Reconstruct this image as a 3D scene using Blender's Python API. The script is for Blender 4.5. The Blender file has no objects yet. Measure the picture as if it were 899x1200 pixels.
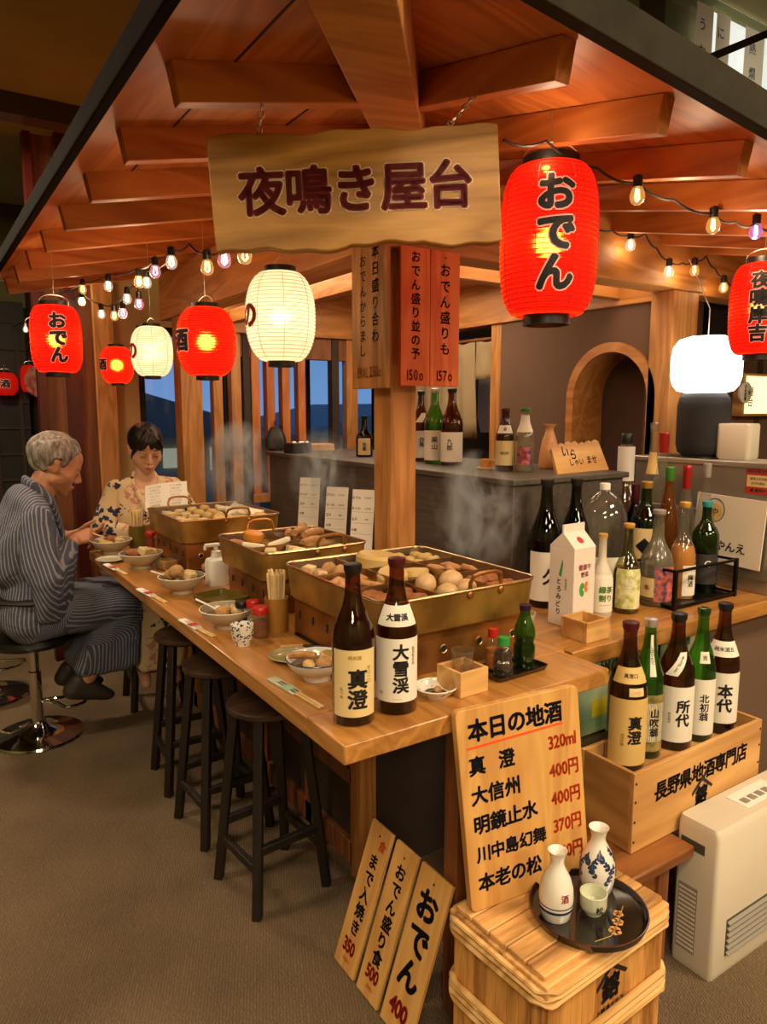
import bpy, bmesh, math, random
from mathutils import Vector, Matrix, noise
random.seed(11)
SC = bpy.context.scene
COL = SC.collection
R = math.radians
PI = math.pi

# ---------------------------------------------------------------- camera, world, exposure, room lights
FPX, PITCH, YAW, HC = 845.0, R(8.1), R(33.3), 1.5
HT = 0.86                                           # height of the counter top
CAMP = Vector((-0.654, -1.133, HC))
cd = bpy.data.cameras.new('camera')
cam = bpy.data.objects.new('camera', cd)
COL.objects.link(cam)
cam.location = CAMP
cam.rotation_euler = (PI / 2 - PITCH, 0, -YAW)
cd.sensor_fit = 'VERTICAL'
cd.sensor_height = 36.0
cd.lens = 36.0 * FPX / 1200.0
cd.clip_start = 0.05
SC.camera = cam
SC.view_settings.view_transform = 'Standard'
SC.view_settings.look = 'None'
SC.view_settings.gamma = 1
SC.view_settings.use_curve_mapping = False
SC.view_settings.exposure = 0.0
SC.cycles.use_denoising = True
SC.cycles.max_bounces = 8
SC.cycles.diffuse_bounces = 3
SC.cycles.glossy_bounces = 3
SC.cycles.transmission_bounces = 4
SC.cycles.transparent_max_bounces = 20
SC.cycles.volume_bounces = 0
SC.cycles.sample_clamp_indirect = 4.0
SC.cycles.caustics_reflective = False
SC.cycles.caustics_refractive = False

W = bpy.data.worlds.new('dusk')
SC.world = W
W.use_nodes = True
_n = W.node_tree.nodes
_bg = _n['Background']
_tc = _n.new('ShaderNodeTexCoord')
_sp = _n.new('ShaderNodeSeparateXYZ')
_cr = _n.new('ShaderNodeValToRGB')
_cr.color_ramp.elements[0].position = 0.0
_cr.color_ramp.elements[0].color = (0.16, 0.27, 0.46, 1)
_cr.color_ramp.elements[1].position = 0.35
_cr.color_ramp.elements[1].color = (0.055, 0.13, 0.33, 1)
W.node_tree.links.new(_tc.outputs['Generated'], _sp.inputs[0])
W.node_tree.links.new(_sp.outputs['Z'], _cr.inputs[0])
W.node_tree.links.new(_cr.outputs[0], _bg.inputs[0])
_bg.inputs[1].default_value = 1.5


def area_light(name, loc, sx, sy, power, col, rot=(0, 0, 0)):
    d = bpy.data.lights.new(name, 'AREA')
    d.shape = 'RECTANGLE'
    d.size, d.size_y = sx, sy
    d.energy = power
    d.color = col
    o = bpy.data.objects.new(name, d)
    o.location = loc
    o.rotation_euler = rot
    COL.objects.link(o)
    return o


WARM = (1.0, 0.78, 0.52)
for _x, _y, _sx, _p in ((-0.9, -1.7, 1.0, 55), (1.5, -1.5, 0.9, 70), (-2.2, -3.3, 1.0, 90), (0.6, -3.6, 1.2, 110), (2.9, -3.2, 1.0, 70), (-1.7, 1.3, 0.7, 45), (-0.6, 3.15, 0.35, 42), (1.45, 2.0, 0.6, 0)):
    if _p: area_light('ceiling_fill_light', (_x, _y, 2.92), _sx, 0.6 * _sx, _p, WARM)  # unseen lights added at ceiling height to brighten stall, name board and far wall
area_light('kitchen_lamp_light', (1.45, 2.0, 2.14), 0.5, 0.8, 14, WARM)


# ---------------------------------------------------------------- measuring helpers
_fw = Vector((math.sin(YAW) * math.cos(PITCH), math.cos(YAW) * math.cos(PITCH), -math.sin(PITCH)))
_rt = Vector((math.cos(YAW), -math.sin(YAW), 0))
_up = _rt.cross(_fw)


def at(px, py, x=None, y=None, z=None, d=None):
    """The point of the room on the sight line through a pixel of the photograph, on a given plane."""
    r = _fw + _rt * ((px - 449.5) / FPX) - _up * ((py - 600) / FPX)
    if z is not None: t = (z - CAMP.z) / r.z
    elif x is not None: t = (x - CAMP.x) / r.x
    elif y is not None: t = (y - CAMP.y) / r.y
    else: t = d
    return CAMP + r * t


def zof(x, y, py):
    """The height above the floor point (x, y) that is seen at image row py."""
    lo, hi = -0.5, 4.0
    for _ in range(40):
        m = (lo + hi) / 2
        v = Vector((x, y, m)) - CAMP
        if 600 - FPX * v.dot(_up) / v.dot(_fw) > py: lo = m
        else: hi = m
    return m


def azc(x, y):
    return math.atan2(CAMP.y - y, CAMP.x - x)


# ---------------------------------------------------------------- materials
def hx(h, k=1.0):
    c = [int(h[i:i + 2], 16) / 255 for i in (0, 2, 4)]
    return tuple(k * ((v / 12.92) if v <= 0.04045 else ((v + 0.055) / 1.055) ** 2.4) for v in c) + (1,)


MATS = {}


def mat(name, col='808080', rough=0.5, metal=0.0, var=0.0, vscale=8.0, bump=0.0, bscale=60.0, emit=None, estr=0.0,
        alpha=1.0, trans=0.0, spec=0.5, sub=0.0, coat=0.0, stretch=(1, 1, 1), col2=None):
    m = bpy.data.materials.new(name)
    m.use_nodes = True
    nt = m.node_tree
    b = nt.nodes['Principled BSDF']
    c = hx(col) if isinstance(col, str) else col
    b.inputs['Base Color'].default_value = c
    b.inputs['Roughness'].default_value = rough
    b.inputs['Metallic'].default_value = metal
    b.inputs['Specular IOR Level'].default_value = spec
    if trans: b.inputs['Transmission Weight'].default_value = trans
    if alpha < 1: b.inputs['Alpha'].default_value = alpha
    if coat:
        b.inputs['Coat Weight'].default_value = coat
        b.inputs['Coat Roughness'].default_value = 0.08
    if sub:
        b.inputs['Subsurface Weight'].default_value = sub
        b.inputs['Subsurface Radius'].default_value = (0.02, 0.008, 0.004)
        b.inputs['Subsurface Scale'].default_value = 0.3
    if emit:
        b.inputs['Emission Color'].default_value = hx(emit) if isinstance(emit, str) else emit
        b.inputs['Emission Strength'].default_value = estr
    if var or bump:
        tc = nt.nodes.new('ShaderNodeTexCoord')
        mp = nt.nodes.new('ShaderNodeMapping')
        mp.inputs['Scale'].default_value = stretch
        nt.links.new(tc.outputs['Object'], mp.inputs[0])
    if var:
        no = nt.nodes.new('ShaderNodeTexNoise')
        no.inputs['Scale'].default_value = vscale
        no.inputs['Detail'].default_value = 5
        nt.links.new(mp.outputs[0], no.inputs['Vector'])
        cr = nt.nodes.new('ShaderNodeValToRGB')
        c2 = hx(col2) if col2 else tuple(v * (1 - var) for v in c[:3]) + (1,)
        cr.color_ramp.elements[0].position = 0.35
        cr.color_ramp.elements[1].position = 0.65
        cr.color_ramp.elements[0].color = c2
        cr.color_ramp.elements[1].color = c
        nt.links.new(no.outputs['Fac'], cr.inputs[0])
        nt.links.new(cr.outputs[0], b.inputs['Base Color'])
    if bump:
        n2 = nt.nodes.new('ShaderNodeTexNoise')
        n2.inputs['Scale'].default_value = bscale
        n2.inputs['Detail'].default_value = 3
        nt.links.new(mp.outputs[0], n2.inputs['Vector'])
        bp = nt.nodes.new('ShaderNodeBump')
        bp.inputs['Strength'].default_value = bump
        bp.inputs['Distance'].default_value = 0.01
        nt.links.new(n2.outputs['Fac'], bp.inputs['Height'])
        nt.links.new(bp.outputs[0], b.inputs['Normal'])
    MATS[name] = m
    return m


def wood(name, dark, light, axis='x', rough=0.45, scale=9.0, coat=0.0, mid=0.5, grain=1.0):
    """Long-grained wood: stretched noise bent into bands, with finer pores."""
    m = bpy.data.materials.new(name)
    m.use_nodes = True
    nt = m.node_tree
    b = nt.nodes['Principled BSDF']
    b.inputs['Roughness'].default_value = rough
    if coat:
        b.inputs['Coat Weight'].default_value = coat
        b.inputs['Coat Roughness'].default_value = 0.15
    tc = nt.nodes.new('ShaderNodeTexCoord')
    mp = nt.nodes.new('ShaderNodeMapping')
    s = {'x': (0.12, 1, 1), 'y': (1, 0.12, 1), 'z': (1, 1, 0.12)}[axis]
    mp.inputs['Scale'].default_value = s
    oi = nt.nodes.new('ShaderNodeObjectInfo')
    ad = nt.nodes.new('ShaderNodeVectorMath')
    ad.operation = 'MULTIPLY_ADD'
    ad.inputs[1].default_value = (1, 1, 1)
    nt.links.new(tc.outputs['Object'], ad.inputs[0])
    sc = nt.nodes.new('ShaderNodeVectorMath')
    sc.operation = 'SCALE'
    sc.inputs[0].default_value = (7.1, 5.3, 9.7)
    nt.links.new(oi.outputs['Random'], sc.inputs['Scale'])
    nt.links.new(sc.outputs[0], ad.inputs[2])
    nt.links.new(ad.outputs[0], mp.inputs[0])
    n1 = nt.nodes.new('ShaderNodeTexNoise')
    n1.inputs['Scale'].default_value = scale
    n1.inputs['Detail'].default_value = 2
    n1.inputs['Distortion'].default_value = 0.6
    nt.links.new(mp.outputs[0], n1.inputs['Vector'])
    mu = nt.nodes.new('ShaderNodeMath')
    mu.operation = 'MULTIPLY'
    mu.inputs[1].default_value = 9.0
    nt.links.new(n1.outputs['Fac'], mu.inputs[0])
    sn = nt.nodes.new('ShaderNodeMath')
    sn.operation = 'PINGPONG'
    sn.inputs[1].default_value = 1.0
    nt.links.new(mu.outputs[0], sn.inputs[0])
    n2 = nt.nodes.new('ShaderNodeTexNoise')
    n2.inputs['Scale'].default_value = scale * 14
    n2.inputs['Detail'].default_value = 2
    nt.links.new(mp.outputs[0], n2.inputs['Vector'])
    mx = nt.nodes.new('ShaderNodeMath')
    mx.operation = 'MULTIPLY_ADD'
    mx.inputs[1].default_value = 0.45 * grain
    nt.links.new(n2.outputs['Fac'], mx.inputs[0])
    m3 = nt.nodes.new('ShaderNodeMath')
    m3.operation = 'MULTIPLY'
    m3.inputs[1].default_value = 0.55
    nt.links.new(sn.outputs[0], m3.inputs[0])
    nt.links.new(m3.outputs[0], mx.inputs[2])
    cr = nt.nodes.new('ShaderNodeValToRGB')
    cr.color_ramp.elements[0].position = 0.12
    cr.color_ramp.elements[1].position = 0.25 + mid
    cr.color_ramp.elements[0].color = hx(dark)
    cr.color_ramp.elements[1].color = hx(light)
    nt.links.new(mx.outputs[0], cr.inputs[0])
    nt.links.new(cr.outputs[0], b.inputs['Base Color'])
    bp = nt.nodes.new('ShaderNodeBump')
    bp.inputs['Strength'].default_value = 0.08
    bp.inputs['Distance'].default_value = 0.004
    nt.links.new(mx.outputs[0], bp.inputs['Height'])
    nt.links.new(bp.outputs[0], b.inputs['Normal'])
    MATS[name] = m
    return m


def thin_glass(name, tint, gloss=0.12, rough=0.03, milk=0.0, mcol='c8c0b0'):
    """Glass skin: tinted see-through wall with a clear reflection that grows towards grazing angles."""
    m = bpy.data.materials.new(name)
    m.use_nodes = True
    nt = m.node_tree
    nt.nodes.remove(nt.nodes['Principled BSDF'])
    out = nt.nodes['Material Output']
    tr = nt.nodes.new('ShaderNodeBsdfTransparent')
    tr.inputs[0].default_value = tint
    gl = nt.nodes.new('ShaderNodeBsdfGlossy')
    gl.inputs['Roughness'].default_value = rough
    lw = nt.nodes.new('ShaderNodeLayerWeight')
    lw.inputs['Blend'].default_value = 0.5
    pw = nt.nodes.new('ShaderNodeMath')
    pw.operation = 'POWER'
    pw.inputs[1].default_value = 3.5
    nt.links.new(lw.outputs['Facing'], pw.inputs[0])
    mx = nt.nodes.new('ShaderNodeMixShader')
    a = nt.nodes.new('ShaderNodeMath')
    a.operation = 'ADD'
    a.inputs[1].default_value = 0.03 + gloss * 0.12
    a.use_clamp = True
    nt.links.new(pw.outputs[0], a.inputs[0])
    nt.links.new(a.outputs[0], mx.inputs[0])
    if milk:
        di = nt.nodes.new('ShaderNodeBsdfDiffuse')
        di.inputs[0].default_value = hx(mcol)
        tl = nt.nodes.new('ShaderNodeBsdfTranslucent')
        tl.inputs[0].default_value = hx(mcol)
        m1 = nt.nodes.new('ShaderNodeMixShader')
        nt.links.new(di.outputs[0], m1.inputs[1])
        nt.links.new(tl.outputs[0], m1.inputs[2])
        m2 = nt.nodes.new('ShaderNodeMixShader')
        m2.inputs[0].default_value = milk
        nt.links.new(tr.outputs[0], m2.inputs[1])
        nt.links.new(m1.outputs[0], m2.inputs[2])
        tr = m2
    nt.links.new(tr.outputs[0], mx.inputs[1])
    nt.links.new(gl.outputs[0], mx.inputs[2])
    nt.links.new(mx.outputs[0], out.inputs[0])
    MATS[name] = m
    return m


def paper_lantern(name, col, ecol, estr, tr=0.55, hcol=None, hmix=0.30):
    m = bpy.data.materials.new(name)
    m.use_nodes = True
    nt = m.node_tree
    nt.nodes.remove(nt.nodes['Principled BSDF'])
    out = nt.nodes['Material Output']
    di = nt.nodes.new('ShaderNodeBsdfDiffuse')
    di.inputs[0].default_value = hx(col)
    tl = nt.nodes.new('ShaderNodeBsdfTranslucent')
    tl.inputs[0].default_value = hx(col)
    mx = nt.nodes.new('ShaderNodeMixShader')
    mx.inputs[0].default_value = tr
    nt.links.new(di.outputs[0], mx.inputs[1])
    nt.links.new(tl.outputs[0], mx.inputs[2])
    rf = nt.nodes.new('ShaderNodeBsdfRefraction')
    rf.inputs['Color'].default_value = hcol if hcol else hx(col)
    rf.inputs['Roughness'].default_value = 0.85
    rf.inputs['IOR'].default_value = 1.08
    m2 = nt.nodes.new('ShaderNodeMixShader')
    m2.inputs[0].default_value = hmix if hcol else 0.0
    nt.links.new(mx.outputs[0], m2.inputs[1])
    nt.links.new(rf.outputs[0], m2.inputs[2])
    mx = m2
    em = nt.nodes.new('ShaderNodeEmission')
    em.inputs[0].default_value = ecol
    em.inputs[1].default_value = estr
    ad = nt.nodes.new('ShaderNodeAddShader')
    nt.links.new(mx.outputs[0], ad.inputs[0])
    nt.links.new(em.outputs[0], ad.inputs[1])
    nt.links.new(ad.outputs[0], out.inputs[0])
    MATS[name] = m
    return m


# woods
wood('counter_x', '8f5e28', 'b8803e', 'x', 0.30, 11.0, coat=0.35)
wood('counter_y', '8f5e28', 'b8803e', 'y', 0.30, 11.0, coat=0.35)
wood('roof_x', 'a85c26', 'cc7f3c', 'x', 0.5, 9.0, grain=0.5)
wood('roof_y', 'a85c26', 'cc7f3c', 'y', 0.5, 9.0, grain=0.5)
wood('roof_z', 'a85c26', 'cc7f3c', 'z', 0.5, 9.0, grain=0.5)
wood('beam_x', 'a5682c', 'cb8c4a', 'x', 0.45, 9.0, grain=0.6)
wood('beam_y', 'a5682c', 'cb8c4a', 'y', 0.45, 9.0, grain=0.6)
wood('post_z', '9c652f', 'c4884a', 'z', 0.45, 12.0, grain=0.7)
wood('sign_x', '9c6a2c', 'd29c50', 'x', 0.5, 10.0, grain=0.7)
wood('board_z', 'c08a48', 'd8a75e', 'y', 0.55, 11.0, grain=0.5)
wood('board_x', 'b07a3a', 'deb067', 'x', 0.55, 4.0, grain=0.6)
wood('plaque_z', '8f5f2a', 'bd8442', 'y', 0.55, 10.0, grain=0.5)
wood('cratewood_x', 'a8743a', 'd9a865', 'x', 0.6, 5.0, grain=0.7)
wood('cratewood_y', '986732', 'c99554', 'y', 0.6, 5.0, grain=0.7)
wood('chest_z', '85521e', 'cf964e', 'z', 0.55, 12.0, grain=1.0)
wood('chest_x', '6f4620', 'dba663', 'x', 0.5, 9.0, grain=1.2)
wood('bamboo', 'a87a3c', 'e3b878', 'x', 0.4, 6.0, grain=0.8)
wood('bench_x', '5f3517', '9a6030', 'x', 0.4, 6.0)
wood('bench_z', '5a3014', '8a5228', 'z', 0.45, 6.0)
wood('stool_dark', '100b08', '1f1610', 'z', 0.5, 8.0)
wood('stool_seat', '2c1c12', '4a3322', 'x', 0.45, 8.0)
wood('panel_z', '5a3217', '86502a', 'z', 0.5, 6.0)
wood('hutch_y', '3d362f', '50473d', 'y', 0.5, 16.0, grain=1.0)
wood('masu_x', 'b07c3e', 'dcae6c', 'x', 0.5, 7.0, grain=0.6)
wood('holder_z', '7a4d1c', 'a8732f', 'z', 0.4, 8.0)
wood('chopstick', 'c9a468', 'ecd2a0', 'z', 0.6, 9.0, grain=0.5)
wood('flask_z', 'b5763a', 'dfa468', 'z', 0.4, 6.0)
mat('eave_dark', '1a140e', 0.85, spec=0.06, var=0.3, vscale=12)
mat('eave_grey', '38342a', 0.85, spec=0.06, var=0.25, vscale=14)
# room
mat('plaster_olive', '7a7444', 0.9, var=0.12, vscale=3, bump=0.05)
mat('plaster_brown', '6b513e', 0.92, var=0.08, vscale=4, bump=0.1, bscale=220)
mat('plaster_cream', 'c9a56a', 0.9, var=0.1, vscale=3)
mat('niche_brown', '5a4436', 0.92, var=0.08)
mat('panel_dark', '3a2b20', 0.75, var=0.2, vscale=6, bump=0.06, bscale=200)
mat('dark_lattice', '1d1611', 0.6, var=0.3, vscale=20)
mat('dark_red', '4a120c', 0.4, var=0.2)
mat('ceiling_beam', '3a2a18', 0.6, var=0.2, vscale=10)
mat('black_metal', '14120f', 0.35, 0.6)
mat('chrome', 'd8d4ce', 0.08, 1.0)
mat('steel', 'b8b0a4', 0.34, 0.8, var=0.12, vscale=5, stretch=(1, 0.2, 1))
mat('brass', 'c79c4c', 0.36, 0.75, var=0.45, vscale=7, col2='80602c', bump=0.05, bscale=30)
mat('brass_rim', 'c9a676', 0.3, 1.0, var=0.2)
mat('pan_inside', '97826a', 0.35, 0.9, var=0.3, vscale=9)
mat('copper', 'bf8242', 0.34, 0.75, var=0.5, vscale=6, col2='7a4e28', bump=0.05, bscale=25)
mat('broth', '8a6a38', 0.12, var=0.2, spec=0.6)
mat('hole_black', '0c0806', 0.8)
mat('black', '0f0d0c', 0.4)
mat('black_soft', '191715', 0.55, var=0.2, vscale=40)
mat('rubber', '151312', 0.7)
mat('ink', '120e10', 0.6)
mat('ink_blue', '141626', 0.6)
mat('ink_red', '8c181c', 0.6)
mat('ink_orange', 'e4521e', 0.6)
mat('ink_pink', 'b02a1e', 0.6)
mat('ink_gold', 'a8863a', 0.5)
mat('outline_white', 'f0b8a8', 0.7, emit=(1, 0.32, 0.22, 1), estr=0.35)
mat('outline_cream', 'f0d8b0', 0.7)
mat('paper', 'ddd2bd', 0.8, var=0.04)
mat('paper_white', 'e8e2d4', 0.8)
mat('label_white', 'e6dfcd', 0.7, var=0.04)
mat('label_cream', 'dcc38a', 0.7, var=0.05)
mat('label_gold', 'd8b46a', 0.6, var=0.1)
mat('label_green', '9aa63c', 0.6, var=0.75, vscale=45, col2='e3dcae')
mat('label_olive', '5b5a2a', 0.6, var=0.7, vscale=50, col2='a48a4a')
mat('label_dark', '2e2c2c', 0.6, var=0.2)
mat('label_multi', 'd96a4a', 0.6, var=0.8, vscale=60, col2='2b3a6a')
mat('orange_paper', 'e2682a', 0.7, var=0.05)
wood('orange_board', 'd8622a', 'f08a48', 'y', 0.6, 10.0, grain=0.5)
mat('ceramic', 'b9ab90', 0.25, coat=0.3, var=0.12, vscale=6)
mat('ceramic_in', '8f8467', 0.25, coat=0.3, var=0.2)
mat('ceramic_white', 'e4ded2', 0.15, coat=0.5)
mat('celadon', 'c8ccb0', 0.2, coat=0.4)
mat('ceramic_blue', '26355c', 0.25, coat=0.3)
mat('soup', '6b4a22', 0.1, var=0.2)
mat('plastic_white', 'e9e4da', 0.35)
mat('plastic_ivory', 'cfc4b0', 0.45, var=0.03)
mat('plastic_grey', '8a8478', 0.5)
mat('vent_dark', '4a463e', 0.6)
mat('lacquer', '17100d', 0.12, coat=0.6)
mat('lacquer_red', '4a1410', 0.2, coat=0.5)
mat('red_plastic', 'b01f16', 0.3)
mat('green_plastic', '2c8a3a', 0.3)
mat('purple_foil', '3a1c3a', 0.35, 0.5)
mat('silver_foil', 'c9c4bb', 0.3, 0.7)
mat('red_foil', 'a01c1c', 0.3, 0.3)
mat('wine_foil', '4a1016', 0.4, 0.2)
mat('teal_cap', '2e8a8c', 0.35)
mat('yellow_cap', 'd0a044', 0.35, 0.3)
mat('green_foil', '3f7a2a', 0.35, 0.3)
mat('gold_cap', 'c9a050', 0.3, 0.8)
mat('carton', 'e4d6c8', 0.5, var=0.03)
mat('spice', '8a4a1c', 0.7, var=0.3, vscale=80)
mat('soy', '1a0a05', 0.1)
mat('amber_drink', 'a8601c', 0.1)
mat('plum_liquor', 'c07a30', 0.15, coat=0.3)
mat('orange_drink', 'd98a1c', 0.2)
mat('clear_drink', 'c8c0ac', 0.1)
mat('noren', 'a08a68', 0.9, var=0.12, vscale=10)
mat('leaf_green', '3f9a4a', 0.5)
mat('leaf_orange', 'd8702a', 0.5)
mat('holder_olive', '6a5a1c', 0.4, var=0.2)
mat('mint', '9ac0a0', 0.6, var=0.3)
mat('poster_mix', 'd9d2a2', 0.6, var=0.9, vscale=6, col2='7aa08a')
mat('window_dark', '1c2228', 0.15)
paper_lantern('paper_strip', 'e8e0d0', (1, 0.95, 0.85, 1), 0.02, 0.6)
mat('wine_sash', '4f1626', 0.7, var=0.2)
mat('poster_yellow', 'e0c030', 0.6)
mat('speaker_cloth', '1f1e20', 0.85, bump=0.3, bscale=400)
# food
mat('egg', 'c9a574', 0.4, sub=0.15, var=0.1)
mat('daikon', 'cfae6a', 0.4, sub=0.2, var=0.12)
mat('fried', 'a0622a', 0.6, var=0.4, vscale=30, col2='74401a', bump=0.3, bscale=60)
mat('fried_light', 'b98a50', 0.6, var=0.3, vscale=30, bump=0.25, bscale=60)
mat('tofu', 'd8bd88', 0.55, var=0.15, vscale=14)
mat('chikuwa', 'd9b070', 0.5, var=0.35, vscale=12, col2='9a6230')
mat('hanpen', 'e2d4b4', 0.6, var=0.06)
mat('carrot', 'd98a2a', 0.45, var=0.2)
mat('konnyaku', '7a6a5c', 0.3, var=0.3, vscale=60)
mat('kombu', '3a3a1c', 0.4, var=0.3)
mat('salmonish', 'c98e50', 0.5, var=0.3, vscale=10)
mat('sponge', 'c98a62', 0.8, bump=0.4, bscale=200)
# people
mat('skin_man', 'b9805c', 0.5, sub=0.12, var=0.12, vscale=20)
mat('skin_woman', 'd8a585', 0.5, sub=0.12, var=0.05)
mat('hair_grey', 'a0958a', 0.6, var=0.5, vscale=70, col2='5a5048', stretch=(1, 1, 0.25), bump=0.4, bscale=160)
mat('hair_black', '15100e', 0.35, var=0.3, vscale=90, stretch=(1, 1, 0.25), bump=0.2, bscale=200)
mat('lips', 'b0604e', 0.45)
mat('lash', '1a1210', 0.6)
mat('brow_grey', '5a4a3c', 0.8)
mat('slipper', '2a211c', 0.6, var=0.2)
mat('leather_black', '12100f', 0.35, bump=0.1, bscale=120)
mat('glow_lamp', 'ffffff', 0.5, emit=(1, 0.93, 0.82, 1), estr=6.0)
mat('glow_panel', 'fff0d0', 0.5, emit=(1, 0.82, 0.55, 1), estr=5.0)
mat('glow_sign', 'f2dca8', 0.5, emit=(1, 0.78, 0.42, 1), estr=1.5)
mat('glow_window', 'fff4e0', 0.5, emit=(1, 0.85, 0.66, 1), estr=1.6)
mat('cloud_house', 'd0bc9c', 0.8, var=0.2, vscale=2)
mat('far_roof', '8a8276', 0.7)
mat('far_window_glow', 'e8d8a8', 0.5, emit=(1, 0.86, 0.55, 1), estr=0.35)
mat('bulb_socket', '100e0d', 0.5)
mat('wire_black', '120f0e', 0.5)
mat('wire_steel', 'c8c0b4', 0.3, 0.9)
thin_glass('glass_clear', (0.95, 0.96, 0.94, 1), 0.25, milk=0.07)
thin_glass('glass_frost', (0.8, 0.8, 0.72, 1), 0.3, 0.2, milk=0.42, mcol='a8a08a')
thin_glass('glass_brown', (0.34, 0.15, 0.055, 1), 0.2, milk=0.05, mcol='6a3412')
thin_glass('glass_black', (0.10, 0.06, 0.035, 1))
thin_glass('glass_green', (0.26, 0.56, 0.13, 1), 0.2, milk=0.10, mcol='3f8a2a')
thin_glass('glass_dgreen', (0.12, 0.28, 0.08, 1), 0.2, milk=0.05, mcol='2c4a1c')
thin_glass('glass_olive', (0.66, 0.64, 0.40, 1), 0.2, milk=0.12, mcol='8a8450')
thin_glass('glass_amber', (0.72, 0.42, 0.18, 1), 0.2, milk=0.22, mcol='a8622a')
thin_glass('glass_pale', (0.9, 0.88, 0.78, 1), 0.2, milk=0.10)
thin_glass('glass_sake', (0.95, 0.85, 0.66, 1), 0.2, milk=0.25, mcol='d0a878')
thin_glass('glass_window', (0.80, 0.88, 0.95, 1), 0.05)
RED_E = (1.0, 0.012, 0.006, 1)
paper_lantern('lantern_red', 'ee1c0a', RED_E, 0.34, hcol=(1.0, 0.30, 0.05, 1))
paper_lantern('lantern_dim', 'd8301a', RED_E, 0.25)
paper_lantern('lantern_white', 'fff0cc', (1.0, 0.86, 0.60, 1), 0.22, hcol=(1.0, 0.85, 0.6, 1), hmix=0.05)


for _nm, _t, _e in (('bulb_clear', (0.95, 0.9, 0.8, 1), (1, 0.80, 0.52, 1)), ('bulb_amber', (0.95, 0.70, 0.35, 1), (1, 0.55, 0.16, 1)), ('bulb_pink', (0.9, 0.6, 0.7, 1), (1, 0.45, 0.50, 1)), ('bulb_purple', (0.7, 0.5, 0.85, 1), (0.75, 0.35, 0.85, 1))):
    _m = thin_glass(_nm, _t, 0.7)
    _nt = _m.node_tree
    _e1 = _nt.nodes.new('ShaderNodeEmission')
    _e1.inputs[0].default_value = _e
    _e1.inputs[1].default_value = 0.28
    _a = _nt.nodes.new('ShaderNodeAddShader')
    _o = _nt.nodes['Material Output']
    _src = _o.inputs[0].links[0].from_socket
    _nt.links.new(_src, _a.inputs[0])
    _nt.links.new(_e1.outputs[0], _a.inputs[1])
    _nt.links.new(_a.outputs[0], _o.inputs[0])
mat('filament', 'fff0c0', 0.5, emit=(1, 0.72, 0.36, 1), estr=10.0)
mat('filament_white', 'fff0e0', 0.5, emit=(1, 0.86, 0.62, 1), estr=10.0)
mat('filament_pink', 'ffc0d0', 0.5, emit=(1, 0.55, 0.6, 1), estr=7.0)


def stripes(name, c1, c2, freq):
    m = bpy.data.materials.new(name)
    m.use_nodes = True
    nt = m.node_tree
    b = nt.nodes['Principled BSDF']
    b.inputs['Roughness'].default_value = 0.9
    tc = nt.nodes.new('ShaderNodeTexCoord')
    ma = nt.nodes.new('ShaderNodeAttribute')
    ma.attribute_name = 'stripe'
    mu = nt.nodes.new('ShaderNodeMath')
    mu.operation = 'MULTIPLY'
    mu.inputs[1].default_value = freq
    nt.links.new(ma.outputs['Fac'], mu.inputs[0])
    si = nt.nodes.new('ShaderNodeMath')
    si.operation = 'SINE'
    nt.links.new(mu.outputs[0], si.inputs[0])
    cr = nt.nodes.new('ShaderNodeValToRGB')
    cr.color_ramp.elements[0].position = 0.35
    cr.color_ramp.elements[1].position = 0.85
    cr.color_ramp.elements[0].color = hx(c1)
    cr.color_ramp.elements[1].color = hx(c2)
    nt.links.new(si.outputs[0], cr.inputs[0])
    nt.links.new(cr.outputs[0], b.inputs['Base Color'])
    n2 = nt.nodes.new('ShaderNodeTexNoise')
    n2.inputs['Scale'].default_value = 9
    n2.inputs['Detail'].default_value = 3
    n2.inputs['Distortion'].default_value = 1.2
    nt.links.new(tc.outputs['Object'], n2.inputs['Vector'])
    bp = nt.nodes.new('ShaderNodeBump')
    bp.inputs['Strength'].default_value = 0.5
    bp.inputs['Distance'].default_value = 0.03
    nt.links.new(n2.outputs['Fac'], bp.inputs['Height'])
    nt.links.new(bp.outputs[0], b.inputs['Normal'])
    MATS[name] = m


stripes('yukata_stripe', '44485a', '85868f', 480)


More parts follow.
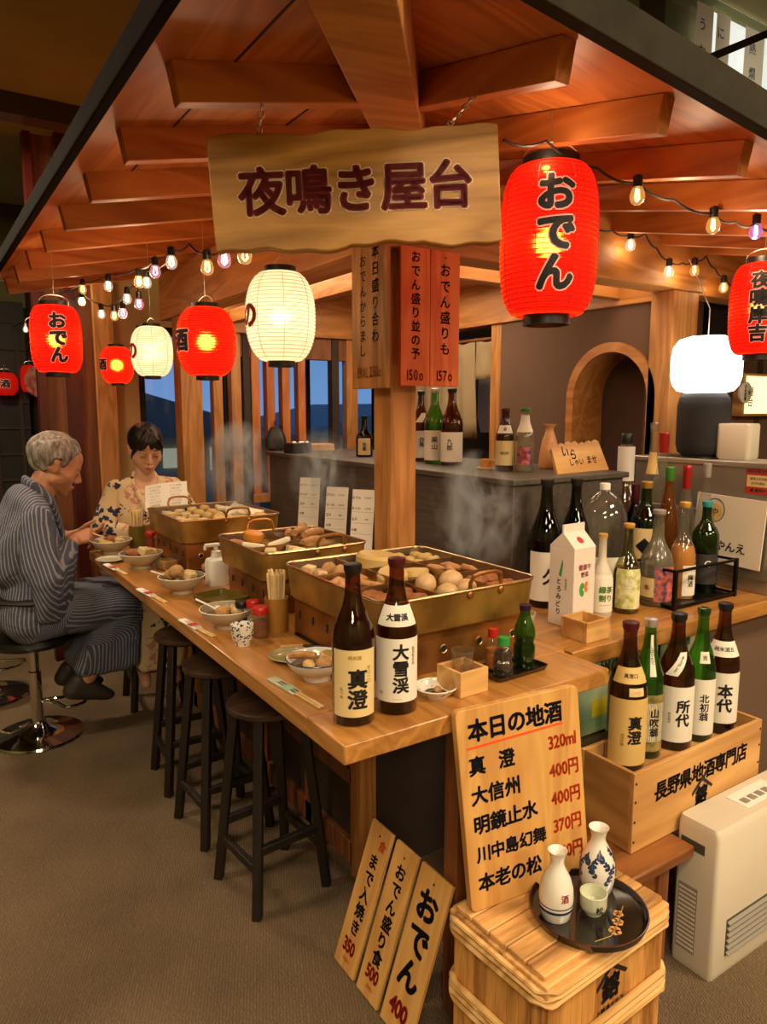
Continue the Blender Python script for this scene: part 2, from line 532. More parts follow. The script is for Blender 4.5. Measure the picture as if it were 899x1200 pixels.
def floral(name):
    m = bpy.data.materials.new(name)
    m.use_nodes = True
    nt = m.node_tree
    L = nt.links.new
    b = nt.nodes['Principled BSDF']
    b.inputs['Roughness'].default_value = 0.9
    tc = nt.nodes.new('ShaderNodeTexCoord')
    big = nt.nodes.new('ShaderNodeTexNoise')
    big.inputs['Scale'].default_value = 7.5
    big.inputs['Detail'].default_value = 0
    L(tc.outputs['Object'], big.inputs['Vector'])
    vo = nt.nodes.new('ShaderNodeTexVoronoi')
    vo.inputs['Scale'].default_value = 34
    dn = nt.nodes.new('ShaderNodeTexNoise')
    dn.inputs['Scale'].default_value = 60
    L(tc.outputs['Object'], dn.inputs['Vector'])
    dm = nt.nodes.new('ShaderNodeVectorMath')
    dm.operation = 'MULTIPLY_ADD'
    dm.inputs[1].default_value = (0.035, 0.035, 0.035)
    L(dn.outputs['Color'], dm.inputs[0])
    L(tc.outputs['Object'], dm.inputs[2])
    L(dm.outputs[0], vo.inputs['Vector'])
    r1 = nt.nodes.new('ShaderNodeValToRGB')          # petals
    r1.color_ramp.interpolation = 'CONSTANT'
    r1.color_ramp.elements[0].color = (1, 1, 1, 1)
    r1.color_ramp.elements[1].position = 0.50
    r1.color_ramp.elements[1].color = (0, 0, 0, 1)
    L(vo.outputs['Distance'], r1.inputs[0])
    r2 = nt.nodes.new('ShaderNodeValToRGB')          # where the navy flowers gather
    r2.color_ramp.interpolation = 'CONSTANT'
    r2.color_ramp.elements[0].color = (0, 0, 0, 1)
    r2.color_ramp.elements[1].position = 0.52
    r2.color_ramp.elements[1].color = (1, 1, 1, 1)
    L(big.outputs['Fac'], r2.inputs[0])
    r3 = nt.nodes.new('ShaderNodeValToRGB')          # where the pink ones gather
    r3.color_ramp.interpolation = 'CONSTANT'
    r3.color_ramp.elements[0].color = (1, 1, 1, 1)
    r3.color_ramp.elements[1].position = 0.40
    r3.color_ramp.elements[1].color = (0, 0, 0, 1)
    L(big.outputs['Fac'], r3.inputs[0])
    m1 = nt.nodes.new('ShaderNodeMath')
    m1.operation = 'MULTIPLY'
    L(r1.outputs[0], m1.inputs[0])
    L(r2.outputs[0], m1.inputs[1])
    m2 = nt.nodes.new('ShaderNodeMath')
    m2.operation = 'MULTIPLY'
    L(r1.outputs[0], m2.inputs[0])
    L(r3.outputs[0], m2.inputs[1])
    a = nt.nodes.new('ShaderNodeMix')
    a.data_type = 'RGBA'
    a.inputs[6].default_value = hx('dcc49a')
    a.inputs[7].default_value = hx('c98a7c')
    L(m2.outputs[0], a.inputs[0])
    c = nt.nodes.new('ShaderNodeMix')
    c.data_type = 'RGBA'
    c.inputs[7].default_value = hx('2b3350')
    L(a.outputs[2], c.inputs[6])
    L(m1.outputs[0], c.inputs[0])
    L(c.outputs[2], b.inputs['Base Color'])
    MATS[name] = m


floral('kimono_floral')


def blue_china(name, base, ink, scale=70, thr=0.36):
    m = mat(name, base, 0.2, coat=0.4)
    nt = m.node_tree
    b = nt.nodes['Principled BSDF']
    tc = nt.nodes.new('ShaderNodeTexCoord')
    vo = nt.nodes.new('ShaderNodeTexVoronoi')
    vo.inputs['Scale'].default_value = scale
    no = nt.nodes.new('ShaderNodeTexNoise')
    no.inputs['Scale'].default_value = scale * 0.4
    dn = nt.nodes.new('ShaderNodeTexNoise')
    dn.inputs['Scale'].default_value = scale * 1.3
    nt.links.new(tc.outputs['Object'], dn.inputs['Vector'])
    dm = nt.nodes.new('ShaderNodeVectorMath')
    dm.operation = 'MULTIPLY_ADD'
    dm.inputs[1].default_value = (1.6 / scale,) * 3
    nt.links.new(dn.outputs['Color'], dm.inputs[0])
    nt.links.new(tc.outputs['Object'], dm.inputs[2])
    nt.links.new(dm.outputs[0], vo.inputs['Vector'])
    nt.links.new(tc.outputs['Object'], no.inputs['Vector'])
    mu = nt.nodes.new('ShaderNodeMath')
    mu.operation = 'MULTIPLY'
    nt.links.new(vo.outputs['Distance'], mu.inputs[0])
    nt.links.new(no.outputs['Fac'], mu.inputs[1])
    cr = nt.nodes.new('ShaderNodeValToRGB')
    cr.color_ramp.elements[0].position = thr * 0.5 - 0.02
    cr.color_ramp.elements[1].position = thr * 0.5 + 0.02
    cr.color_ramp.elements[0].color = hx(ink)
    cr.color_ramp.elements[1].color = hx(base)
    nt.links.new(mu.outputs[0], cr.inputs[0])
    nt.links.new(cr.outputs[0], b.inputs['Base Color'])


blue_china('china_cup', 'ddd6c8', '24305a', 110, 0.36)
blue_china('china_flask', 'e2ddd2', '1d2a58', 42, 0.26)
blue_china('china_dish', 'dcd6c8', '4a5a7a', 90, 0.22)


def carpet():
    m = mat('carpet', '7b624a', 0.95)
    nt = m.node_tree
    b = nt.nodes['Principled BSDF']
    tc = nt.nodes.new('ShaderNodeTexCoord')
    mp = nt.nodes.new('ShaderNodeMapping')
    mp.inputs['Rotation'].default_value = (0, 0, R(24))
    nt.links.new(tc.outputs['Object'], mp.inputs[0])
    wa = nt.nodes.new('ShaderNodeTexWave')
    wa.inputs['Scale'].default_value = 38
    wa.inputs['Distortion'].default_value = 6
    wa.inputs['Detail'].default_value = 2
    wa.inputs['Detail Scale'].default_value = 3
    nt.links.new(mp.outputs[0], wa.inputs['Vector'])
    no = nt.nodes.new('ShaderNodeTexNoise')
    no.inputs['Scale'].default_value = 2.2
    no.inputs['Detail'].default_value = 8
    nt.links.new(tc.outputs['Object'], no.inputs['Vector'])
    ad = nt.nodes.new('ShaderNodeMath')
    ad.operation = 'MULTIPLY_ADD'
    ad.inputs[1].default_value = 0.35
    nt.links.new(wa.outputs['Fac'], ad.inputs[0])
    nt.links.new(no.outputs['Fac'], ad.inputs[2])
    cr = nt.nodes.new('ShaderNodeValToRGB')
    cr.color_ramp.elements[0].position = 0.3
    cr.color_ramp.elements[1].position = 1.0
    cr.color_ramp.elements[0].color = hx('4c3c29')
    cr.color_ramp.elements[1].color = hx('7b654a')
    nt.links.new(ad.outputs[0], cr.inputs[0])
    nt.links.new(cr.outputs[0], b.inputs['Base Color'])
    bp = nt.nodes.new('ShaderNodeBump')
    bp.inputs['Strength'].default_value = 0.5
    bp.inputs['Distance'].default_value = 0.006
    nt.links.new(wa.outputs['Fac'], bp.inputs['Height'])
    nt.links.new(bp.outputs[0], b.inputs['Normal'])


carpet()


# ---------------------------------------------------------------- geometry helpers
class G:
    """Collects shapes and links them as ONE mesh object."""

    def __init__(self):
        self.v, self.f, self.m = [], [], []

    def add(self, vs, fs, M=None, mi=0):
        o = len(self.v)
        self.v += [tuple(M @ Vector(p)) if M is not None else tuple(p) for p in vs]
        self.f += [tuple(i + o for i in f) for f in fs]
        self.m += [mi] * len(fs)
        return self

    def box(self, x0, x1, y0, y1, z0, z1, M=None, mi=0):
        v = [(x, y, z) for x in (x0, x1) for y in (y0, y1) for z in (z0, z1)]
        return self.add(v, [(0, 1, 3, 2), (4, 6, 7, 5), (0, 4, 5, 1), (2, 3, 7, 6), (0, 2, 6, 4), (1, 5, 7, 3)], M, mi)

    def lathe(self, prof, seg=32, M=None, mi=0, sq=0):
        vs, fs, rings = [], [], []
        for r, z in prof:
            if r < 1e-6:
                rings.append([len(vs)])
                vs.append((0, 0, z))
            else:
                rings.append(list(range(len(vs), len(vs) + seg)))
                for i in range(seg):
                    a = 2 * PI * i / seg
                    k = 1.0
                    if sq:
                        c, s = abs(math.cos(a)), abs(math.sin(a))
                        k = (c ** sq + s ** sq) ** (-1.0 / sq)
                    vs.append((r * k * math.cos(a), r * k * math.sin(a), z))
        for a, b in zip(rings, rings[1:]):
            for i in range(seg):
                j = (i + 1) % seg
                if len(a) == 1 and len(b) == 1: continue
                if len(a) == 1: fs.append((a[0], b[j], b[i]))
                elif len(b) == 1: fs.append((a[i], a[j], b[0]))
                else: fs.append((a[i], a[j], b[j], b[i]))
        return self.add(vs, fs, M, mi)

    def tube(self, pts, r, seg=8, closed=False, M=None, mi=0, flat=1.0):
        pts = [Vector(p) for p in pts]
        n = len(pts)
        rs = r if isinstance(r, (list, tuple)) else [r] * n
        vs, fs = [], []
        prev = None
        for i, p in enumerate(pts):
            if closed: t = pts[(i + 1) % n] - pts[i - 1]
            else: t = pts[min(i + 1, n - 1)] - pts[max(i - 1, 0)]
            t.normalize()
            if prev is None:
                u = t.orthogonal().normalized() if abs(t.z) > 0.9 else t.cross(Vector((0, 0, 1))).normalized()
            else:
                u = (prev - t * prev.dot(t)).normalized()
            prev = u
            w = t.cross(u)
            for k in range(seg):
                a = 2 * PI * k / seg
                vs.append(p + u * (rs[i] * math.cos(a)) + w * (rs[i] * flat * math.sin(a)))
        for i in range(n if closed else n - 1):
            a, b = i * seg, ((i + 1) % n) * seg
            for k in range(seg):
                q = (k + 1) % seg
                fs.append((a + k, a + q, b + q, b + k))
        if not closed:
            fs.append(tuple(range(seg - 1, -1, -1)))
            fs.append(tuple(range((n - 1) * seg, n * seg)))
        return self.add(vs, fs, M, mi)

    def prism(self, poly, h0, h1, M=None, mi=0):
        """Polygon in x,y pushed from z=h0 to z=h1."""
        n = len(poly)
        vs = [(x, y, h0) for x, y in poly] + [(x, y, h1) for x, y in poly]
        fs = [tuple(range(n - 1, -1, -1)), tuple(range(n, 2 * n))]
        fs += [(i, (i + 1) % n, n + (i + 1) % n, n + i) for i in range(n)]
        return self.add(vs, fs, M, mi)

    def ball(self, c, r, M=None, mi=0, seg=16, ring=10):
        r = (r, r, r) if not isinstance(r, (tuple, list)) else r
        T = Matrix.Translation(Vector(c)) @ Matrix.Diagonal((r[0], r[1], r[2], 1))
        pr = [(math.sin(PI * i / ring), -math.cos(PI * i / ring)) for i in range(ring + 1)]
        pr[0], pr[-1] = (0, -1), (0, 1)
        return self.lathe(pr, seg, (M @ T) if M is not None else T, mi)

    def beam(self, a, b, w, h, up=(0, 0, 1), mi=0):
        """A bar of width w and height h from a to b (centre line)."""
        a, b = Vector(a), Vector(b)
        d = (b - a)
        L = d.length
        d.normalize()
        s = d.cross(Vector(up)).normalized()
        u = s.cross(d)
        M = Matrix((d, s, u)).transposed().to_4x4()
        M.translation = a
        return self.box(0, L, -w / 2, w / 2, -h / 2, h / 2, M, mi)

    def build(self, name, mats, parent=None, loc=None, rz=0, bevel=0.0, smooth=38, matrix=None, bseg=2):
        me = bpy.data.meshes.new(name)
        me.from_pydata(self.v, [], self.f)
        mats = mats if isinstance(mats, (list, tuple)) else [mats]
        for m in mats: me.materials.append(MATS[m] if isinstance(m, str) else m)
        if len(mats) > 1: me.polygons.foreach_set('material_index', self.m)
        bm = bmesh.new()
        bm.from_mesh(me)
        bmesh.ops.recalc_face_normals(bm, faces=bm.faces)
        bm.to_mesh(me)
        bm.free()
        if smooth:
            me.polygons.foreach_set('use_smooth', [True] * len(me.polygons))
            me.set_sharp_from_angle(angle=R(smooth))
        o = bpy.data.objects.new(name, me)
        COL.objects.link(o)
        if parent: o.parent = parent
        if matrix is not None: o.matrix_local = matrix
        elif loc is not None:
            o.location = loc
            o.rotation_euler = (0, 0, rz)
        if bevel:
            b = o.modifiers.new('bevel', 'BEVEL')
            b.width = bevel
            b.segments = bseg
            b.limit_method = 'ANGLE'
            b.angle_limit = R(40)
            b.harden_normals = False
        return o


def thing(name, label, cat, loc=(0, 0, 0), rz=0, group=None, matrix=None):
    o = bpy.data.objects.new(name, None)
    COL.objects.link(o)
    o.empty_display_size = 0.02
    if matrix is not None: o.matrix_world = matrix
    else:
        o.location = loc
        o.rotation_euler = (0, 0, rz)
    o['label'] = label
    o['category'] = cat
    if group: o['group'] = group
    return o


def tag(o, label, cat, group=None, kind=None):
    o['label'] = label
    o['category'] = cat
    if group: o['group'] = group
    if kind: o['kind'] = kind
    return o


def struct(o):
    o['kind'] = 'structure'
    return o


def copy_tree(o, parent=None):
    c = o.copy()
    COL.objects.link(c)
    if parent: c.parent = parent
    for ch in list(o.children): copy_tree(ch, c)
    return c


def frame(o, right, up):
    """Matrix whose x runs along right, y along up, z out of the surface, at o."""
    r, u = Vector(right).normalized(), Vector(up).normalized()
    n = r.cross(u).normalized()
    u = n.cross(r)
    M = Matrix((r, u, n)).transposed().to_4x4()
    M.translation = Vector(o)
    return M


# ---------------------------------------------------------------- lettering
_GL = {}


def glyph(ch, bold):
    """Outline of a character centred on its cell; a bold brush is the outline laid down again around itself."""
    k = (ch, bold)
    if k in _GL: return _GL[k]
    if bold > 0:
        vs, fs, w = glyph(ch, 0)
        n = 8 if bold > 0.03 else 4
        V, F = list(vs), list(fs)
        for i in range(n):
            a = 2 * PI * (i + 0.5) / n
            o = len(V)
            V += [(x + bold * math.cos(a), y + bold * math.sin(a)) for x, y in vs]
            F += [tuple(j + o for j in f) for f in fs]
        _GL[k] = (V, F, w)
        return _GL[k]
    c = bpy.data.curves.new('glyph', 'FONT')
    c.body = ch
    c.resolution_u = 3
    o = bpy.data.objects.new('glyph', c)
    COL.objects.link(o)
    bpy.context.view_layer.update()
    me = bpy.data.meshes.new_from_object(o.evaluated_get(bpy.context.evaluated_depsgraph_get()))
    vs = [(v.co.x, v.co.y) for v in me.vertices]
    fs = [tuple(p.vertices) for p in me.polygons]
    bpy.data.objects.remove(o)
    bpy.data.curves.remove(c)
    bpy.data.meshes.remove(me)
    if vs:
        x0, x1 = min(v[0] for v in vs), max(v[0] for v in vs)
    else: x0 = x1 = 0
    wide = ord(ch) > 0x2000
    cx = (x0 + x1) / 2
    cy = 0.36 if wide else 0.34
    g = ([(x - cx, y - cy) for x, y in vs], fs, 1.0 if wide else (x1 - x0 + 0.1 if vs else 0.4))
    _GL[k] = g
    return g


def text_geo(s, size, vertical=False, bold=0.02, gap=1.0, slant=0.0, sx=1.0):
    vs, fs = [], []
    if vertical:
        n = len(s)
        pos = [(0, (n - 1) / 2 * gap - i * gap) for i in range(n)]
    else:
        ad = [glyph(c, bold)[2] * gap for c in s]
        t = -sum(ad) / 2
        pos = []
        for a in ad:
            pos.append((t + a / 2, 0))
            t += a
    for c, (px, py) in zip(s, pos):
        gv, gf, _ = glyph(c, bold)
        o = len(vs)
        for x, y in gv:
            vs.append(((x * sx + px + slant * y) * size, (y + py) * size))
        fs += [tuple(i + o for i in f) for f in gf]
    return vs, fs


def letters(name, items, m, parent, M=None, wrap=None, eps=0.0009, step=0.012):
    """items: (string, size, u, v, vertical, kwargs) laid on a flat frame M or wrapped by wrap(u, v)."""
    g = G()
    for it in items:
        s, size, u, v, vert = it[:5]
        kw = dict(it[5]) if len(it) > 5 else {}
        rot = kw.pop('rot', 0) if kw else 0
        vs, fs = text_geo(s, size, vert, **kw)
        if rot:
            c, sn = math.cos(rot), math.sin(rot)
            vs = [(x * c - y * sn, x * sn + y * c) for x, y in vs]
        vs = [(x + u, y + v, 0) for x, y in vs]
        if wrap:
            bm = bmesh.new()
            bv = [bm.verts.new(p) for p in vs]
            for f in fs:
                try: bm.faces.new([bv[i] for i in f])
                except ValueError: pass
            x0, x1 = min(p[0] for p in vs), max(p[0] for p in vs)
            y0, y1 = min(p[1] for p in vs), max(p[1] for p in vs)
            for ax, a, b in ((0, x0, x1), (1, y0, y1)):
                k = a + step
                while k < b:
                    no = [0, 0, 0]
                    no[ax] = 1
                    co = [0, 0, 0]
                    co[ax] = k
                    bmesh.ops.bisect_plane(bm, geom=bm.verts[:] + bm.edges[:] + bm.faces[:], dist=1e-7, plane_co=co, plane_no=no)
                    k += step
            bm.verts.index_update()
            vs = [tuple(wrap(w.co.x, w.co.y, eps)) for w in bm.verts]
            fs = [tuple(w.index for w in f.verts) for f in bm.faces]
            bm.free()
            g.add(vs, fs)
        else:
            g.add([(x, y, eps) for x, y, _ in vs], fs, M)
    return g.build(name, m, parent, smooth=0)


# ---------------------------------------------------------------- the room
def slab(name, x0, x1, y0, y1, z0, z1, m, bevel=0.0, parent=None):
    o = G().box(x0, x1, y0, y1, z0, z1).build(name, m, parent, bevel=bevel, smooth=0)
    if parent is None: struct(o)
    return o


CZ = 3.0
slab('floor', -3.2, 4.4, -4.2, 5.6, -0.06, 0.0, 'carpet')
slab('ceiling', -3.2, 4.4, -4.2, 5.6, CZ, CZ + 0.1, 'plaster_olive')
slab('wall_left', -3.3, -3.2, -4.2, 5.6, 0, CZ, 'plaster_olive')
slab('wall_front', -3.2, 4.4, -4.3, -4.2, 0, CZ, 'plaster_olive')
slab('wall_right', 4.4, 4.5, -4.2, 5.6, 0, CZ, 'plaster_brown')
slab('wall_back', -3.2, 0.3, 5.6, 5.7, 0, CZ, 'plaster_olive')
slab('wall_passage', 0.24, 0.3, 3.5, 5.6, 0, CZ, 'panel_dark')
for yb in (0.9, 2.98, 5.1):
    slab('trim_1', -3.2, 4.4, yb - 0.06, yb + 0.06, CZ - 0.10, CZ, 'ceiling_beam')
# far wall with the dusk window
WY = 3.4
slab('wall_window', 0.39, 0.545, WY, WY + 0.1, 0, CZ, 'plaster_cream')
slab('wall_window', 0.545, 4.4, WY, WY + 0.1, 0, 0.72, 'plaster_cream')
slab('wall_window', 0.545, 4.4, WY, WY + 0.1, 2.0, CZ, 'plaster_cream')
slab('wall_window', 2.3, 4.4, WY, WY + 0.1, 0.72, 2.0, 'plaster_cream')
slab('trim_2', 0.29, 0.40, WY - 0.06, WY + 0.1, 0, CZ, 'post_z', 0.003)
slab('trim_2', 0.20, 0.29, WY - 0.02, WY + 0.04, 0, CZ, 'panel_z')
slab('trim_2', 0.14, 0.20, WY - 0.05, WY + 0.02, 0, CZ, 'dark_red')
slab('trim_2', 0.03, 0.14, WY + 0.05, WY + 0.12, 0, CZ, 'panel_z')
slab('trim_2', -0.01, 0.03, WY + 0.02, WY + 0.1, 0, CZ, 'dark_red')
g = G()
for a, b in ((0.545, 0.585), (1.10, 1.14), (1.68, 1.72), (2.26, 2.3)): g.box(a, b, WY + 0.01, WY + 0.07, 0.72, 2.0)
g.box(0.585, 2.26, WY + 0.01, WY + 0.07, 0.72, 0.78)
g.box(0.585, 2.26, WY + 0.01, WY + 0.07, 1.95, 2.0)
wn = struct(g.build('window_1', 'eave_grey', bevel=0.003))
G().box(0.58, 2.27, WY + 0.035, WY + 0.041, 0.78, 1.95).build('window_pane', 'glass_window', wn)
# dark sliding door at the end of the passage
DY = 5.45
g = G().box(-2.2, 0.2, DY, DY + 0.05, 0.0, 2.35)
dr = struct(g.build('door_1', 'dark_lattice'))
g = G()
for i in range(13): g.box(-2.16 + i * 0.19, -2.13 + i * 0.19, DY - 0.018, DY, 0.5, 2.2)
for i in range(9): g.box(-2.2, 0.2, DY - 0.014, DY, 0.5 + i * 0.21, 0.52 + i * 0.21)
g.build('door_lattice', 'panel_dark', dr)
g = G().box(-0.62, -0.55, DY - 0.05, DY - 0.005, 0, 2.35)
g.build('door_stile', 'black', dr)
# outside the window: street houses and ground under the dusk sky
slab('ground', -6, 20, 5.7, 40, -0.3, -0.2, 'cloud_house')


def house(label, x0, x1, y0, y1, h, roof, wins):
    t = thing('house', label, 'house', ((x0 + x1) / 2, (y0 + y1) / 2, -0.2), group='houses across the street')
    wx, wy = (x1 - x0) / 2, (y1 - y0) / 2
    G().box(-wx, wx, -wy, wy, 0, h).build('house_wall', 'cloud_house', t)
    g = G().prism([(-wx - 0.3, 0), (wx + 0.3, 0), (0, roof)], -wy - 0.3, wy + 0.3, Matrix.Translation((0, 0, h)) @ Matrix.Rotation(PI / 2, 4, 'X'))
    g.build('house_roof', 'far_roof', t)
    for (x, z, w, hh) in wins:
        G().box(x - w / 2, x + w / 2, -wy - 0.04, -wy + 0.02, z, z + hh).build('house_window_added', 'far_window_glow', t)  # glowing panes added to lighten the houses, in place of room-light reflections


house('grey gabled house seen through the left part of the dusk window', 0.2, 3.4, 8.2, 11.5, 1.35, 0.55, ((-1.2, 0.95, 0.22, 0.28), (-0.85, 0.95, 0.22, 0.28), (-0.3, 0.9, 0.3, 0.3), (0.4, 0.95, 0.25, 0.25), (1.0, 0.9, 0.2, 0.3)))
house('grey low house with added lit windows seen through the slats of the dusk window', 4.2, 8.6, 8.8, 12.0, 1.3, 0.5, ((-1.6, 0.9, 0.25, 0.25), (-0.9, 0.9, 0.2, 0.25), (0.4, 0.9, 0.5, 0.22), (1.3, 0.9, 0.3, 0.25)))

# ---------------------------------------------------------------- the stall: posts, beams, roof
PX, PY = 0.63, 0.78          # outer corner of the front post
P = 0.10
slab('pillar_corner', PX, PX + P, PY, PY + P, HT, 1.986, 'post_z', 0.004)
slab('pillar_window', PX - 0.02, PX + 0.10, 2.80, 2.92, 0, 2.0, 'post_z', 0.004)
slab('pillar_frame', 2.0, 2.17, 0.75, 0.86, HT, 1.985, 'post_z', 0.004)
slab('pillar_frame', 2.02, 2.10, 1.80, 1.88, HT, 1.95, 'post_z', 0.004)
slab('beam_left', PX - 0.03, PX + 0.09, PY + 0.08, 3.1, 2.0, 2.25, 'beam_y', 0.004)
slab('beam_front', PX - 0.03, 2.2, PY - 0.04, PY + 0.08, 1.985, 2.235, 'beam_x', 0.004)
slab('beam_side', 2.0, 2.12, 0.85, 3.1, 1.95, 2.235, 'beam_y', 0.004)
slab('beam_return', 2.17, 3.2, 0.77, 0.88, 1.98, 2.235, 'beam_x', 0.004)
slab('beam_far', 0.7, 2.1, 2.82, 2.92, 1.93, 2.2, 'beam_x', 0.004)
# slats and posts of the far side
for x, w, zb, m in ((0.835, 0.055, 0.0, 'post_z'), (0.945, 0.06, 0.0, 'post_z'), (1.01, 0.04, 0.0, 'panel_dark'), (1.065, 0.05, 1.0, 'roof_z'), (1.16, 0.05, 1.0, 'roof_z'),
                    (1.26, 0.05, 1.0, 'roof_z'), (1.365, 0.05, 1.0, 'roof_z'), (1.60, 0.05, 1.0, 'panel_dark'), (1.72, 0.08, 0.0, 'post_z')):
    slab('trim_3', x - w / 2, x + w / 2, 2.84, 2.90, zb, 1.95, m, 0.002)
slab('trim_3', 1.03, 2.0, 2.83, 2.91, 0.95, 1.0, 'post_z', 0.002)
slab('trim_3', 0.95, 2.0, 2.85, 2.91, 1.80, 1.93, 'panel_z', 0.002)
# inner ledge that carries the light trough
slab('trim_4', 0.90, 0.96, 1.05, 2.8, 1.98, 2.05, 'beam_y', 0.003)
slab('trim_4', 0.90, 2.0, 1.02, 1.08, 1.98, 2.05, 'beam_x', 0.003)
slab('ceiling_inner', 0.96, 2.0, 1.08, 2.8, 2.16, 2.2, 'roof_y')
for nm, lb, a in (('trough_light', 'glowing cream light panel in the stall ceiling beside the left beam', (0.73, 0.895, 0.90, 2.8)),
                  ('trough_light', 'glowing cream light panel in the stall ceiling behind the front beam', (0.90, 1.98, 0.868, 1.015))):
    t = tag(G().box(a[0], a[1], a[2], a[3], 2.09, 2.10).build(nm, 'glow_panel'), lb, 'ceiling light', 'light troughs of the stall')

# rafters
RH, RW = 0.075, 0.038


def zl(x): return 2.076 + 0.21 * (x + 0.18)


def zr(x, y): return 2.10 - 0.11 * (min(x, 1.7) - 0.414) + 0.215 * (y + 0.12)


def hipx(y): return -0.12 + (y + 0.14) * 0.78 / 0.94


for k in range(8):
    y = 0.32 + 0.39 * k
    xe = min(0.72, hipx(y))
    o = G().beam((-0.18, y, zl(-0.18) + RH / 2), (xe, y, zl(xe) + RH / 2), RW, RH).build('roof_rafter', 'roof_x', bevel=0.002, smooth=0)
    struct(o)
for k in range(7):
    x = 0.414 + 0.298 * k
    ye = min(0.84, (x + 0.12) * 0.94 / 0.78 - 0.14)
    o = G().beam((x, -0.12, zr(x, -0.12) + RH / 2), (x, ye, zr(x, ye) + RH / 2), RW, RH).build('roof_rafter', 'roof_y', bevel=0.002, smooth=0)
    struct(o)
# roof boards
g = G()
pl = [(-0.28, -0.33), (-0.12, -0.14), (0.75, 0.91), (0.75, 3.14), (-0.28, 3.14)]
n = len(pl)
g.add([(x, y, zl(x) + RH) for x, y in pl] + [(x, y, zl(x) + RH + 0.012) for x, y in pl], [tuple(range(n)), tuple(range(n, 2 * n))] + [(i, (i + 1) % n, n + (i + 1) % n, n + i) for i in range(n)])
struct(g.build('roof_left', 'roof_y', smooth=0))
g = G()
xs = [-0.28, 0.2, 0.75, 1.2, 1.7, 2.6]
pl = [(-0.28, -0.19), (-0.20, -0.19), (1.7, -0.19), (2.9, -0.19), (2.9, 0.91), (1.7, 0.91), (0.75, 0.91)]
n = len(pl)
g.add([(x, y, zr(x, y) + RH) for x, y in pl] + [(x, y, zr(x, y) + RH + 0.012) for x, y in pl],
      [(0, 1, 6), (1, 2, 5, 6), (2, 3, 4, 5), (n, n + 1, n + 6), (n + 1, n + 2, n + 5, n + 6), (n + 2, n + 3, n + 4, n + 5)] + [(i, (i + 1) % n, n + (i + 1) % n, n + i) for i in range(n)])
struct(g.build('roof_front', 'roof_x', smooth=0))
# board joints under the roof
struct(G().beam((-0.06, -0.05, zl(-0.06) + RH - 0.001), (-0.06, 3.1, zl(-0.06) + RH - 0.001), 0.004, 0.003).beam((0.24, 0.3, zl(0.24) + RH - 0.001), (0.24, 3.1, zl(0.24) + RH - 0.001), 0.004, 0.003).build('roof_joint', 'panel_dark', smooth=0))
# hip beam, eaves
struct(G().beam((-0.155, -0.27, 2.125), (0.70, 0.80, 2.33), 0.13, 0.13).build('beam_hip', 'beam_x', bevel=0.004, smooth=0))
struct(G().beam((-0.272, -0.35, 2.135), (-0.272, 3.16, 2.113), 0.024, 0.055).build('eave_left', 'eave_dark', bevel=0.004, smooth=0))
_e0, _e1 = at(760, 52, y=-0.20), at(899, 136, y=-0.20)
_k = (_e1.z - _e0.z) / (_e1.x - _e0.x)
struct(G().beam((-0.27, -0.20, _e0.z - _k * (_e0.x + 0.27)), (2.6, -0.20, _e0.z + _k * (2.6 - _e0.x)), 0.03, 0.076).build('eave_front', 'eave_grey', bevel=0.003, smooth=0))

# arched wall inside the stall, faces -x
AX, AY0, AY1, AZ = 2.02, 0.86, 1.80, 1.95
cy, ro, ri, zs = 1.065, 0.0, 0.235, 1.55
g = G()
arc = [(cy + ri * math.cos(a), zs + ri * math.sin(a)) for a in [PI * i / 24 for i in range(25)]]
outer = [(AY1, HT), (AY1, AZ), (AY0, AZ), (AY0, HT)]
# wall left and right of the niche and above the arch
for sx in (AX, AX + 0.06):
    for (a, b), (c, d) in zip(arc, arc[1:]):
        g.add([(sx, a, b), (sx, c, d), (sx, c, AZ), (sx, a, AZ)], [(0, 1, 2, 3)])
    g.add([(sx, AY1, HT), (sx, cy - ri, HT), (sx, cy - ri, AZ), (sx, AY1, AZ)], []) if False else None
g.box(AX, AX + 0.06, AY0, cy - ri, HT, AZ) if cy - ri > AY0 else None
g.box(AX, AX + 0.06, cy + ri, AY1, HT, AZ)
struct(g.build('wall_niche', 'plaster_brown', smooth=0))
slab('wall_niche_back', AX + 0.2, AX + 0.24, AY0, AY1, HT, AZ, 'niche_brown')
g = G()
path = [(AX - 0.01, cy + ri, HT)] + [(AX - 0.01, y, z) for y, z in arc] + [(AX - 0.01, cy - ri, HT)]
rin, rout = ri - 0.03, ri + 0.012
A = [(cy + r_ * math.cos(a), zs + r_ * math.sin(a)) for r_ in (rin, rout) for a in [PI * i / 24 for i in range(25)]]
def strip(x0, x1):
    vs, fs = [], []
    prof = [(cy + rin, HT)] + A[:25] + [(cy - rin, HT)]
    pro2 = [(cy + rout, HT)] + A[25:] + [(cy - rout, HT)]
    k = len(prof)
    for x in (x0, x1):
        vs += [(x, a, b) for a, b in prof] + [(x, a, b) for a, b in pro2]
    for i in range(k - 1):
        fs += [(i, i + 1, k + i + 1, k + i), (2 * k + i, 3 * k + i, 3 * k + i + 1, 2 * k + i + 1),
               (i, 2 * k + i, 2 * k + i + 1, i + 1), (k + i, k + i + 1, 3 * k + i + 1, 3 * k + i)]
    return vs, fs
g = G().add(*strip(AX - 0.02, AX + 0.19))
struct(g.build('trim_arch', 'beam_y', smooth=50))
# kitchen behind and right-hand building wall
slab('wall_kitchen', 3.0, 3.05, 0.95, 3.4, 0, CZ, 'panel_dark')
slab('wall_service', 2.17, 4.4, 0.952, 1.0, 0, CZ, 'plaster_brown')

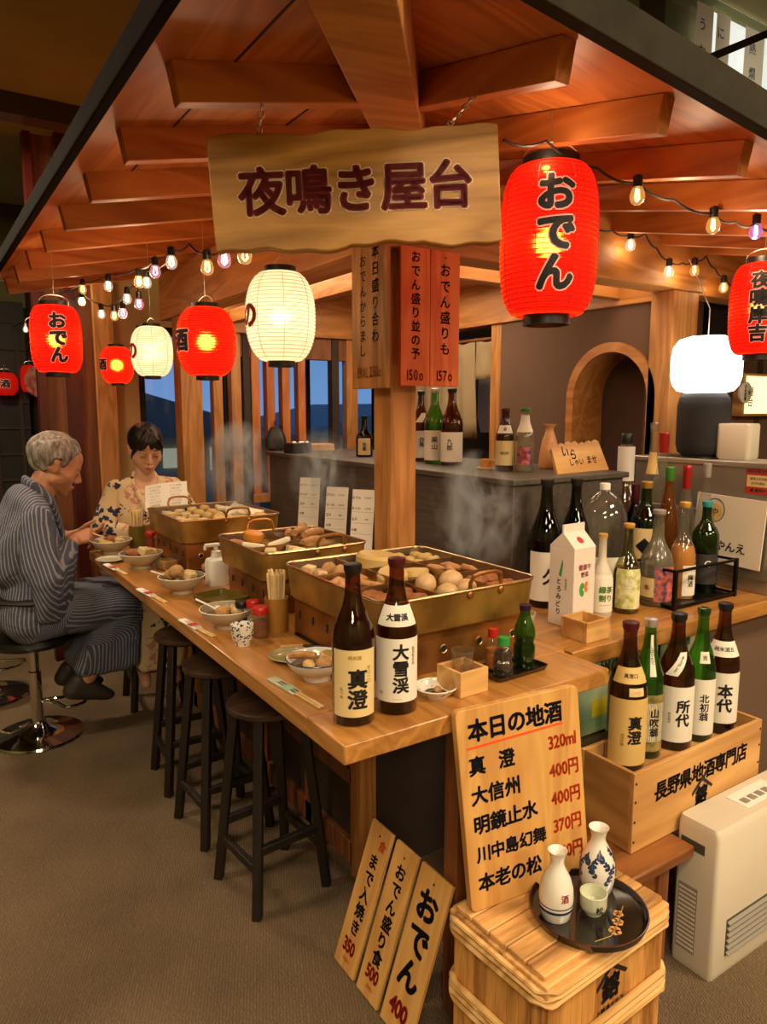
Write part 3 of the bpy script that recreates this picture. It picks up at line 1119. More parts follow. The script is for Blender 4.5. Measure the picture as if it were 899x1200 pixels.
# ---------------------------------------------------------------- counters
t = thing('wooden_counter', 'long L shaped counter with a thick warm wooden top under the oden pans', 'counter', (0, 0, 0))
TH = 0.042
G().box(0, 0.765, 0, 0.16, HT - TH, HT).box(0, 0.78, 0.16, 2.32, HT - TH, HT).build('counter_top', 'counter_y', t, bevel=0.004)
G().box(0.47, 0.50, 0.70, 2.3, 0.02, HT - TH).build('front_panel', 'panel_dark', t)
g = G()
for y in (0.70, 1.02, 1.40, 1.78, 2.24): g.box(0.452, 0.472, y, y + 0.05, 0.02, HT - TH)
g.box(0.452, 0.472, 0.70, 2.29, 0.02, 0.10).box(0.452, 0.472, 0.70, 2.29, 0.30, 0.35)
g.build('panel_frame', 'panel_z', t, bevel=0.002)
G().box(0.47, 2.1, 0.68, 0.70, 0.0, HT - TH).build('end_panel', 'panel_dark', t)
G().box(0.44, 0.50, 0.665, 0.725, 0, HT - TH).build('counter_post', 'post_z', t, bevel=0.003)
G().box(0.365, 0.415, 0.10, 0.15, 0, HT - TH).build('support_leg', 'bench_z', t, bevel=0.003)
t = thing('side_counter', 'wooden side counter crowded with bottles beside the metal cabinet', 'counter', (0, 0, 0))
G().box(0.782, 3.2, 0.135, 0.93, HT - 0.05, HT - 0.001).build('counter_top', 'counter_x', t, bevel=0.003)
G().box(0.80, 3.2, 0.22, 0.24, 0.0, HT - 0.05).build('front_panel', 'plaster_brown', t)
slab('baseboard_counter', 0.80, 3.2, 0.205, 0.22, 0, 0.07, 'panel_dark')
# raised shelf block (hutch) behind the pans
HX, HZ = 0.98, 1.272
t = thing('raised_counter', 'dark grey wooden raised counter behind the oden pans', 'counter', (HX, 0.585, HT))
G().box(0.012, 0.56, 0.012, 1.93, 0, HZ - HT - 0.02).build('cabinet_body', 'hutch_y', t, bevel=0.003)
G().box(0, 0.58, 0, 1.94, HZ - HT - 0.02, HZ - HT).build('cabinet_top', 'hutch_y', t, bevel=0.003)


# ---------------------------------------------------------------- lanterns
def point(loc, power, col, r=0.03, name='lantern_bulb'):
    d = bpy.data.lights.new(name, 'POINT')
    d.energy = power
    d.color = col
    d.shadow_soft_size = r
    o = bpy.data.objects.new(name, d)
    o.location = loc
    COL.objects.link(o)
    return o


def lantern(label, c, w, h, m, text=None, tang=0.0, tsize=0.06, kind='oval', group='paper lanterns', hang=None, power=1.2, ribs=26, mark=None, name='paper_lantern'):
    """Ribbed paper lantern centred at c; text faces the viewer turned by tang degrees."""
    c = Vector(c)
    t = thing(name, label, 'lantern', (c.x, c.y, c.z), azc(c.x, c.y) + R(tang), group)
    rm, hb = w / 2, h * 0.44
    ex = 3.2 if kind == 'oval' else 2.5
    re = rm * (0.62 if kind == 'oval' else 0.50)

    def rf(z):
        k = min(1, abs(z) / hb)
        return re + (rm - re) * (1 - k ** ex) ** (1 / 1.9 if kind == 'oval' else 1 / 1.6)
    prof = []
    n = ribs * 4
    for i in range(n + 1):
        z = -hb + 2 * hb * i / n
        prof.append((rf(z) * (1 - 0.035 * (1 - abs(math.sin(PI * i / 4)))), z))
    g = G().lathe(prof, 48)
    sh = g.build('lantern_shade', m, t, smooth=0)
    sh.data.polygons.foreach_set('use_smooth', [True] * len(sh.data.polygons))
    for nm, s in (('top_ring', 1), ('bottom_ring', -1)):
        r1 = re * (0.92 if s > 0 else 0.78)
        z0, z1 = s * (hb - 0.004), s * (hb + h * 0.055)
        G().lathe([(r1, z0), (r1, z1), (r1 - 0.006, z1), (r1 - 0.006, z0)], 32).build(nm, 'black', t)
    zt = hb + h * 0.05
    top = (hang - c.z) if hang else zt + h * 0.2
    r1 = re * 0.9
    bail = [(0, r1 * math.cos(a), zt + (min(0.1 * h, top - zt)) * math.sin(a)) for a in [PI * i / 12 for i in range(13)]]
    zb = zt + min(0.1 * h, top - zt)
    G().tube(bail, 0.0012, 6).build('bail_wire', 'wire_steel', t)
    if top > zb + 0.004: G().tube([(0, 0, zb), (0.002, 0, (zb + top) / 2), (0, 0, top)], 0.0012, 6).build('hanging_cord', 'wire_steel', t)
    # bamboo seams up the paper
    g = G()
    for k in range(8):
        a = PI / 8 + k * PI / 4
        g.tube([((rf(z) + 0.0004) * math.cos(a), (rf(z) + 0.0004) * math.sin(a), z) for z in [hb * (i / 10 - 1) for i in range(21)]], 0.0011, 5)
    g.build('paper_seam', 'seam_tan' if m == 'lantern_white' else 'seam_red', sh)
    g = G()
    for i in range(1, ribs):
        z = -hb + 2 * hb * i / ribs
        rr = rf(z) * (1 - 0.035) + 0.0012
        g.tube([(rr * math.cos(a), rr * math.sin(a), z) for a in [2 * PI * k / 40 for k in range(40)]], 0.0011, 4, True)
    g.build('bamboo_ribs', 'seam_tan' if m == 'lantern_white' else 'seam_red', sh)

    def wrap(u, v, e):
        r = rf(v) + e
        a = u / rf(0)
        return (r * math.cos(a), r * math.sin(a), v)
    if text:
        n = len(text)
        letters('lettering_outline', [(text, tsize, 0, 0, True, dict(bold=0.088, sx=1.05))], 'outline_white', sh, wrap=wrap, eps=0.0012, step=0.008)
        letters('lettering', [(text, tsize, 0, 0, True, dict(bold=0.048, sx=1.05))], 'ink', sh, wrap=wrap, eps=0.0022, step=0.008)
    if mark:
        letters('lettering_outline', [(mark, tsize, 0, 0, True, dict(bold=0.07))], 'outline_cream', sh, wrap=wrap, eps=0.0012, step=0.008)
        letters('lettering', [(mark, tsize, 0, 0, True, dict(bold=0.04))], 'ink_red', sh, wrap=wrap, eps=0.0022, step=0.008)
    if power:
        point((c.x, c.y, c.z), power, (1.0, 0.62, 0.28) if m == 'lantern_red' else (1, 0.88, 0.66), 0.03)
    return t


mat('seam_red', '8a1208', 0.7, emit=RED_E, estr=0.16)
mat('seam_tan', 'a89060', 0.7, emit=(1, 0.8, 0.5, 1), estr=0.25)
ORED = 'lantern_red'
c = at(643, 285, y=0.18)
lantern('big red paper lantern with bold black writing hanging beside the wooden name board', c, 0.237, 0.395, ORED, 'おでん', 8, 0.088, hang=zr(0.7, 0.18) + RH, power=2.4, ribs=30)
c = at(892, 363, y=0.15)
lantern('red paper lantern with four brushed characters at the right edge above the glowing lamp', c, 0.185, 0.31, ORED, '夜鳴岸吉', -4, 0.052, hang=zr(c.x, 0.15) + RH, power=2.0)
c = at(329, 372, x=0.41)
lantern('large white paper lantern hanging between the name board and the window slats', c, 0.23, 0.325, 'lantern_white', None, -62, 0.09, kind='round', hang=zl(0.41) + RH, power=1.1, mark='の', ribs=24)
c = at(242, 401, x=0.33)
lantern('round red paper lantern in front of the window post, right of a white one', c, 0.225, 0.29, ORED, '酒', -58, 0.085, kind='round', hang=zl(0.33) + RH, power=2.2)
c = at(178, 412, x=0.27)
lantern('smaller white paper lantern hanging above the woman between two red ones', c, 0.178, 0.24, 'lantern_white', None, -66, 0.08, kind='round', hang=zl(0.27) + RH, power=0.7, mark='の')
c = at(137, 428, x=0.32)
lantern('small round red paper lantern farthest back, left of the smaller white one', c, 0.175, 0.22, ORED, '酒', -56, 0.062, kind='round', hang=zl(0.32) + RH, power=1.6)
c = at(66, 398, x=-0.12)
lantern('tall red paper lantern with black writing hanging from the left eave above the man', c, 0.197, 0.30, ORED, 'おでん', 5, 0.066, hang=zl(-0.12) + RH, power=2.0)
# little lanterns and a fan on the dark wall of the passage
for lb, px, py, w, h, tx in (('tiny red paper lantern at the very left edge of the dark back wall', 6, 450, 0.19, 0.20, '酒'),
                             ('tiny red paper lantern left of the round paper fan on the dark back wall', 36, 444, 0.15, 0.24, None),
                             ('tiny red paper lantern right of the round paper fan on the dark back wall', 60, 444, 0.14, 0.22, None)):
    c = at(px, py, y=5.36)
    lantern(lb, c, w, h, 'lantern_dim', tx, 0, 0.07, kind='oval' if not tx else 'round', group='little lanterns on the back wall', power=0, ribs=12, hang=c.z + h * 0.75)
mat('fan_paper', 'b98a78', 0.8, var=0.5, vscale=20, col2='a02a1c')
c = at(48, 447, y=5.2)
t = thing('paper_fan', 'round pinkish paper fan with dark writing hung between tiny red lanterns', 'fan', c)
M = frame((0, 0, 0), (1, 0.05, 0), (0, 0, 1))
G().prism([(0.12 * math.cos(2 * PI * i / 28), 0.13 * math.sin(2 * PI * i / 28)) for i in range(28)], -0.003, 0.003, M).build('fan_leaf', 'fan_paper', t)
G().beam((0, 0, -0.10), (0, 0, -0.22), 0.014, 0.008, (0, 1, 0)).build('fan_handle', 'bamboo', t)
letters('lettering', [('夜鳴屋', 0.06, 0, 0.02, True)], 'ink', t, M, eps=0.005)

# ---------------------------------------------------------------- name board under the roof
c = (at(250, 230, d=1.48) + at(586, 218, d=1.48)) / 2
rt = (at(586, 215, d=1.48) - at(253, 229, d=1.48)).normalized()
up = Vector((0, 0, 1))
t = thing('name_board', 'long wooden name board with five dark red characters hanging from the rafters', 'sign', matrix=frame(c, rt, up - rt * rt.z))
hw, hh = 0.294, 0.113
pts = []
for i in range(41):
    x = -hw + 2 * hw * i / 40
    pts.append((x, -hh + 0.004 * math.sin(i * 0.32) + 0.0025 * math.sin(i * 1.1) + (0.004 if 18 < i < 30 else 0)))
for i in range(41):
    x = hw - 2 * hw * i / 40 - 0.004
    pts.append((x, hh + 0.003 * math.sin(i * 0.4) + 0.002 * math.sin(i * 0.9)))
bd = G().prism(pts, -0.016, 0.016).build('board', 'sign_x', t, bevel=0.003)
letters('lettering_outline', [('夜鳴き屋台', 0.098, 0.0, 0, False, dict(bold=0.062, gap=0.98))], 'outline_cream', bd, Matrix(), eps=0.0170)
letters('lettering', [('夜鳴き屋台', 0.098, 0.0, 0, False, dict(bold=0.034, gap=0.98))], 'ink_red', bd, Matrix(), eps=0.0178)
_mi = t.matrix_world.inverted() if False else frame(c, rt, up - rt * rt.z).inverted()
for sx, top in ((-0.193, (0.0, 0.312, zl(0.0))), (0.192, (0.398, 0.12, zr(0.398, 0.12)))):
    p0, p1 = Vector((sx, hh + 0.006, 0)), _mi @ Vector(top)
    g = G()
    L = (p1 - p0).length
    dn = (p1 - p0).normalized()
    nl = max(2, round(L / 0.017))
    for k in range(nl):
        m = p0 + (p1 - p0) * ((k + 0.5) / nl)
        s1 = Vector((0, 0, 1)) if k % 2 else Vector((1, 0, 0))
        s1 = (s1 - dn * s1.dot(dn)).normalized()
        g.tube([m + dn * (L / nl * 0.62 * math.sin(a)) + s1 * (0.0055 * math.cos(a)) for a in [2 * PI * i / 12 for i in range(12)]], 0.0017, 6, True)
    g.tube([(sx, hh - 0.004, 0), (sx, hh + 0.008, 0)], 0.003, 8)
    g.tube([p1 - dn * 0.006, p1 + dn * 0.012], 0.003, 8)
    g.build('hook_chain', 'wire_steel', t)

# hanging price plaques on the stall beams
RD, BK = 'ink_pink', 'ink'


def plaque(label, M, w, h, th, m, cols, mi='plaque_z', group=None, holes=True, nm='price_board'):
    t = thing(nm, label, 'price board', matrix=M, group=group)
    b = G().box(-w / 2, w / 2, -h / 2, h / 2, 0, th).build('board', m, t, bevel=0.0015)
    by = {}
    for s, size, u, v, vert, ink, *k in cols: by.setdefault(ink, []).append((s, size, u, v, vert, k[0] if k else {}))
    for ink, its in by.items(): letters('lettering', its, ink, b, Matrix(), eps=th + 0.0009)
    if holes: G().lathe([(0, th), (0.003, th), (0.003, th + 0.0012), (0, th + 0.0012)], 12, Matrix.Translation((0, h / 2 - 0.02, 0))).build('nail', 'hole_black', b)
    return t


def board_mat(p0, right, zt, zb, off=0.0):
    return frame((p0[0], p0[1], (zt + zb) / 2), right, (0, 0, 1))


xf = PX - 0.032
zt, zb = 2.02, zof(xf, PY, 455)
c1, c0 = at(458, 370, x=xf), at(416, 370, x=xf)
plaque('brown hanging price board with two columns of brushed writing left of the front post', frame((xf, (c0.y + c1.y) / 2, (zt + zb) / 2), (0, -1, 0), (0, 0, 1)), abs(c0.y - c1.y) - 0.002, zt - zb, 0.012, 'plaque_z',
       [('本日盛り合わ', 0.044, 0.038, 0.06, True, 'ink_blue', dict(bold=0.015, gap=1.15)), ('おでんからまし', 0.040, -0.034, 0.03, True, 'ink_blue', dict(bold=0.012, gap=1.15)),
        ('250c', 0.048, 0.036, -0.175, False, 'ink_pink', dict(sx=0.62, gap=0.72, bold=0.012)), ('E9AL', 0.046, -0.036, -0.177, False, 'ink_pink', dict(sx=0.55, gap=0.66, bold=0.012))], nm='price_board')
yf = PY - 0.042
zt, zb = 1.99, zof(PX, yf, 452)
a, b, c = at(467, 370, y=yf), at(501.5, 370, y=yf), at(536, 370, y=yf)
plaque('orange hanging price board just right of the front post', frame(((a.x + b.x) / 2, yf, (zt + zb) / 2), (1, 0, 0), (0, 0, 1)), b.x - a.x - 0.002, zt - zb, 0.012, 'orange_board',
       [('おでん盛り並の予', 0.037, 0.0, 0.035, True, 'ink_blue', dict(bold=0.02, gap=1.12)), ('150o', 0.046, 0.0, -0.175, False, 'ink_pink', dict(sx=0.7, gap=0.8, bold=0.02))], group='orange hanging price boards')
plaque('orange hanging price board farthest right of the post, beside the bottles', frame(((c.x + b.x) / 2, yf, (zt + zb) / 2), (1, 0, 0), (0, 0, 1)), c.x - b.x - 0.002, zt - zb, 0.012, 'orange_board',
       [('おでん盛りも', 0.042, 0.0, 0.03, True, 'ink_blue', dict(bold=0.02, gap=1.15)), ('157o', 0.046, 0.0, -0.175, False, 'ink_pink', dict(sx=0.7, gap=0.8, bold=0.02))], group='orange hanging price boards')


# ---------------------------------------------------------------- strings of bulbs
def bulb_string(label, path, bulbs, plane, group, glow=1.6):
    """path: pixels the cable runs through; bulbs: (pixel x, y of the bulb's middle, colour)."""
    ps = [at(x, y, **plane) for x, y in path]
    t = thing('string_lights', label, 'string lights', ps[0], group=group)
    o = ps[0]
    fine = []
    for p, q in zip(ps, ps[1:]):
        for i in range(6):
            k = i / 6
            s = p.lerp(q, k)
            s.z -= 0.012 * 4 * k * (1 - k)
            fine.append(s - o)
    fine.append(ps[-1] - o)
    G().tube(fine, 0.0032, 6).build('cable', 'wire_black', t)
    for x, y, kind in bulbs:
        c = at(x, y, **plane) - o
        # nearest cable point above
        top = min(fine, key=lambda f: (f.x - c.x) ** 2 + (f.y - c.y) ** 2)
        T = Matrix.Translation(c)
        s = G().lathe([(0, 0.019), (0.011, 0.019), (0.012, 0.024), (0.012, 0.046), (0.006, 0.050), (0, 0.050)], 14, T)
        s.tube([(c.x, c.y, c.z + 0.048), (top.x, top.y, max(top.z, c.z + 0.05))], 0.0028, 6)
        so = s.build('bulb_socket', 'bulb_socket', t)
        G().lathe([(0, -0.024), (0.008, -0.0225), (0.015, -0.017), (0.0185, -0.008), (0.019, 0.0), (0.016, 0.010), (0.0115, 0.020)], 18, T).build('bulb', 'bulb_' + kind, so)
        G().tube([(c.x - 0.004, c.y, c.z + 0.016), (c.x - 0.007, c.y, c.z - 0.008), (c.x, c.y, c.z - 0.014), (c.x + 0.007, c.y, c.z - 0.008), (c.x + 0.004, c.y, c.z + 0.016)], 0.0026, 6).build(
            'filament', {'clear': 'filament_white', 'amber': 'filament', 'pink': 'filament_pink', 'purple': 'filament_pink'}[kind], so)
    for k in (0.2, 0.55, 0.85):
        q = ps[min(len(ps) - 1, int(k * len(ps)))]
        point((q.x, q.y, q.z - 0.05), glow, (1.0, 0.70, 0.40), 0.03, 'bulb_glow')
    return t


GS = 'strings of coloured bulbs'
bulb_string('string of glass bulbs nearest the left rafters above the red and white lanterns', [(310, 292), (288, 285), (263, 290), (243, 296), (222, 286), (203, 292), (182, 303), (163, 314), (127, 321), (97, 331), (62, 345), (30, 374), (8, 385)],
            [(287, 299, 'amber'), (263, 304, 'pink'), (243, 313, 'amber'), (201, 307, 'clear'), (182, 318, 'pink'), (163, 330, 'amber'), (127, 335, 'clear'), (97, 339, 'amber'), (30, 386, 'clear')], dict(x=0.12), GS)
bulb_string('farther string of small bulbs along the left beam behind the white lanterns', [(205, 300), (172, 318), (150, 338), (140, 352), (122, 358), (95, 342), (80, 350)],
            [(172, 331, 'clear'), (149, 350, 'clear'), (163, 356, 'pink'), (144, 367, 'pink'), (134, 370, 'amber'), (119, 368, 'clear'), (96, 353, 'clear')], dict(x=0.18), GS, 1.3)
bulb_string('string of amber bulbs running right from the big red lantern under the front rafters', [(590, 164), (640, 165), (700, 197), (747, 214), (790, 234), (836, 250), (862, 260), (885, 262), (915, 270)],
            [(747, 229, 'amber'), (836, 264, 'amber'), (886, 271, 'purple')], dict(y=0.12), GS)
bulb_string('string of small clear bulbs sagging across the front beam to the right lantern', [(690, 262), (718, 270), (739, 275), (756, 273), (770, 291), (784, 305), (800, 308), (814, 304), (828, 300), (838, 314), (848, 324), (865, 338)],
            [(739, 287, 'clear'), (784, 318, 'clear'), (814, 317, 'amber'), (848, 337, 'amber')], dict(y=0.70), GS, 0.35)
mat('label_olive_glass', '9a9468', 0.1, coat=0.5)
mat('mint_paper', 'b9bfa4', 0.7, var=0.2, vscale=60)


# ---------------------------------------------------------------- stools
def wood_stool(label, x, y, rz):
    t = thing('wooden_stool', label, 'stool', (x, y, 0), rz, 'dark wooden stools under the counter')
    hz, s0, s1 = 0.615, 0.075, 0.125
    leg = lambda sx, sy: G().beam((sx * s1, sy * s1, 0), (sx * s0, sy * s0, hz - 0.025), 0.028, 0.028, (sy, -sx, 0)).build('leg', 'stool_dark', t, bevel=0.003)
    for sx in (-1, 1):
        for sy in (-1, 1): leg(sx, sy)
    G().lathe([(0, hz - 0.026), (0.118, hz - 0.026), (0.128, hz - 0.018), (0.128, hz - 0.006), (0.12, hz), (0, hz)], 40).build('seat', 'stool_seat', t)
    for zz, ax in ((0.20, 0), (0.20, 1), (0.145, 2), (0.145, 3)):
        w = s1 - (s1 - s0) * zz / hz
        a, b = (((-w, -w), (w, -w)), ((-w, w), (w, w)), ((-w, -w), (-w, w)), ((w, -w), (w, w)))[ax]
        G().beam((a[0], a[1], zz), (b[0], b[1], zz), 0.02, 0.026).build('stretcher', 'stool_dark', t, bevel=0.002)
    return t


wood_stool('dark wooden bar stool nearest the corner of the counter', 0.215, 0.84, R(6))
wood_stool('dark wooden bar stool, second from the counter corner', 0.21, 1.25, R(3))
wood_stool('dark wooden bar stool, third from the counter corner, beside the man', 0.225, 1.65, R(-4))


def bar_stool(label, x, y, hz, foot, rz=0.0):
    t = thing('bar_stool', label, 'stool', (x, y, 0), rz, 'chrome bar stools')
    G().lathe([(0, 0.006), (0.185, 0.006), (0.19, 0.0), (0.195, 0.004), (0.19, 0.013), (0.12, 0.024), (0.055, 0.045), (0.036, 0.07), (0, 0.07)], 48).build('base', 'chrome', t)
    G().lathe([(0.027, 0.05), (0.027, hz * 0.62), (0.021, hz * 0.62 + 0.004), (0.021, hz - 0.06), (0, hz - 0.06)], 24).build('column', 'chrome', t)
    G().tube([(0.03, 0.005, foot), (0.10, 0.03, foot)] + [(0.14 + 0.09 * math.sin(a), 0.10 * math.cos(a), foot - 0.0) for a in [R(v) for v in range(20, 161, 14)]] + [(0.10, -0.03, foot), (0.03, -0.005, foot)], 0.008, 8).build('footrest', 'chrome', t)
    G().lathe([(0, hz - 0.07), (0.09, hz - 0.068), (0.17, hz - 0.05), (0.185, hz - 0.03), (0.18, hz - 0.008), (0.15, hz), (0, hz + 0.002)], 40).build('seat', 'leather_black', t)
    return t


SEATZ = 0.50
bar_stool('chrome bar stool with black seat under the man in the striped robe', -0.25, 2.40, SEATZ, 0.17, R(-30))
bar_stool('chrome bar stool standing behind the seated man, mostly hidden', -0.40, 3.05, SEATZ, 0.2, R(-60))


# ---------------------------------------------------------------- oden pans on their burners
def rrect(x0, x1, y0, y1, r, n=6):
    p = []
    for cx, cy_, a0 in ((x1 - r, y1 - r, 0), (x0 + r, y1 - r, 90), (x0 + r, y0 + r, 180), (x1 - r, y0 + r, 270)):
        for i in range(n + 1):
            a = R(a0 + 90 * i / n)
            p.append((cx + r * math.cos(a), cy_ + r * math.sin(a)))
    return p


def loft(rings, close_first=True, close_last=True):
    """rings: list of (polygon, z), same vertex count."""
    n = len(rings[0][0])
    vs, fs = [], []
    for poly, z in rings: vs += [(x, y, z) for x, y in poly]
    for k in range(len(rings) - 1):
        for i in range(n):
            j = (i + 1) % n
            fs.append((k * n + i, k * n + j, (k + 1) * n + j, (k + 1) * n + i))
    if close_first: fs.append(tuple(range(n - 1, -1, -1)))
    if close_last: fs.append(tuple(range((len(rings) - 1) * n, len(rings) * n)))
    return vs, fs


def burner(label, x0, x1, y0, y1, h, holes='round', tongue=False):
    cx, cy_ = (x0 + x1) / 2, (y0 + y1) / 2
    t = thing('pan_burner', label, 'burner', (cx, cy_, HT), group='burners under the oden pans')
    a, b = (x1 - x0) / 2, (y1 - y0) / 2
    body = G().add(*loft([(rrect(-a, a, -b, b, 0.008), 0.0), (rrect(-a, a, -b, b, 0.008), h)], True, False))
    body.add(*loft([(rrect(-a + .004, a - .004, -b + .004, b - .004, 0.006), h), (rrect(-a + .004, a - .004, -b + .004, b - .004, 0.006), 0.004)], False, True))
    body.build('housing', 'copper', t)
    G().tube([(x, y, h) for x, y in rrect(-a, a, -b, b, 0.008)], 0.0028, 6, True).build('rim', 'brass_rim', t)
    nx = max(2, int((x1 - x0) / 0.11))
    for i in range(nx):
        x = -a + (i + 0.5) * 2 * a / nx
        M = frame((x, -b - 0.0005, h * 0.52), (1, 0, 0), (0, 0, 1))
        vh = G().lathe([(0, 0.0004), (0.0088, 0.0004), (0.0088, -0.001)], 20, M).build('vent_hole_shade', 'hole_black', t)  # dark disc on the plate; the shade inside a hole put into its colour
        G().lathe([(0.0085, 0.0004), (0.0100, 0.0018), (0.0118, 0.0010), (0.0122, -0.001)], 24, M).build('vent_ring', 'brass_rim', vh)
    ny = max(3, int((y1 - y0) / 0.075))
    for i in range(ny):
        y = -b + (i + 0.5) * 2 * b / ny
        M = frame((-a - 0.0005, y, h * 0.60), (0, -1, 0), (0, 0, 1))
        G().prism(rrect(-0.005, 0.005, -0.0125, 0.0125, 0.0048, 3), -0.001, 0.0009, M).build('vent_slot_shade', 'hole_black', t)  # dark plate coloured like the shade inside a slot
    G().box(-a - 0.010, a + 0.006, -b + 0.02, b - 0.02, 0.0, 0.006).build('drip_tray', 'black_metal', t, bevel=0.002)
    # four trivet bars that carry the pan
    for y in (-b * 0.6, b * 0.6): G().beam((-a + 0.003, y, h - 0.004), (a - 0.003, y, h - 0.004), 0.008, 0.008).build('trivet_bar', 'black_metal', t)
    return t


def oden_pan(label, x0, x1, y0, y1, zb, zt, divx=(), divy=(), handles=((0.5, -1),)):
    """x0..y1 at the rim; divx / divy: fractions where dividers stand."""
    cx, cy_ = (x0 + x1) / 2, (y0 + y1) / 2
    t = thing('oden_pan', label, 'pan', (cx, cy_, zb), group='brass oden pans')
    a, b, h = (x1 - x0) / 2, (y1 - y0) / 2, zt - zb
    q = 0.018
    rr = 0.042
    out = [(rrect(-a + q, a - q, -b + q, b - q, rr), 0.0), (rrect(-a + q * .4, a - q * .4, -b + q * .4, b - q * .4, rr), 0.010), (rrect(-a, a, -b, b, rr), h)]
    ins = [(rrect(-a + .004, a - .004, -b + .004, b - .004, rr), h), (rrect(-a + q * .4 + .005, a - q * .4 - .005, -b + q * .4 + .005, b - q * .4 - .005, rr), 0.008)]
    g = G().add(*loft(out, True, False)).add(*loft(ins, False, True), mi=1)
    g.build('pan_body', ['brass', 'pan_inside'], t)
    G().tube([(x, y, h) for x, y in rrect(-a, a, -b, b, rr)], 0.0042, 8, True).build('rim', 'brass_rim', t)
    zl_ = h - 0.030
    poly = rrect(-a + .008, a - .008, -b + .008, b - .008, rr)
    G().prism(poly, zl_ - 0.003, zl_).build('broth', 'broth', t)
    for f in divx: G().box(-a + 2 * a * f - 0.0012, -a + 2 * a * f + 0.0012, -b + 0.006, b - 0.006, 0.01, h - 0.004).build('divider', 'brass_rim', t)
    for f in divy: G().box(-a + 0.006, a - 0.006, -b + 2 * b * f - 0.0012, -b + 2 * b * f + 0.0012, 0.01, h - 0.004).build('divider', 'brass_rim', t)
    for f, s in handles:
        x = -a + 2 * a * f
        y = s * (b - 0.003)
        w = 0.050
        G().tube([(x - w, y, h - 0.012), (x - w, y + s * 0.003, h + 0.018), (x - w * 0.86, y + s * 0.008, h + 0.034), (x - w * .5, y + s * 0.010, h + 0.040), (x, y + s * 0.010, h + 0.041), (x + w * .5, y + s * 0.010, h + 0.040),
                  (x + w * 0.86, y + s * 0.008, h + 0.034), (x + w, y + s * 0.003, h + 0.018), (x + w, y, h - 0.012)], 0.0050, 8).build('handle', 'copper', t)
        for sx in (-1, 1): G().ball((x + sx * w, y + s * 0.004, h - 0.012), (0.010, 0.005, 0.010)).build('handle_bracket', 'copper', t)
    return t, HT if False else zb + zl_


BH = 0.105
PB, PT = HT + BH, HT + BH + 0.098
burner('copper burner under the nearest oden pan, round holes facing the sake cups', 0.24, 0.70, 0.22, 0.70, BH)
burner('copper burner under the middle oden pan, behind the front chopstick holder', 0.25, 0.575, 0.89, 1.235, BH)
burner('copper burner under the farthest oden pan, beside the pink sponge', 0.24, 0.60, 1.66, 2.08, BH)
oden_pan('nearest brass oden pan with nine compartments, behind the two sake bottles', 0.215, 0.70, 0.185, 0.72, PB, PT, (0.36, 0.70), (0.34, 0.67), ((0.62, -1),))
oden_pan('middle brass oden pan with fish cake sticks and a yellow piece', 0.22, 0.60, 0.86, 1.27, PB, PT, (0.5,), (0.36,), ((0.62, -1), (0.45, 1)))
oden_pan('farthest brass oden pan heaped with pale pieces, nearest the woman', 0.21, 0.645, 1.63, 2.12, PB, PT, (), (), ((0.55, -1), (0.35, 1)))
ZB = PT - 0.030


# food pieces -------------------------------------------------
def lumpy(o, amp, sc, seed):
    for v in o.data.vertices:
        d = noise.noise(Vector(v.co) * sc + Vector((seed, seed * 1.7, 0)))
        v.co += v.normal * (amp * d)
    return o


FOOD = {}


def food_proto(kind):
    if kind in FOOD: return FOOD[kind].copy()
    if kind == 'boiled_egg': o = G().ball((0, 0, 0.019), (0.025, 0.021, 0.021), seg=20, ring=14).build(kind, 'egg')
    elif kind == 'daikon_slice': o = G().lathe([(0, 0), (0.040, 0), (0.046, 0.006), (0.046, 0.026), (0.040, 0.033), (0, 0.036)], 28).build(kind, 'daikon')
    elif kind == 'fish_cake_ball': o = lumpy(G().ball((0, 0, 0.017), (0.024, 0.022, 0.018), seg=18, ring=12).build(kind, 'fried_light'), 0.005, 70, 1)
    elif kind == 'fried_fish_cake': o = lumpy(G().ball((0, 0, 0.016), (0.033, 0.027, 0.017), seg=20, ring=12).build(kind, 'fried'), 0.008, 55, 3)
    elif kind == 'fried_tofu': o = lumpy(G().box(-0.02, 0.02, -0.018, 0.018, 0, 0.028).build(kind, 'tofu', bevel=0.005), 0.0, 10, 0)
    elif kind == 'fish_sausage':
        o = G().tube([(-0.062, 0, 0.014), (-0.03, 0.002, 0.017), (0, 0.003, 0.018), (0.03, 0.002, 0.017), (0.062, 0, 0.014)], [0.011, 0.0135, 0.014, 0.0135, 0.011], 16).build(kind, 'chikuwa')
    elif kind == 'fish_cake_triangle':
        o = G().prism([(-0.035, -0.022), (0.035, -0.022), (0.0, 0.035)], 0, 0.016).build(kind, 'hanpen', bevel=0.005)
    elif kind == 'konnyaku_piece': o = G().prism([(-0.03, -0.02), (0.03, -0.02), (0.0, 0.03)], 0, 0.015).build(kind, 'konnyaku', bevel=0.002)
    elif kind == 'carrot_slice': o = G().lathe([(0, 0), (0.024, 0), (0.028, 0.006), (0.027, 0.022), (0.02, 0.027), (0, 0.028)], 20).build(kind, 'carrot')
    elif kind == 'fish_paste_strip': o = lumpy(G().tube([(-0.04, 0, 0.01), (-0.015, 0.006, 0.016), (0.015, 0.004, 0.017), (0.04, -0.003, 0.011)], [0.006, 0.012, 0.012, 0.005], 14, flat=0.8).build(kind, 'salmonish'), 0.004, 60, 5)
    elif kind == 'potato_piece': o = lumpy(G().ball((0, 0, 0.018), (0.029, 0.023, 0.019), seg=18, ring=12).build(kind, 'daikon'), 0.006, 45, 8)
    elif kind == 'kelp_knot': o = lumpy(G().tube([(-0.03, 0, 0.008), (-0.01, 0.006, 0.012), (0.01, -0.006, 0.014), (0.03, 0.002, 0.008)], [0.008, 0.010, 0.010, 0.007], 12, flat=0.6).build(kind, 'kombu'), 0.003, 80, 4)
    FOOD[kind] = o
    return o


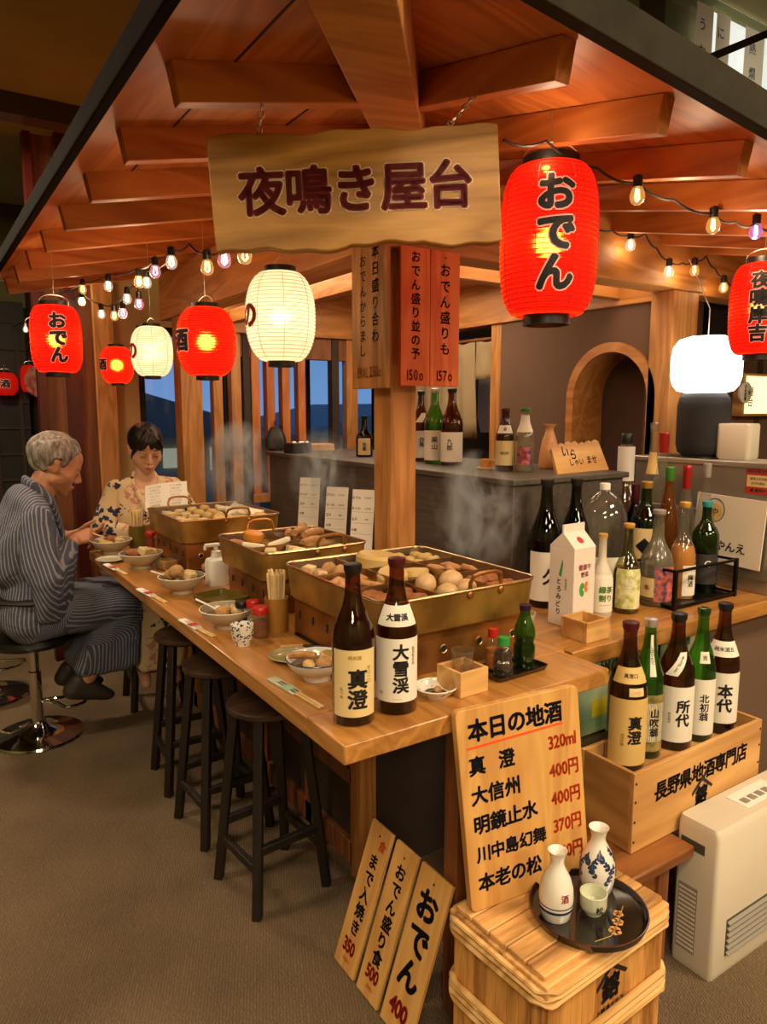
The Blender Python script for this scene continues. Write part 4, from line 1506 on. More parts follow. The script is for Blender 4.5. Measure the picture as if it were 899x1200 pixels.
def put_food(kind, label, group, x, y, z, rz=0.0, s=1.0, tilt=0.0):
    first = kind not in FOOD
    o = food_proto(kind)
    if not first: COL.objects.link(o)
    o.location = (x, y, z)
    o.rotation_euler = (tilt, tilt * 0.6, rz)
    o.scale = (s, s, s)
    tag(o, label, 'food', group)
    return o


def fill(kind, where, x0, x1, y0, y1, nx, ny, s=1.0, z=None, word=None, tilt=0.25, lift=0.0):
    """A compartment of like pieces."""
    for i in range(nx):
        for j in range(ny):
            x = x0 + (i + 0.5 + random.uniform(-.10, .10)) * (x1 - x0) / nx
            y = y0 + (j + 0.5 + random.uniform(-.10, .10)) * (y1 - y0) / ny
            put_food(kind, word + ' ' + where, word + ' ' + where, x, y, (z or ZB) - 0.008 + lift + random.uniform(0, 0.004), random.uniform(0, PI), s * random.uniform(0.9, 1.08), random.uniform(-tilt, tilt))


# nearest pan: x0 .215 w .485 -> dividers x .39,.555 ; y0 .185 h .535 -> .367,.543
fill('fish_cake_ball', 'in the left corner of the nearest oden pan', 0.235, 0.375, 0.56, 0.70, 2, 2, 1.0, word='brown fish cake ball')
fill('fried_tofu', 'beside the brown balls in the nearest oden pan', 0.245, 0.30, 0.56, 0.69, 1, 2, 0.8, word='pale tofu cube', lift=0.012)
fill('fish_paste_strip', 'in the left middle compartment of the nearest oden pan', 0.235, 0.38, 0.385, 0.525, 2, 3, 1.0, word='reddish fish paste strip')
fill('fried_fish_cake', 'in the front compartment of the nearest oden pan', 0.24, 0.385, 0.205, 0.355, 2, 3, 1.0, word='dark fried fish cake')
fill('daikon_slice', 'in the back middle compartment of the nearest oden pan', 0.40, 0.545, 0.565, 0.695, 1, 1, 1.35, word='big pale radish slice', tilt=0.1, lift=0.004)
put_food('daikon_slice', 'smaller pale radish slice behind the big one in the nearest oden pan', None, 0.512, 0.655, ZB + 0.002, 0.3, 0.95, 0.2)
fill('daikon_slice', 'in the central compartment of the nearest oden pan', 0.395, 0.55, 0.385, 0.53, 2, 1, 0.95, word='round radish slice', tilt=0.3, lift=0.004)
fill('boiled_egg', 'in the front middle compartment of the nearest oden pan', 0.40, 0.545, 0.205, 0.355, 2, 2, 1.22, word='boiled egg', lift=0.004)
fill('potato_piece', 'in the far back compartment of the nearest oden pan', 0.565, 0.685, 0.56, 0.70, 2, 3, 0.85, word='small pale potato piece')
fill('fish_paste_strip', 'in the right middle compartment of the nearest oden pan', 0.565, 0.685, 0.385, 0.525, 2, 2, 1.05, word='orange fish paste strip', lift=0.006)
fill('fried_fish_cake', 'in the right corner of the nearest oden pan', 0.575, 0.68, 0.215, 0.355, 2, 2, 0.82, word='small orange fried fish cake')
# middle pan: x .22-.60 (divider .41), y .86-1.27 (divider 1.01)
for i in range(7):
    put_food('fish_sausage', 'long pale fish sausage stacked at the back of the middle oden pan', 'fish sausages stacked in the middle oden pan', 0.50 + 0.018 * (i % 3) - 0.02, 1.04 + 0.030 * i, ZB + 0.004 + 0.022 * (i % 2), R(30 + 5 * i), 1.05, 0.1)
put_food('carrot_slice', 'round bright yellow piece at the back of the middle oden pan', None, 0.315, 1.165, ZB + 0.018, 0.2, 1.25, 0.15)
fill('fish_cake_triangle', 'in the left half of the middle oden pan', 0.245, 0.40, 1.03, 1.14, 2, 1, 1.25, word='white fish cake triangle', lift=0.012, tilt=0.35)
fill('fish_paste_strip', 'at the far edge of the middle oden pan', 0.24, 0.40, 1.18, 1.26, 2, 1, 1.1, word='brown fish paste strip')
fill('konnyaku_piece', 'behind the fish sausages in the middle oden pan', 0.42, 0.47, 1.20, 1.26, 1, 1, 1.0, word='grey yam jelly piece', lift=0.012)
fill('fried_tofu', 'in the front compartment of the middle oden pan', 0.25, 0.40, 0.88, 1.0, 2, 2, 1.0, word='yellow tofu block', lift=0.004)
fill('fish_cake_triangle', 'in the front right compartment of the middle oden pan', 0.42, 0.58, 0.88, 1.0, 2, 2, 0.95, word='small white fish cake', tilt=0.3)
# farthest pan
fill('fried_tofu', 'in the left part of the farthest oden pan', 0.235, 0.36, 1.66, 2.08, 2, 4, 1.0, word='yellowish tofu block', lift=0.004)
fill('potato_piece', 'in the middle of the farthest oden pan', 0.36, 0.47, 1.66, 2.08, 2, 4, 0.95, word='pale brown potato piece', lift=0.006)
fill('fish_cake_triangle', 'heaped at the right of the farthest oden pan', 0.47, 0.62, 1.72, 2.05, 2, 3, 1.3, word='large white fish cake', lift=0.016, tilt=0.5)
fill('daikon_slice', 'at the front of the farthest oden pan', 0.36, 0.62, 1.655, 1.73, 3, 1, 0.75, word='small radish slice', lift=0.006, tilt=0.4)
fill('kelp_knot', 'along the far edge of the farthest oden pan', 0.25, 0.60, 2.06, 2.10, 4, 1, 1.0, word='dark kelp knot', lift=0.008)


# ---------------------------------------------------------------- tableware
def bowl(label, x, y, r, h, m='ceramic', group='food bowls along the counter', liquid='soup', rim=None, min_='ceramic_in'):
    t = thing('food_bowl', label, 'bowl', (x, y, HT), group=group)
    rf, rb = 0.45 * r, 0.40 * r
    out = [(0, 0.004), (rf - 0.006, 0.004), (rf - 0.004, 0), (rf, 0), (rf, 0.010), (rf + 0.004, 0.013), (r * 0.80, h * 0.5), (r * 0.95, h * 0.82), (r, h)]
    ins = [(r - 0.002, h + 0.001), (r - 0.0045, h - 0.001), (r * 0.92 - 0.003, h * 0.78), (r * 0.74, h * 0.46), (rb, 0.018), (0, 0.015)]
    G().lathe(out, 48).lathe([(r, h)] + ins, 48, mi=1).build('bowl_body', [m, min_], t)
    rim = rim or 'label_white'
    if rim: G().tube([((r - 0.001) * math.cos(a), (r - 0.001) * math.sin(a), h) for a in [2 * PI * i / 48 for i in range(48)]], 0.0016, 6, True).build('rim_line', rim, t)
    k = 0.66
    rs = r * 0.845
    if liquid: G().lathe([(0, h * k), (rs, h * k), (rs - 0.002, h * k - 0.003), (0, h * k - 0.003)], 40).build('soup', liquid, t)
    for zz, rr in ((0.62, 0.875), (0.40, 0.72)):
        pass
    return h * k


def serve(where, x, y, z, items):
    for kind, word, dx, dy, dz, s, rz in items:
        put_food(kind, word + ' ' + where, None, x + dx, y + dy, HT + z - 0.006 + dz, rz, s, 0.25)


b5 = at(362, 800, z=HT)
k = bowl('white bowl with blue waves holding oden, behind the cream label sake bottle', 0.125, 0.345, 0.075, 0.052, 'ceramic_white', rim='ceramic_blue', min_='ceramic_white')
serve('in the wave patterned bowl behind the sake bottle', 0.125, 0.345, k, (('fish_sausage', 'fish sausage standing up', -0.03, 0.02, 0.018, 0.62, 2.2), ('daikon_slice', 'flat radish slice', 0.035, -0.005, 0.004, 0.66, 0.4), ('fish_cake_ball', 'small fish cake ball', 0.0, -0.028, 0.003, 0.85, 0),
                                                                        ('potato_piece', 'potato piece', -0.034, -0.02, 0.002, 0.7, 1.0)))
k = bowl('grey striped bowl of oden with a spoon, nearest the blue and white cup', 0.098, 0.862, 0.079, 0.056)
serve('in the spoon bowl nearest the blue and white cup', 0.098, 0.862, k, (('fish_cake_ball', 'fish cake ball', -0.022, -0.012, 0.004, 0.95, 0), ('boiled_egg', 'egg half', 0.02, -0.022, 0.003, 0.85, 0.5), ('fried_tofu', 'tofu cube', -0.004, 0.02, 0.003, 0.7, 0.4), ('potato_piece', 'potato piece', 0.03, 0.022, 0.006, 0.55, 0.4)))
k = bowl('grey striped bowl heaped with oden, second bowl beyond the blue and white cup', 0.115, 1.335, 0.081, 0.060)
serve('heaped in the second bowl beyond the cup', 0.115, 1.335, k, (('fish_cake_ball', 'brown fish cake ball', -0.018, 0.012, 0.022, 1.2, 0), ('fried_light' and 'fish_cake_ball', 'rear brown fish cake ball', -0.035, 0.028, 0.010, 1.05, 1), ('fried_tofu', 'tofu block', 0.022, -0.012, 0.010, 1.0, 0.5), ('potato_piece', 'potato piece', 0.03, 0.02, 0.006, 0.9, 0)))
k = bowl('grey bowl heaped with oden, third beyond the cup, beside the tofu box', 0.105, 1.825, 0.086, 0.062)
serve('heaped in the third bowl beyond the cup', 0.105, 1.825, k, (('fried_fish_cake', 'dark fried fish cake', -0.032, 0.012, 0.012, 0.9, 0), ('fried_tofu', 'pale tofu block', 0.01, -0.006, 0.016, 1.15, 0.5), ('potato_piece', 'pale potato piece', 0.04, 0.01, 0.006, 0.95, 0)))
k = bowl('wide grey bowl of oden that the man eats from', 0.075, 2.205, 0.088, 0.060)
serve('in the bowl the man eats from', 0.075, 2.205, k, (('fried_fish_cake', 'fried fish cake', 0.0, 0.012, 0.012, 0.95, 0.4), ('fried_tofu', 'pale tofu block', 0.03, -0.01, 0.008, 0.9, 0.5), ('daikon_slice', 'pale radish slice', -0.03, -0.02, 0.004, 0.7, 0.5)))


def spoon(label, p, q):
    t = thing('spoon', label, 'spoon', p, group='white spoons')
    p, q = Vector(p), Vector(q)
    G().tube([(0, 0, 0), (q - p) * 0.5 + Vector((0, 0, 0.002)), q - p], [0.003, 0.0024, 0.0034], 8).build('handle', 'plastic_white', t)
    G().ball(((q - p) * -0.06)[:], (0.010, 0.007, 0.005)).build('spoon_bowl', 'plastic_white', t)


spoon('white spoon leaning out of the bowl nearest the blue and white cup', (0.09, 0.865, HT + 0.040), (0.028, 0.928, HT + 0.078))
spoon('white spoon leaning out of the second bowl beyond the cup', (0.10, 1.36, HT + 0.042), (0.028, 1.405, HT + 0.074))


def plate(label, x, y, r, m, h=0.012, sx=1.0, inner=None):
    t = thing('small_plate', label, 'plate', (x, y, HT))
    o = [(0, 0), (r * 0.6, 0), (r * 0.62, 0.002), (r * 0.9, h * 0.7), (r, h), (r - 0.003, h + 0.0015), (r * 0.86, h * 0.72), (r * 0.58, 0.0045), (0, 0.0045)]
    b = G().lathe(o, 40).build('plate_body', m, t)
    if inner: G().lathe([(0, 0.0062), (r * 0.5, 0.0062), (r * 0.5, 0.0045), (0, 0.0045)], 28).build('sauce', inner, t)
    return t


plate('shallow pale plate on the counter edge beside the man', 0.028, 2.02, 0.062, 'celadon')
plate('olive glass plate half hidden behind the wave patterned bowl', 0.135, 0.500, 0.062, 'label_olive_glass')
t = plate('small patterned dish of pickles right of the white label sake bottle', 0.300, 0.105, 0.050, 'china_dish', 0.022, inner='soup')
put_food('fish_cake_ball', 'pale pickle piece in the small patterned dish', None, 0.306, 0.105, HT + 0.004, 0, 0.42)
put_food('kelp_knot', 'dark green pickle in the small patterned dish', None, 0.288, 0.110, HT + 0.005, 0.3, 0.5)


def chopsticks(label, p0, p1, sleeve='paper_white'):
    p0, p1 = at(*p0, z=HT), at(*p1, z=HT)
    L = (p1 - p0).length
    t = thing('chopstick_set', label, 'chopsticks', (p0.x, p0.y, HT), math.atan2(p1.y - p0.y, p1.x - p0.x), 'chopsticks in paper sleeves')
    k = L * 0.55
    G().box(0, k, -0.0125, 0.0125, 0.0, 0.006).build('paper_sleeve', sleeve, t, bevel=0.002)
    for s in (-1, 1): G().beam((k * 0.3, s * 0.0042, 0.0035), (L, s * 0.0042, 0.0035), 0.006, 0.005).build('chopstick', 'chopstick', t, bevel=0.001)
    G().box(k * 0.55, k * 0.8, -0.0128, 0.0128, 0.0061, 0.0066).build('sleeve_print', 'mint' if sleeve == 'mint_paper' else 'ink_pink', t)


chopsticks('chopsticks in a mint patterned sleeve in front of the wave patterned bowl', (318, 796), (377, 831), 'mint_paper')
chopsticks('chopsticks in a paper sleeve in front of the bowl nearest the cup', (213, 727), (250, 747))
chopsticks('chopsticks in a paper sleeve in front of the second bowl beyond the cup', (163, 691), (194, 707))
chopsticks('chopsticks in a paper sleeve in front of the third bowl beyond the cup', (124, 662), (148, 674))


def holder(label, x, y, r, h, m, n):
    t = thing('chopstick_holder', label, 'chopstick holder', (x, y, HT), group='chopstick holders')
    G().lathe([(0, 0), (r, 0), (r, h), (r - 0.005, h), (r - 0.005, 0.006), (0, 0.006)], 36).build('cup_body', m, t)
    for i in range(n):
        a = 2.4 * i
        q = (r - 0.011) * math.sqrt((i + 0.5) / n)
        x0, y0 = q * math.cos(a), q * math.sin(a)
        o = G().beam((x0 * 0.7, y0 * 0.7, 0.007), (x0 * 1.22, y0 * 1.22, h + 0.075 + 0.006 * math.sin(i * 5)), 0.0062, 0.0062, (1, 0, 0)).build('chopstick', 'chopstick', None, bevel=0.0008)
        o.location = (x, y, HT)
        tag(o, 'pale wooden chopstick standing in the ' + label.split(' full')[0], 'chopstick', 'chopsticks in the ' + label.split(' full')[0])


holder('front wooden holder full of pale chopsticks left of the nearest pan', 0.205, 0.742, 0.0345, 0.10, 'holder_z', 22)
holder('far olive holder full of pale chopsticks between the man and the woman', 0.205, 2.265, 0.037, 0.105, 'holder_olive', 22)



def shaker(label, x, y, r, h, capm, content, fill_=0.8, name='spice_bottle'):
    t = thing(name, label, 'spice bottle', (x, y, HT), group='table seasonings')
    G().lathe([(0, 0), (r, 0), (r, h * 0.7), (r * 0.9, h * 0.76), (r * 0.9, h * 0.8)], 28).build('glass_jar', 'glass_clear', t)
    G().lathe([(0, 0.003), (r * 0.93, 0.003), (r * 0.93, h * 0.7 * fill_), (0, h * 0.7 * fill_)], 24).build('contents', content, t)
    G().lathe([(0, h * 0.77), (r * 0.98, h * 0.77), (r, h * 0.79), (r, h * 0.96), (r * 0.9, h), (0, h)], 28).build('cap', capm, t)
    return t


shaker('red capped bottle of brown spice nearest the blue and white cup', 0.142, 0.715, 0.0235, 0.088, 'red_plastic', 'spice')
shaker('red capped seasoning jar behind the brown spice bottle', 0.152, 0.792, 0.019, 0.088, 'red_plastic', 'plastic_ivory', 0.6)
shaker('dark capped seasoning jar farthest from the front chopstick holder', 0.132, 0.828, 0.019, 0.080, 'black', 'soy', 0.55)
shaker('red capped sauce bottle beside the far chopstick holder', 0.245, 2.185, 0.026, 0.085, 'red_plastic', 'red_foil', 0.95)
shaker('brown seasoning jar right of the far red sauce bottle', 0.262, 2.10, 0.024, 0.078, 'spice', 'spice', 0.95)
t = thing('china_cup', 'small blue and white patterned cup on the counter edge', 'cup', (0.072, 0.678, HT))
G().lathe([(0, 0.003), (0.017, 0.003), (0.018, 0), (0.021, 0), (0.021, 0.006), (0.029, 0.022), (0.0315, 0.042), (0.032, 0.058), (0.030, 0.0585), (0.0285, 0.042), (0.024, 0.018), (0, 0.012)], 36).build('cup_body', 'china_cup', t)
G().lathe([(0, 0.04), (0.0288, 0.04), (0.0285, 0.038), (0, 0.038)], 28).build('tea', 'celadon', t)
# pump bottle
x, y = 0.262, 1.385
t = thing('pump_bottle', 'white pump soap bottle between the middle and far pans', 'bottle', (x, y, HT))
G().lathe([(0, 0), (0.036, 0), (0.037, 0.004), (0.037, 0.082), (0.033, 0.094), (0.018, 0.102), (0.018, 0.108), (0, 0.108)], 32, sq=5).build('bottle_body', 'plastic_white', t)
G().lathe([(0.0185, 0.104), (0.0185, 0.124), (0.008, 0.128), (0.008, 0.142), (0, 0.142)], 24).build('collar', 'plastic_white', t)
G().box(-0.042, 0.014, -0.010, 0.010, 0.142, 0.154).build('pump_head', 'plastic_white', t, bevel=0.004)
G().box(-0.046, -0.036, -0.005, 0.005, 0.130, 0.146).build('pump_spout', 'plastic_white', t, bevel=0.002)
# sponge on a dark tray, small box, folded napkins behind
t = thing('sponge', 'pink sponge on a dark tray in front of the far burner', 'sponge', (0.325, 1.545, HT + 0.013), R(8))
lumpy(G().box(-0.055, 0.055, -0.035, 0.035, 0, 0.030).build('sponge_block', 'sponge', t, bevel=0.01), 0, 1, 0)
t = thing('tray', 'dark tray under the pink sponge beside the far burner', 'tray', (0.325, 1.545, HT), R(8))
G().add(*loft([(rrect(-0.085, 0.085, -0.06, 0.06, 0.012), 0), (rrect(-0.09, 0.09, -0.065, 0.065, 0.012), 0.014), (rrect(-0.086, 0.086, -0.061, 0.061, 0.012), 0.014), (rrect(-0.083, 0.083, -0.058, 0.058, 0.012), 0.012)])).build('tray_body', 'lacquer', t)
t = thing('tofu_box', 'small clear box of brown food beside the third bowl', 'box', (0.185, 1.735, HT), R(10))
G().add(*loft([(rrect(-0.034, 0.034, -0.034, 0.034, 0.01), 0), (rrect(-0.040, 0.040, -0.040, 0.040, 0.012), 0.044)])).build('box_body', 'glass_pale', t)
lumpy(G().box(-0.03, 0.03, -0.03, 0.03, 0.003, 0.040).build('contents', 'fried_light', t, bevel=0.006), 0, 1, 0)
t = thing('small_dish', 'small dark dish of pink slices left of the far sauce bottle', 'dish', (0.165, 2.10, HT))
G().lathe([(0, 0), (0.03, 0), (0.048, 0.014), (0.046, 0.0155), (0.028, 0.004), (0, 0.004)], 32).build('dish_body', 'lacquer', t)
lumpy(G().ball((0, 0, 0.014), (0.032, 0.026, 0.011)).build('pink_slices', 'salmonish', t), 0.004, 60, 2)
t = thing('serving_box', 'olive serving box lying behind the white spoon bowl', 'box', (0.175, 1.12, HT), R(12))
G().add(*loft([(rrect(-0.055, 0.055, -0.075, 0.075, 0.012), 0), (rrect(-0.062, 0.062, -0.082, 0.082, 0.014), 0.028), (rrect(-0.058, 0.058, -0.078, 0.078, 0.012), 0.028), (rrect(-0.054, 0.054, -0.074, 0.074, 0.012), 0.006)])).build('box_body', 'holder_olive', t)
t = thing('ladle', 'small ladle with a pink handle behind the wave patterned bowl', 'ladle', (0.20, 0.545, HT), R(-25))
G().tube([(-0.07, 0, 0.008), (-0.01, 0, 0.010)], [0.007, 0.005], 10).build('handle', 'sponge', t)
G().tube([(-0.01, 0, 0.010), (0.05, 0, 0.007)], 0.004, 8).build('shaft', 'black_metal', t)
G().lathe([(0, 0), (0.014, 0.001), (0.02, 0.009), (0.018, 0.010), (0.012, 0.004), (0, 0.003)], 20, Matrix.Translation((0.06, 0, 0))).build('ladle_bowl', 'black_metal', t)
# paper menus standing against the raised counter
for lb, px, w, h in (('white printed menu sheet farthest left against the dark raised counter', 362, 0.105, 0.25), ('white printed menu sheet, middle one against the dark raised counter', 394, 0.105, 0.245), ('white printed menu sheet nearest the front post on the raised counter', 425, 0.10, 0.26)):
    p = at(px, 590, x=0.90)
    zb_ = HT + 0.001
    hh_ = zof(0.95, p.y, {362: 559, 394: 570, 425: 573}[px]) - zb_
    M = frame((0.885, p.y, zb_), (0.60, -0.80, 0), (0.05, 0.02, hh_))
    t = thing('menu_sheet', lb, 'menu', matrix=M, group='menu sheets by the raised counter')
    sh = G().box(-w / 2, w / 2, 0, hh_, -0.001, 0.0008).build('sheet', 'paper_white', t, smooth=0)
    letters('lettering', [('おでん', 0.013, -0.03, hh_ - 0.035, False), ('三〇〇円', 0.008, 0.02, hh_ - 0.035, False), ('ちくわ', 0.013, -0.03, hh_ - 0.08, False), ('一五〇円', 0.008, 0.02, hh_ - 0.08, False), ('玉子', 0.013, -0.035, hh_ - 0.125, False), ('百円', 0.008, 0.02, hh_ - 0.125, False), ('大根', 0.013, -0.035, hh_ - 0.17, False)], 'ink', sh, Matrix(), eps=0.0016)
    G().box(-0.045, 0.045, hh_ - 0.095, hh_ - 0.094, 0.0008, 0.0014).box(-0.045, 0.045, hh_ - 0.142, hh_ - 0.141, 0.0008, 0.0014).box(-0.045, 0.045, hh_ - 0.187, hh_ - 0.186, 0.0008, 0.0014).build('rule_lines', 'plastic_grey', sh)


# ---------------------------------------------------------------- bottles
PROF = {
    'sake': [(0, 0), (.90, 0), (1, .012), (1, .50), (.985, .545), (.90, .60), (.72, .665), (.52, .73), (.41, .79), (.365, .85), (.345, .93), (.345, .955), (.40, .957), (.40, .975), (.36, .976)],
    'wine': [(0, 0), (.92, 0), (1, .015), (1, .60), (.97, .645), (.80, .70), (.55, .745), (.40, .79), (.36, .84), (.35, .95), (.39, .952), (.39, .975), (.34, .976)],
    'beer': [(0, 0), (.9, 0), (1, .02), (1, .52), (.95, .58), (.78, .66), (.55, .75), (.45, .83), (.42, .92), (.46, .925), (.46, .96), (.40, .962)],
    'round': [(0, 0), (.88, 0), (1, .02), (1, .40), (.97, .46), (.86, .53), (.64, .60), (.44, .66), (.35, .73), (.33, .93), (.38, .935), (.38, .965), (.32, .966)],
    'jug': [(0, 0), (.92, 0), (1, .02), (1, .42), (.96, .47), (1, .52), (1, .62), (.94, .72), (.78, .82), (.52, .885), (.24, .92), (.20, .93), (.20, .97)],
    'pourer': [(0, 0), (.92, 0), (1, .02), (1, .48), (.92, .54), (.62, .62), (.52, .65), (.52, .90), (.34, .91), (.34, .97)],
    'soy': [(0, 0), (.92, 0), (1, .03), (1, .34), (.84, .40), (.96, .46), (1, .54), (.90, .64), (.66, .74), (.50, .82), (.46, .93), (.5, .94), (.5, .96)],
}


def rprof(kind, Rr, H):
    ps = [(r * Rr, z * H) for r, z in PROF[kind]]

    def f(v):
        v = max(0.001, v)
        for (r0, z0), (r1, z1) in zip(ps, ps[1:]):
            if z0 <= v <= z1 and z1 > z0: return r0 + (r1 - r0) * (v - z0) / (z1 - z0)
        return ps[-1][0]
    return ps, f


def bottle(label, x, y, z, Rr, top, glass, capm, kind='sake', labels=(), face=0.0, group=None, fill_=None, capz=0.93, name='sake_bottle', cat='bottle', H=None):
    """top: image row of the cap's top; labels: (z0, z1, centre deg, width deg, material, [(ink, items)])."""
    H = H or (zof(x, y, top) - z) / 0.99
    t = thing(name, label, cat, (x, y, z), azc(x, y) + R(face), group)
    ps, rf = rprof(kind, Rr, H)
    b = G().lathe(ps, 40).build('bottle_body', glass, t, smooth=60)
    if fill_:
        m, lv = fill_
        q = [(0, 0.004)] + [(rf(0.004 + (lv * H - 0.004) * i / 14) - 0.003, 0.004 + (lv * H - 0.004) * i / 14) for i in range(15)] + [(0, lv * H)]
        G().lathe(q, 32).build('drink', m, t, smooth=60)
    rc = rf(capz * H) + 0.0012
    G().lathe([(rf(capz * H - 0.001) + .0008, capz * H), (rc, capz * H + 0.002), (max(rc, rf(0.965 * H) + 0.001), 0.955 * H), (max(rc, rf(0.965 * H) + 0.001), 0.985 * H), (rc * 0.9, 0.99 * H), (0, 0.99 * H)], 28).build('cap', capm, t)
    for z0, z1, c, wd, m, texts in labels:
        z0, z1 = z0 * H, z1 * H
        n, k = max(4, int(wd / 5)), 8
        vs, fs = [], []
        slant = 0
        if isinstance(c, tuple): c, slant = c
        for j in range(k + 1):
            zz = z0 + (z1 - z0) * j / k
            for i in range(n + 1):
                a = R(c - wd / 2 + wd * i / n) + slant * (j / k - 0.5)
                r = rf(zz) + 0.0007
                vs.append((r * math.cos(a), r * math.sin(a), zz))
        for j in range(k):
            for i in range(n): fs.append((j * (n + 1) + i, j * (n + 1) + i + 1, (j + 1) * (n + 1) + i + 1, (j + 1) * (n + 1) + i))
        lb = G().add(vs, fs).build('label', m, t, smooth=180)
        a0, zc = R(c), (z0 + z1) / 2

        def wrap(u, v, e):
            zz = zc + v
            r = rf(zz) + e
            a = a0 + u / rf(zc) + slant * ((zz - z0) / (z1 - z0) - 0.5)
            return (r * math.cos(a), r * math.sin(a), zz)
        for ink, items in texts: letters('lettering', items, ink, lb, wrap=wrap, eps=0.0014, step=0.006)
    return t


def cap_ring(t): return t


V = lambda s, size, u, v, **k: (s, size, u, v, True, dict(dict(bold=0.025), **k))
Hh = lambda s, size, u, v, **k: (s, size, u, v, False, dict(dict(bold=0.02), **k))

bottle('brown sake bottle with a cream label at the front corner of the counter', 0.080, 0.098, HT, 0.0445, 660, 'glass_brown', 'black', labels=(
    (0.065, 0.485, 0, 128, 'label_cream', [('ink', [V('真澄', 0.043, 0.006, -0.012, bold=0.035)]), ('ink_gold', [Hh('純米酒', 0.009, 0.0, 0.055), V('辛口一〇', 0.009, 0.030, 0.018), V('生一本', 0.008, -0.028, -0.02)])]),), face=4)
bottle('brown sake bottle with a white label, right of the cream label one', 0.186, 0.095, HT, 0.0445, 653, 'glass_brown', 'wine_foil', labels=(
    (0.09, 0.50, 0, 150, 'label_white', [('ink', [V('大雪渓', 0.036, 0.008, 0.004, bold=0.035)]), ('ink_gold', [V('特別純米酒', 0.008, 0.037, 0.03), Hh('ーーー', 0.007, 0.0, -0.062)]), ('ink_red', [Hh('印', 0.008, -0.036, -0.05)])]),
    (0.575, 0.70, 0, 140, 'label_white', [('ink', [Hh('大雪渓', 0.015, 0.0, -0.002, bold=0.05)])])), face=2)

# wooden box of bottles on the bench
CX0, CX1, CY0, CY1, CZ0, CZ1 = 0.815, 1.41, -0.05, 0.125, 0.368, 0.586
t = thing('bottle_crate', 'pale wooden crate with black writing holding five sake bottles', 'crate', ((CX0 + CX1) / 2, (CY0 + CY1) / 2, CZ0), R(0.5))
a, b, h = (CX1 - CX0) / 2, (CY1 - CY0) / 2, CZ1 - CZ0
pb = G().box(-a, a, -b, -b + 0.012, 0, h).build('front_board', 'cratewood_x', t, bevel=0.0015)
G().box(-a, a, b - 0.012, b, 0, h).build('back_board', 'cratewood_x', t, bevel=0.0015)
G().box(-a, -a + 0.012, -b + 0.012, b - 0.012, 0, h).build('end_board', 'cratewood_y', t, bevel=0.0015)
G().box(a - 0.012, a, -b + 0.012, b - 0.012, 0, h).build('end_board', 'cratewood_y', t, bevel=0.0015)
CF = CZ1 - 0.045
G().box(-a + 0.012, a - 0.012, -b + 0.012, b - 0.012, CF - CZ0 - 0.01, CF - CZ0).build('inner_floor', 'cratewood_x', t)
for sx in (-1, 1):
    for zz in (0.03, 0.085, 0.14, 0.19): G().lathe([(0, 0), (0.0035, 0), (0.003, 0.0014), (0, 0.0014)], 10, frame((sx * (a - 0.008), -b, zz), (1, 0, 0), (0, 0, 1))).build('nail', 'hole_black', pb)


def emblem(M, s, parent, ink='ink', word='上野酒セサラ'):
    g = G()
    T = M @ Matrix.Scale(s, 4)
    g.prism([(-0.52, 0.18), (0, 0.62), (0.62, 0.16), (0.54, 0.10), (0, 0.47), (-0.50, 0.06)], 0.0, 0.004 / s * 0.2, T)
    g.build('emblem_roof', ink, parent, smooth=0)
    letters('emblem_mark', [('鎔', 0.66 * s, 0, -0.02 * s, False, dict(bold=0.05))], ink, parent, M)
    letters('lettering', [(word, 0.17 * s, 0, -0.50 * s, False, dict(bold=0.03))], ink, parent, M)


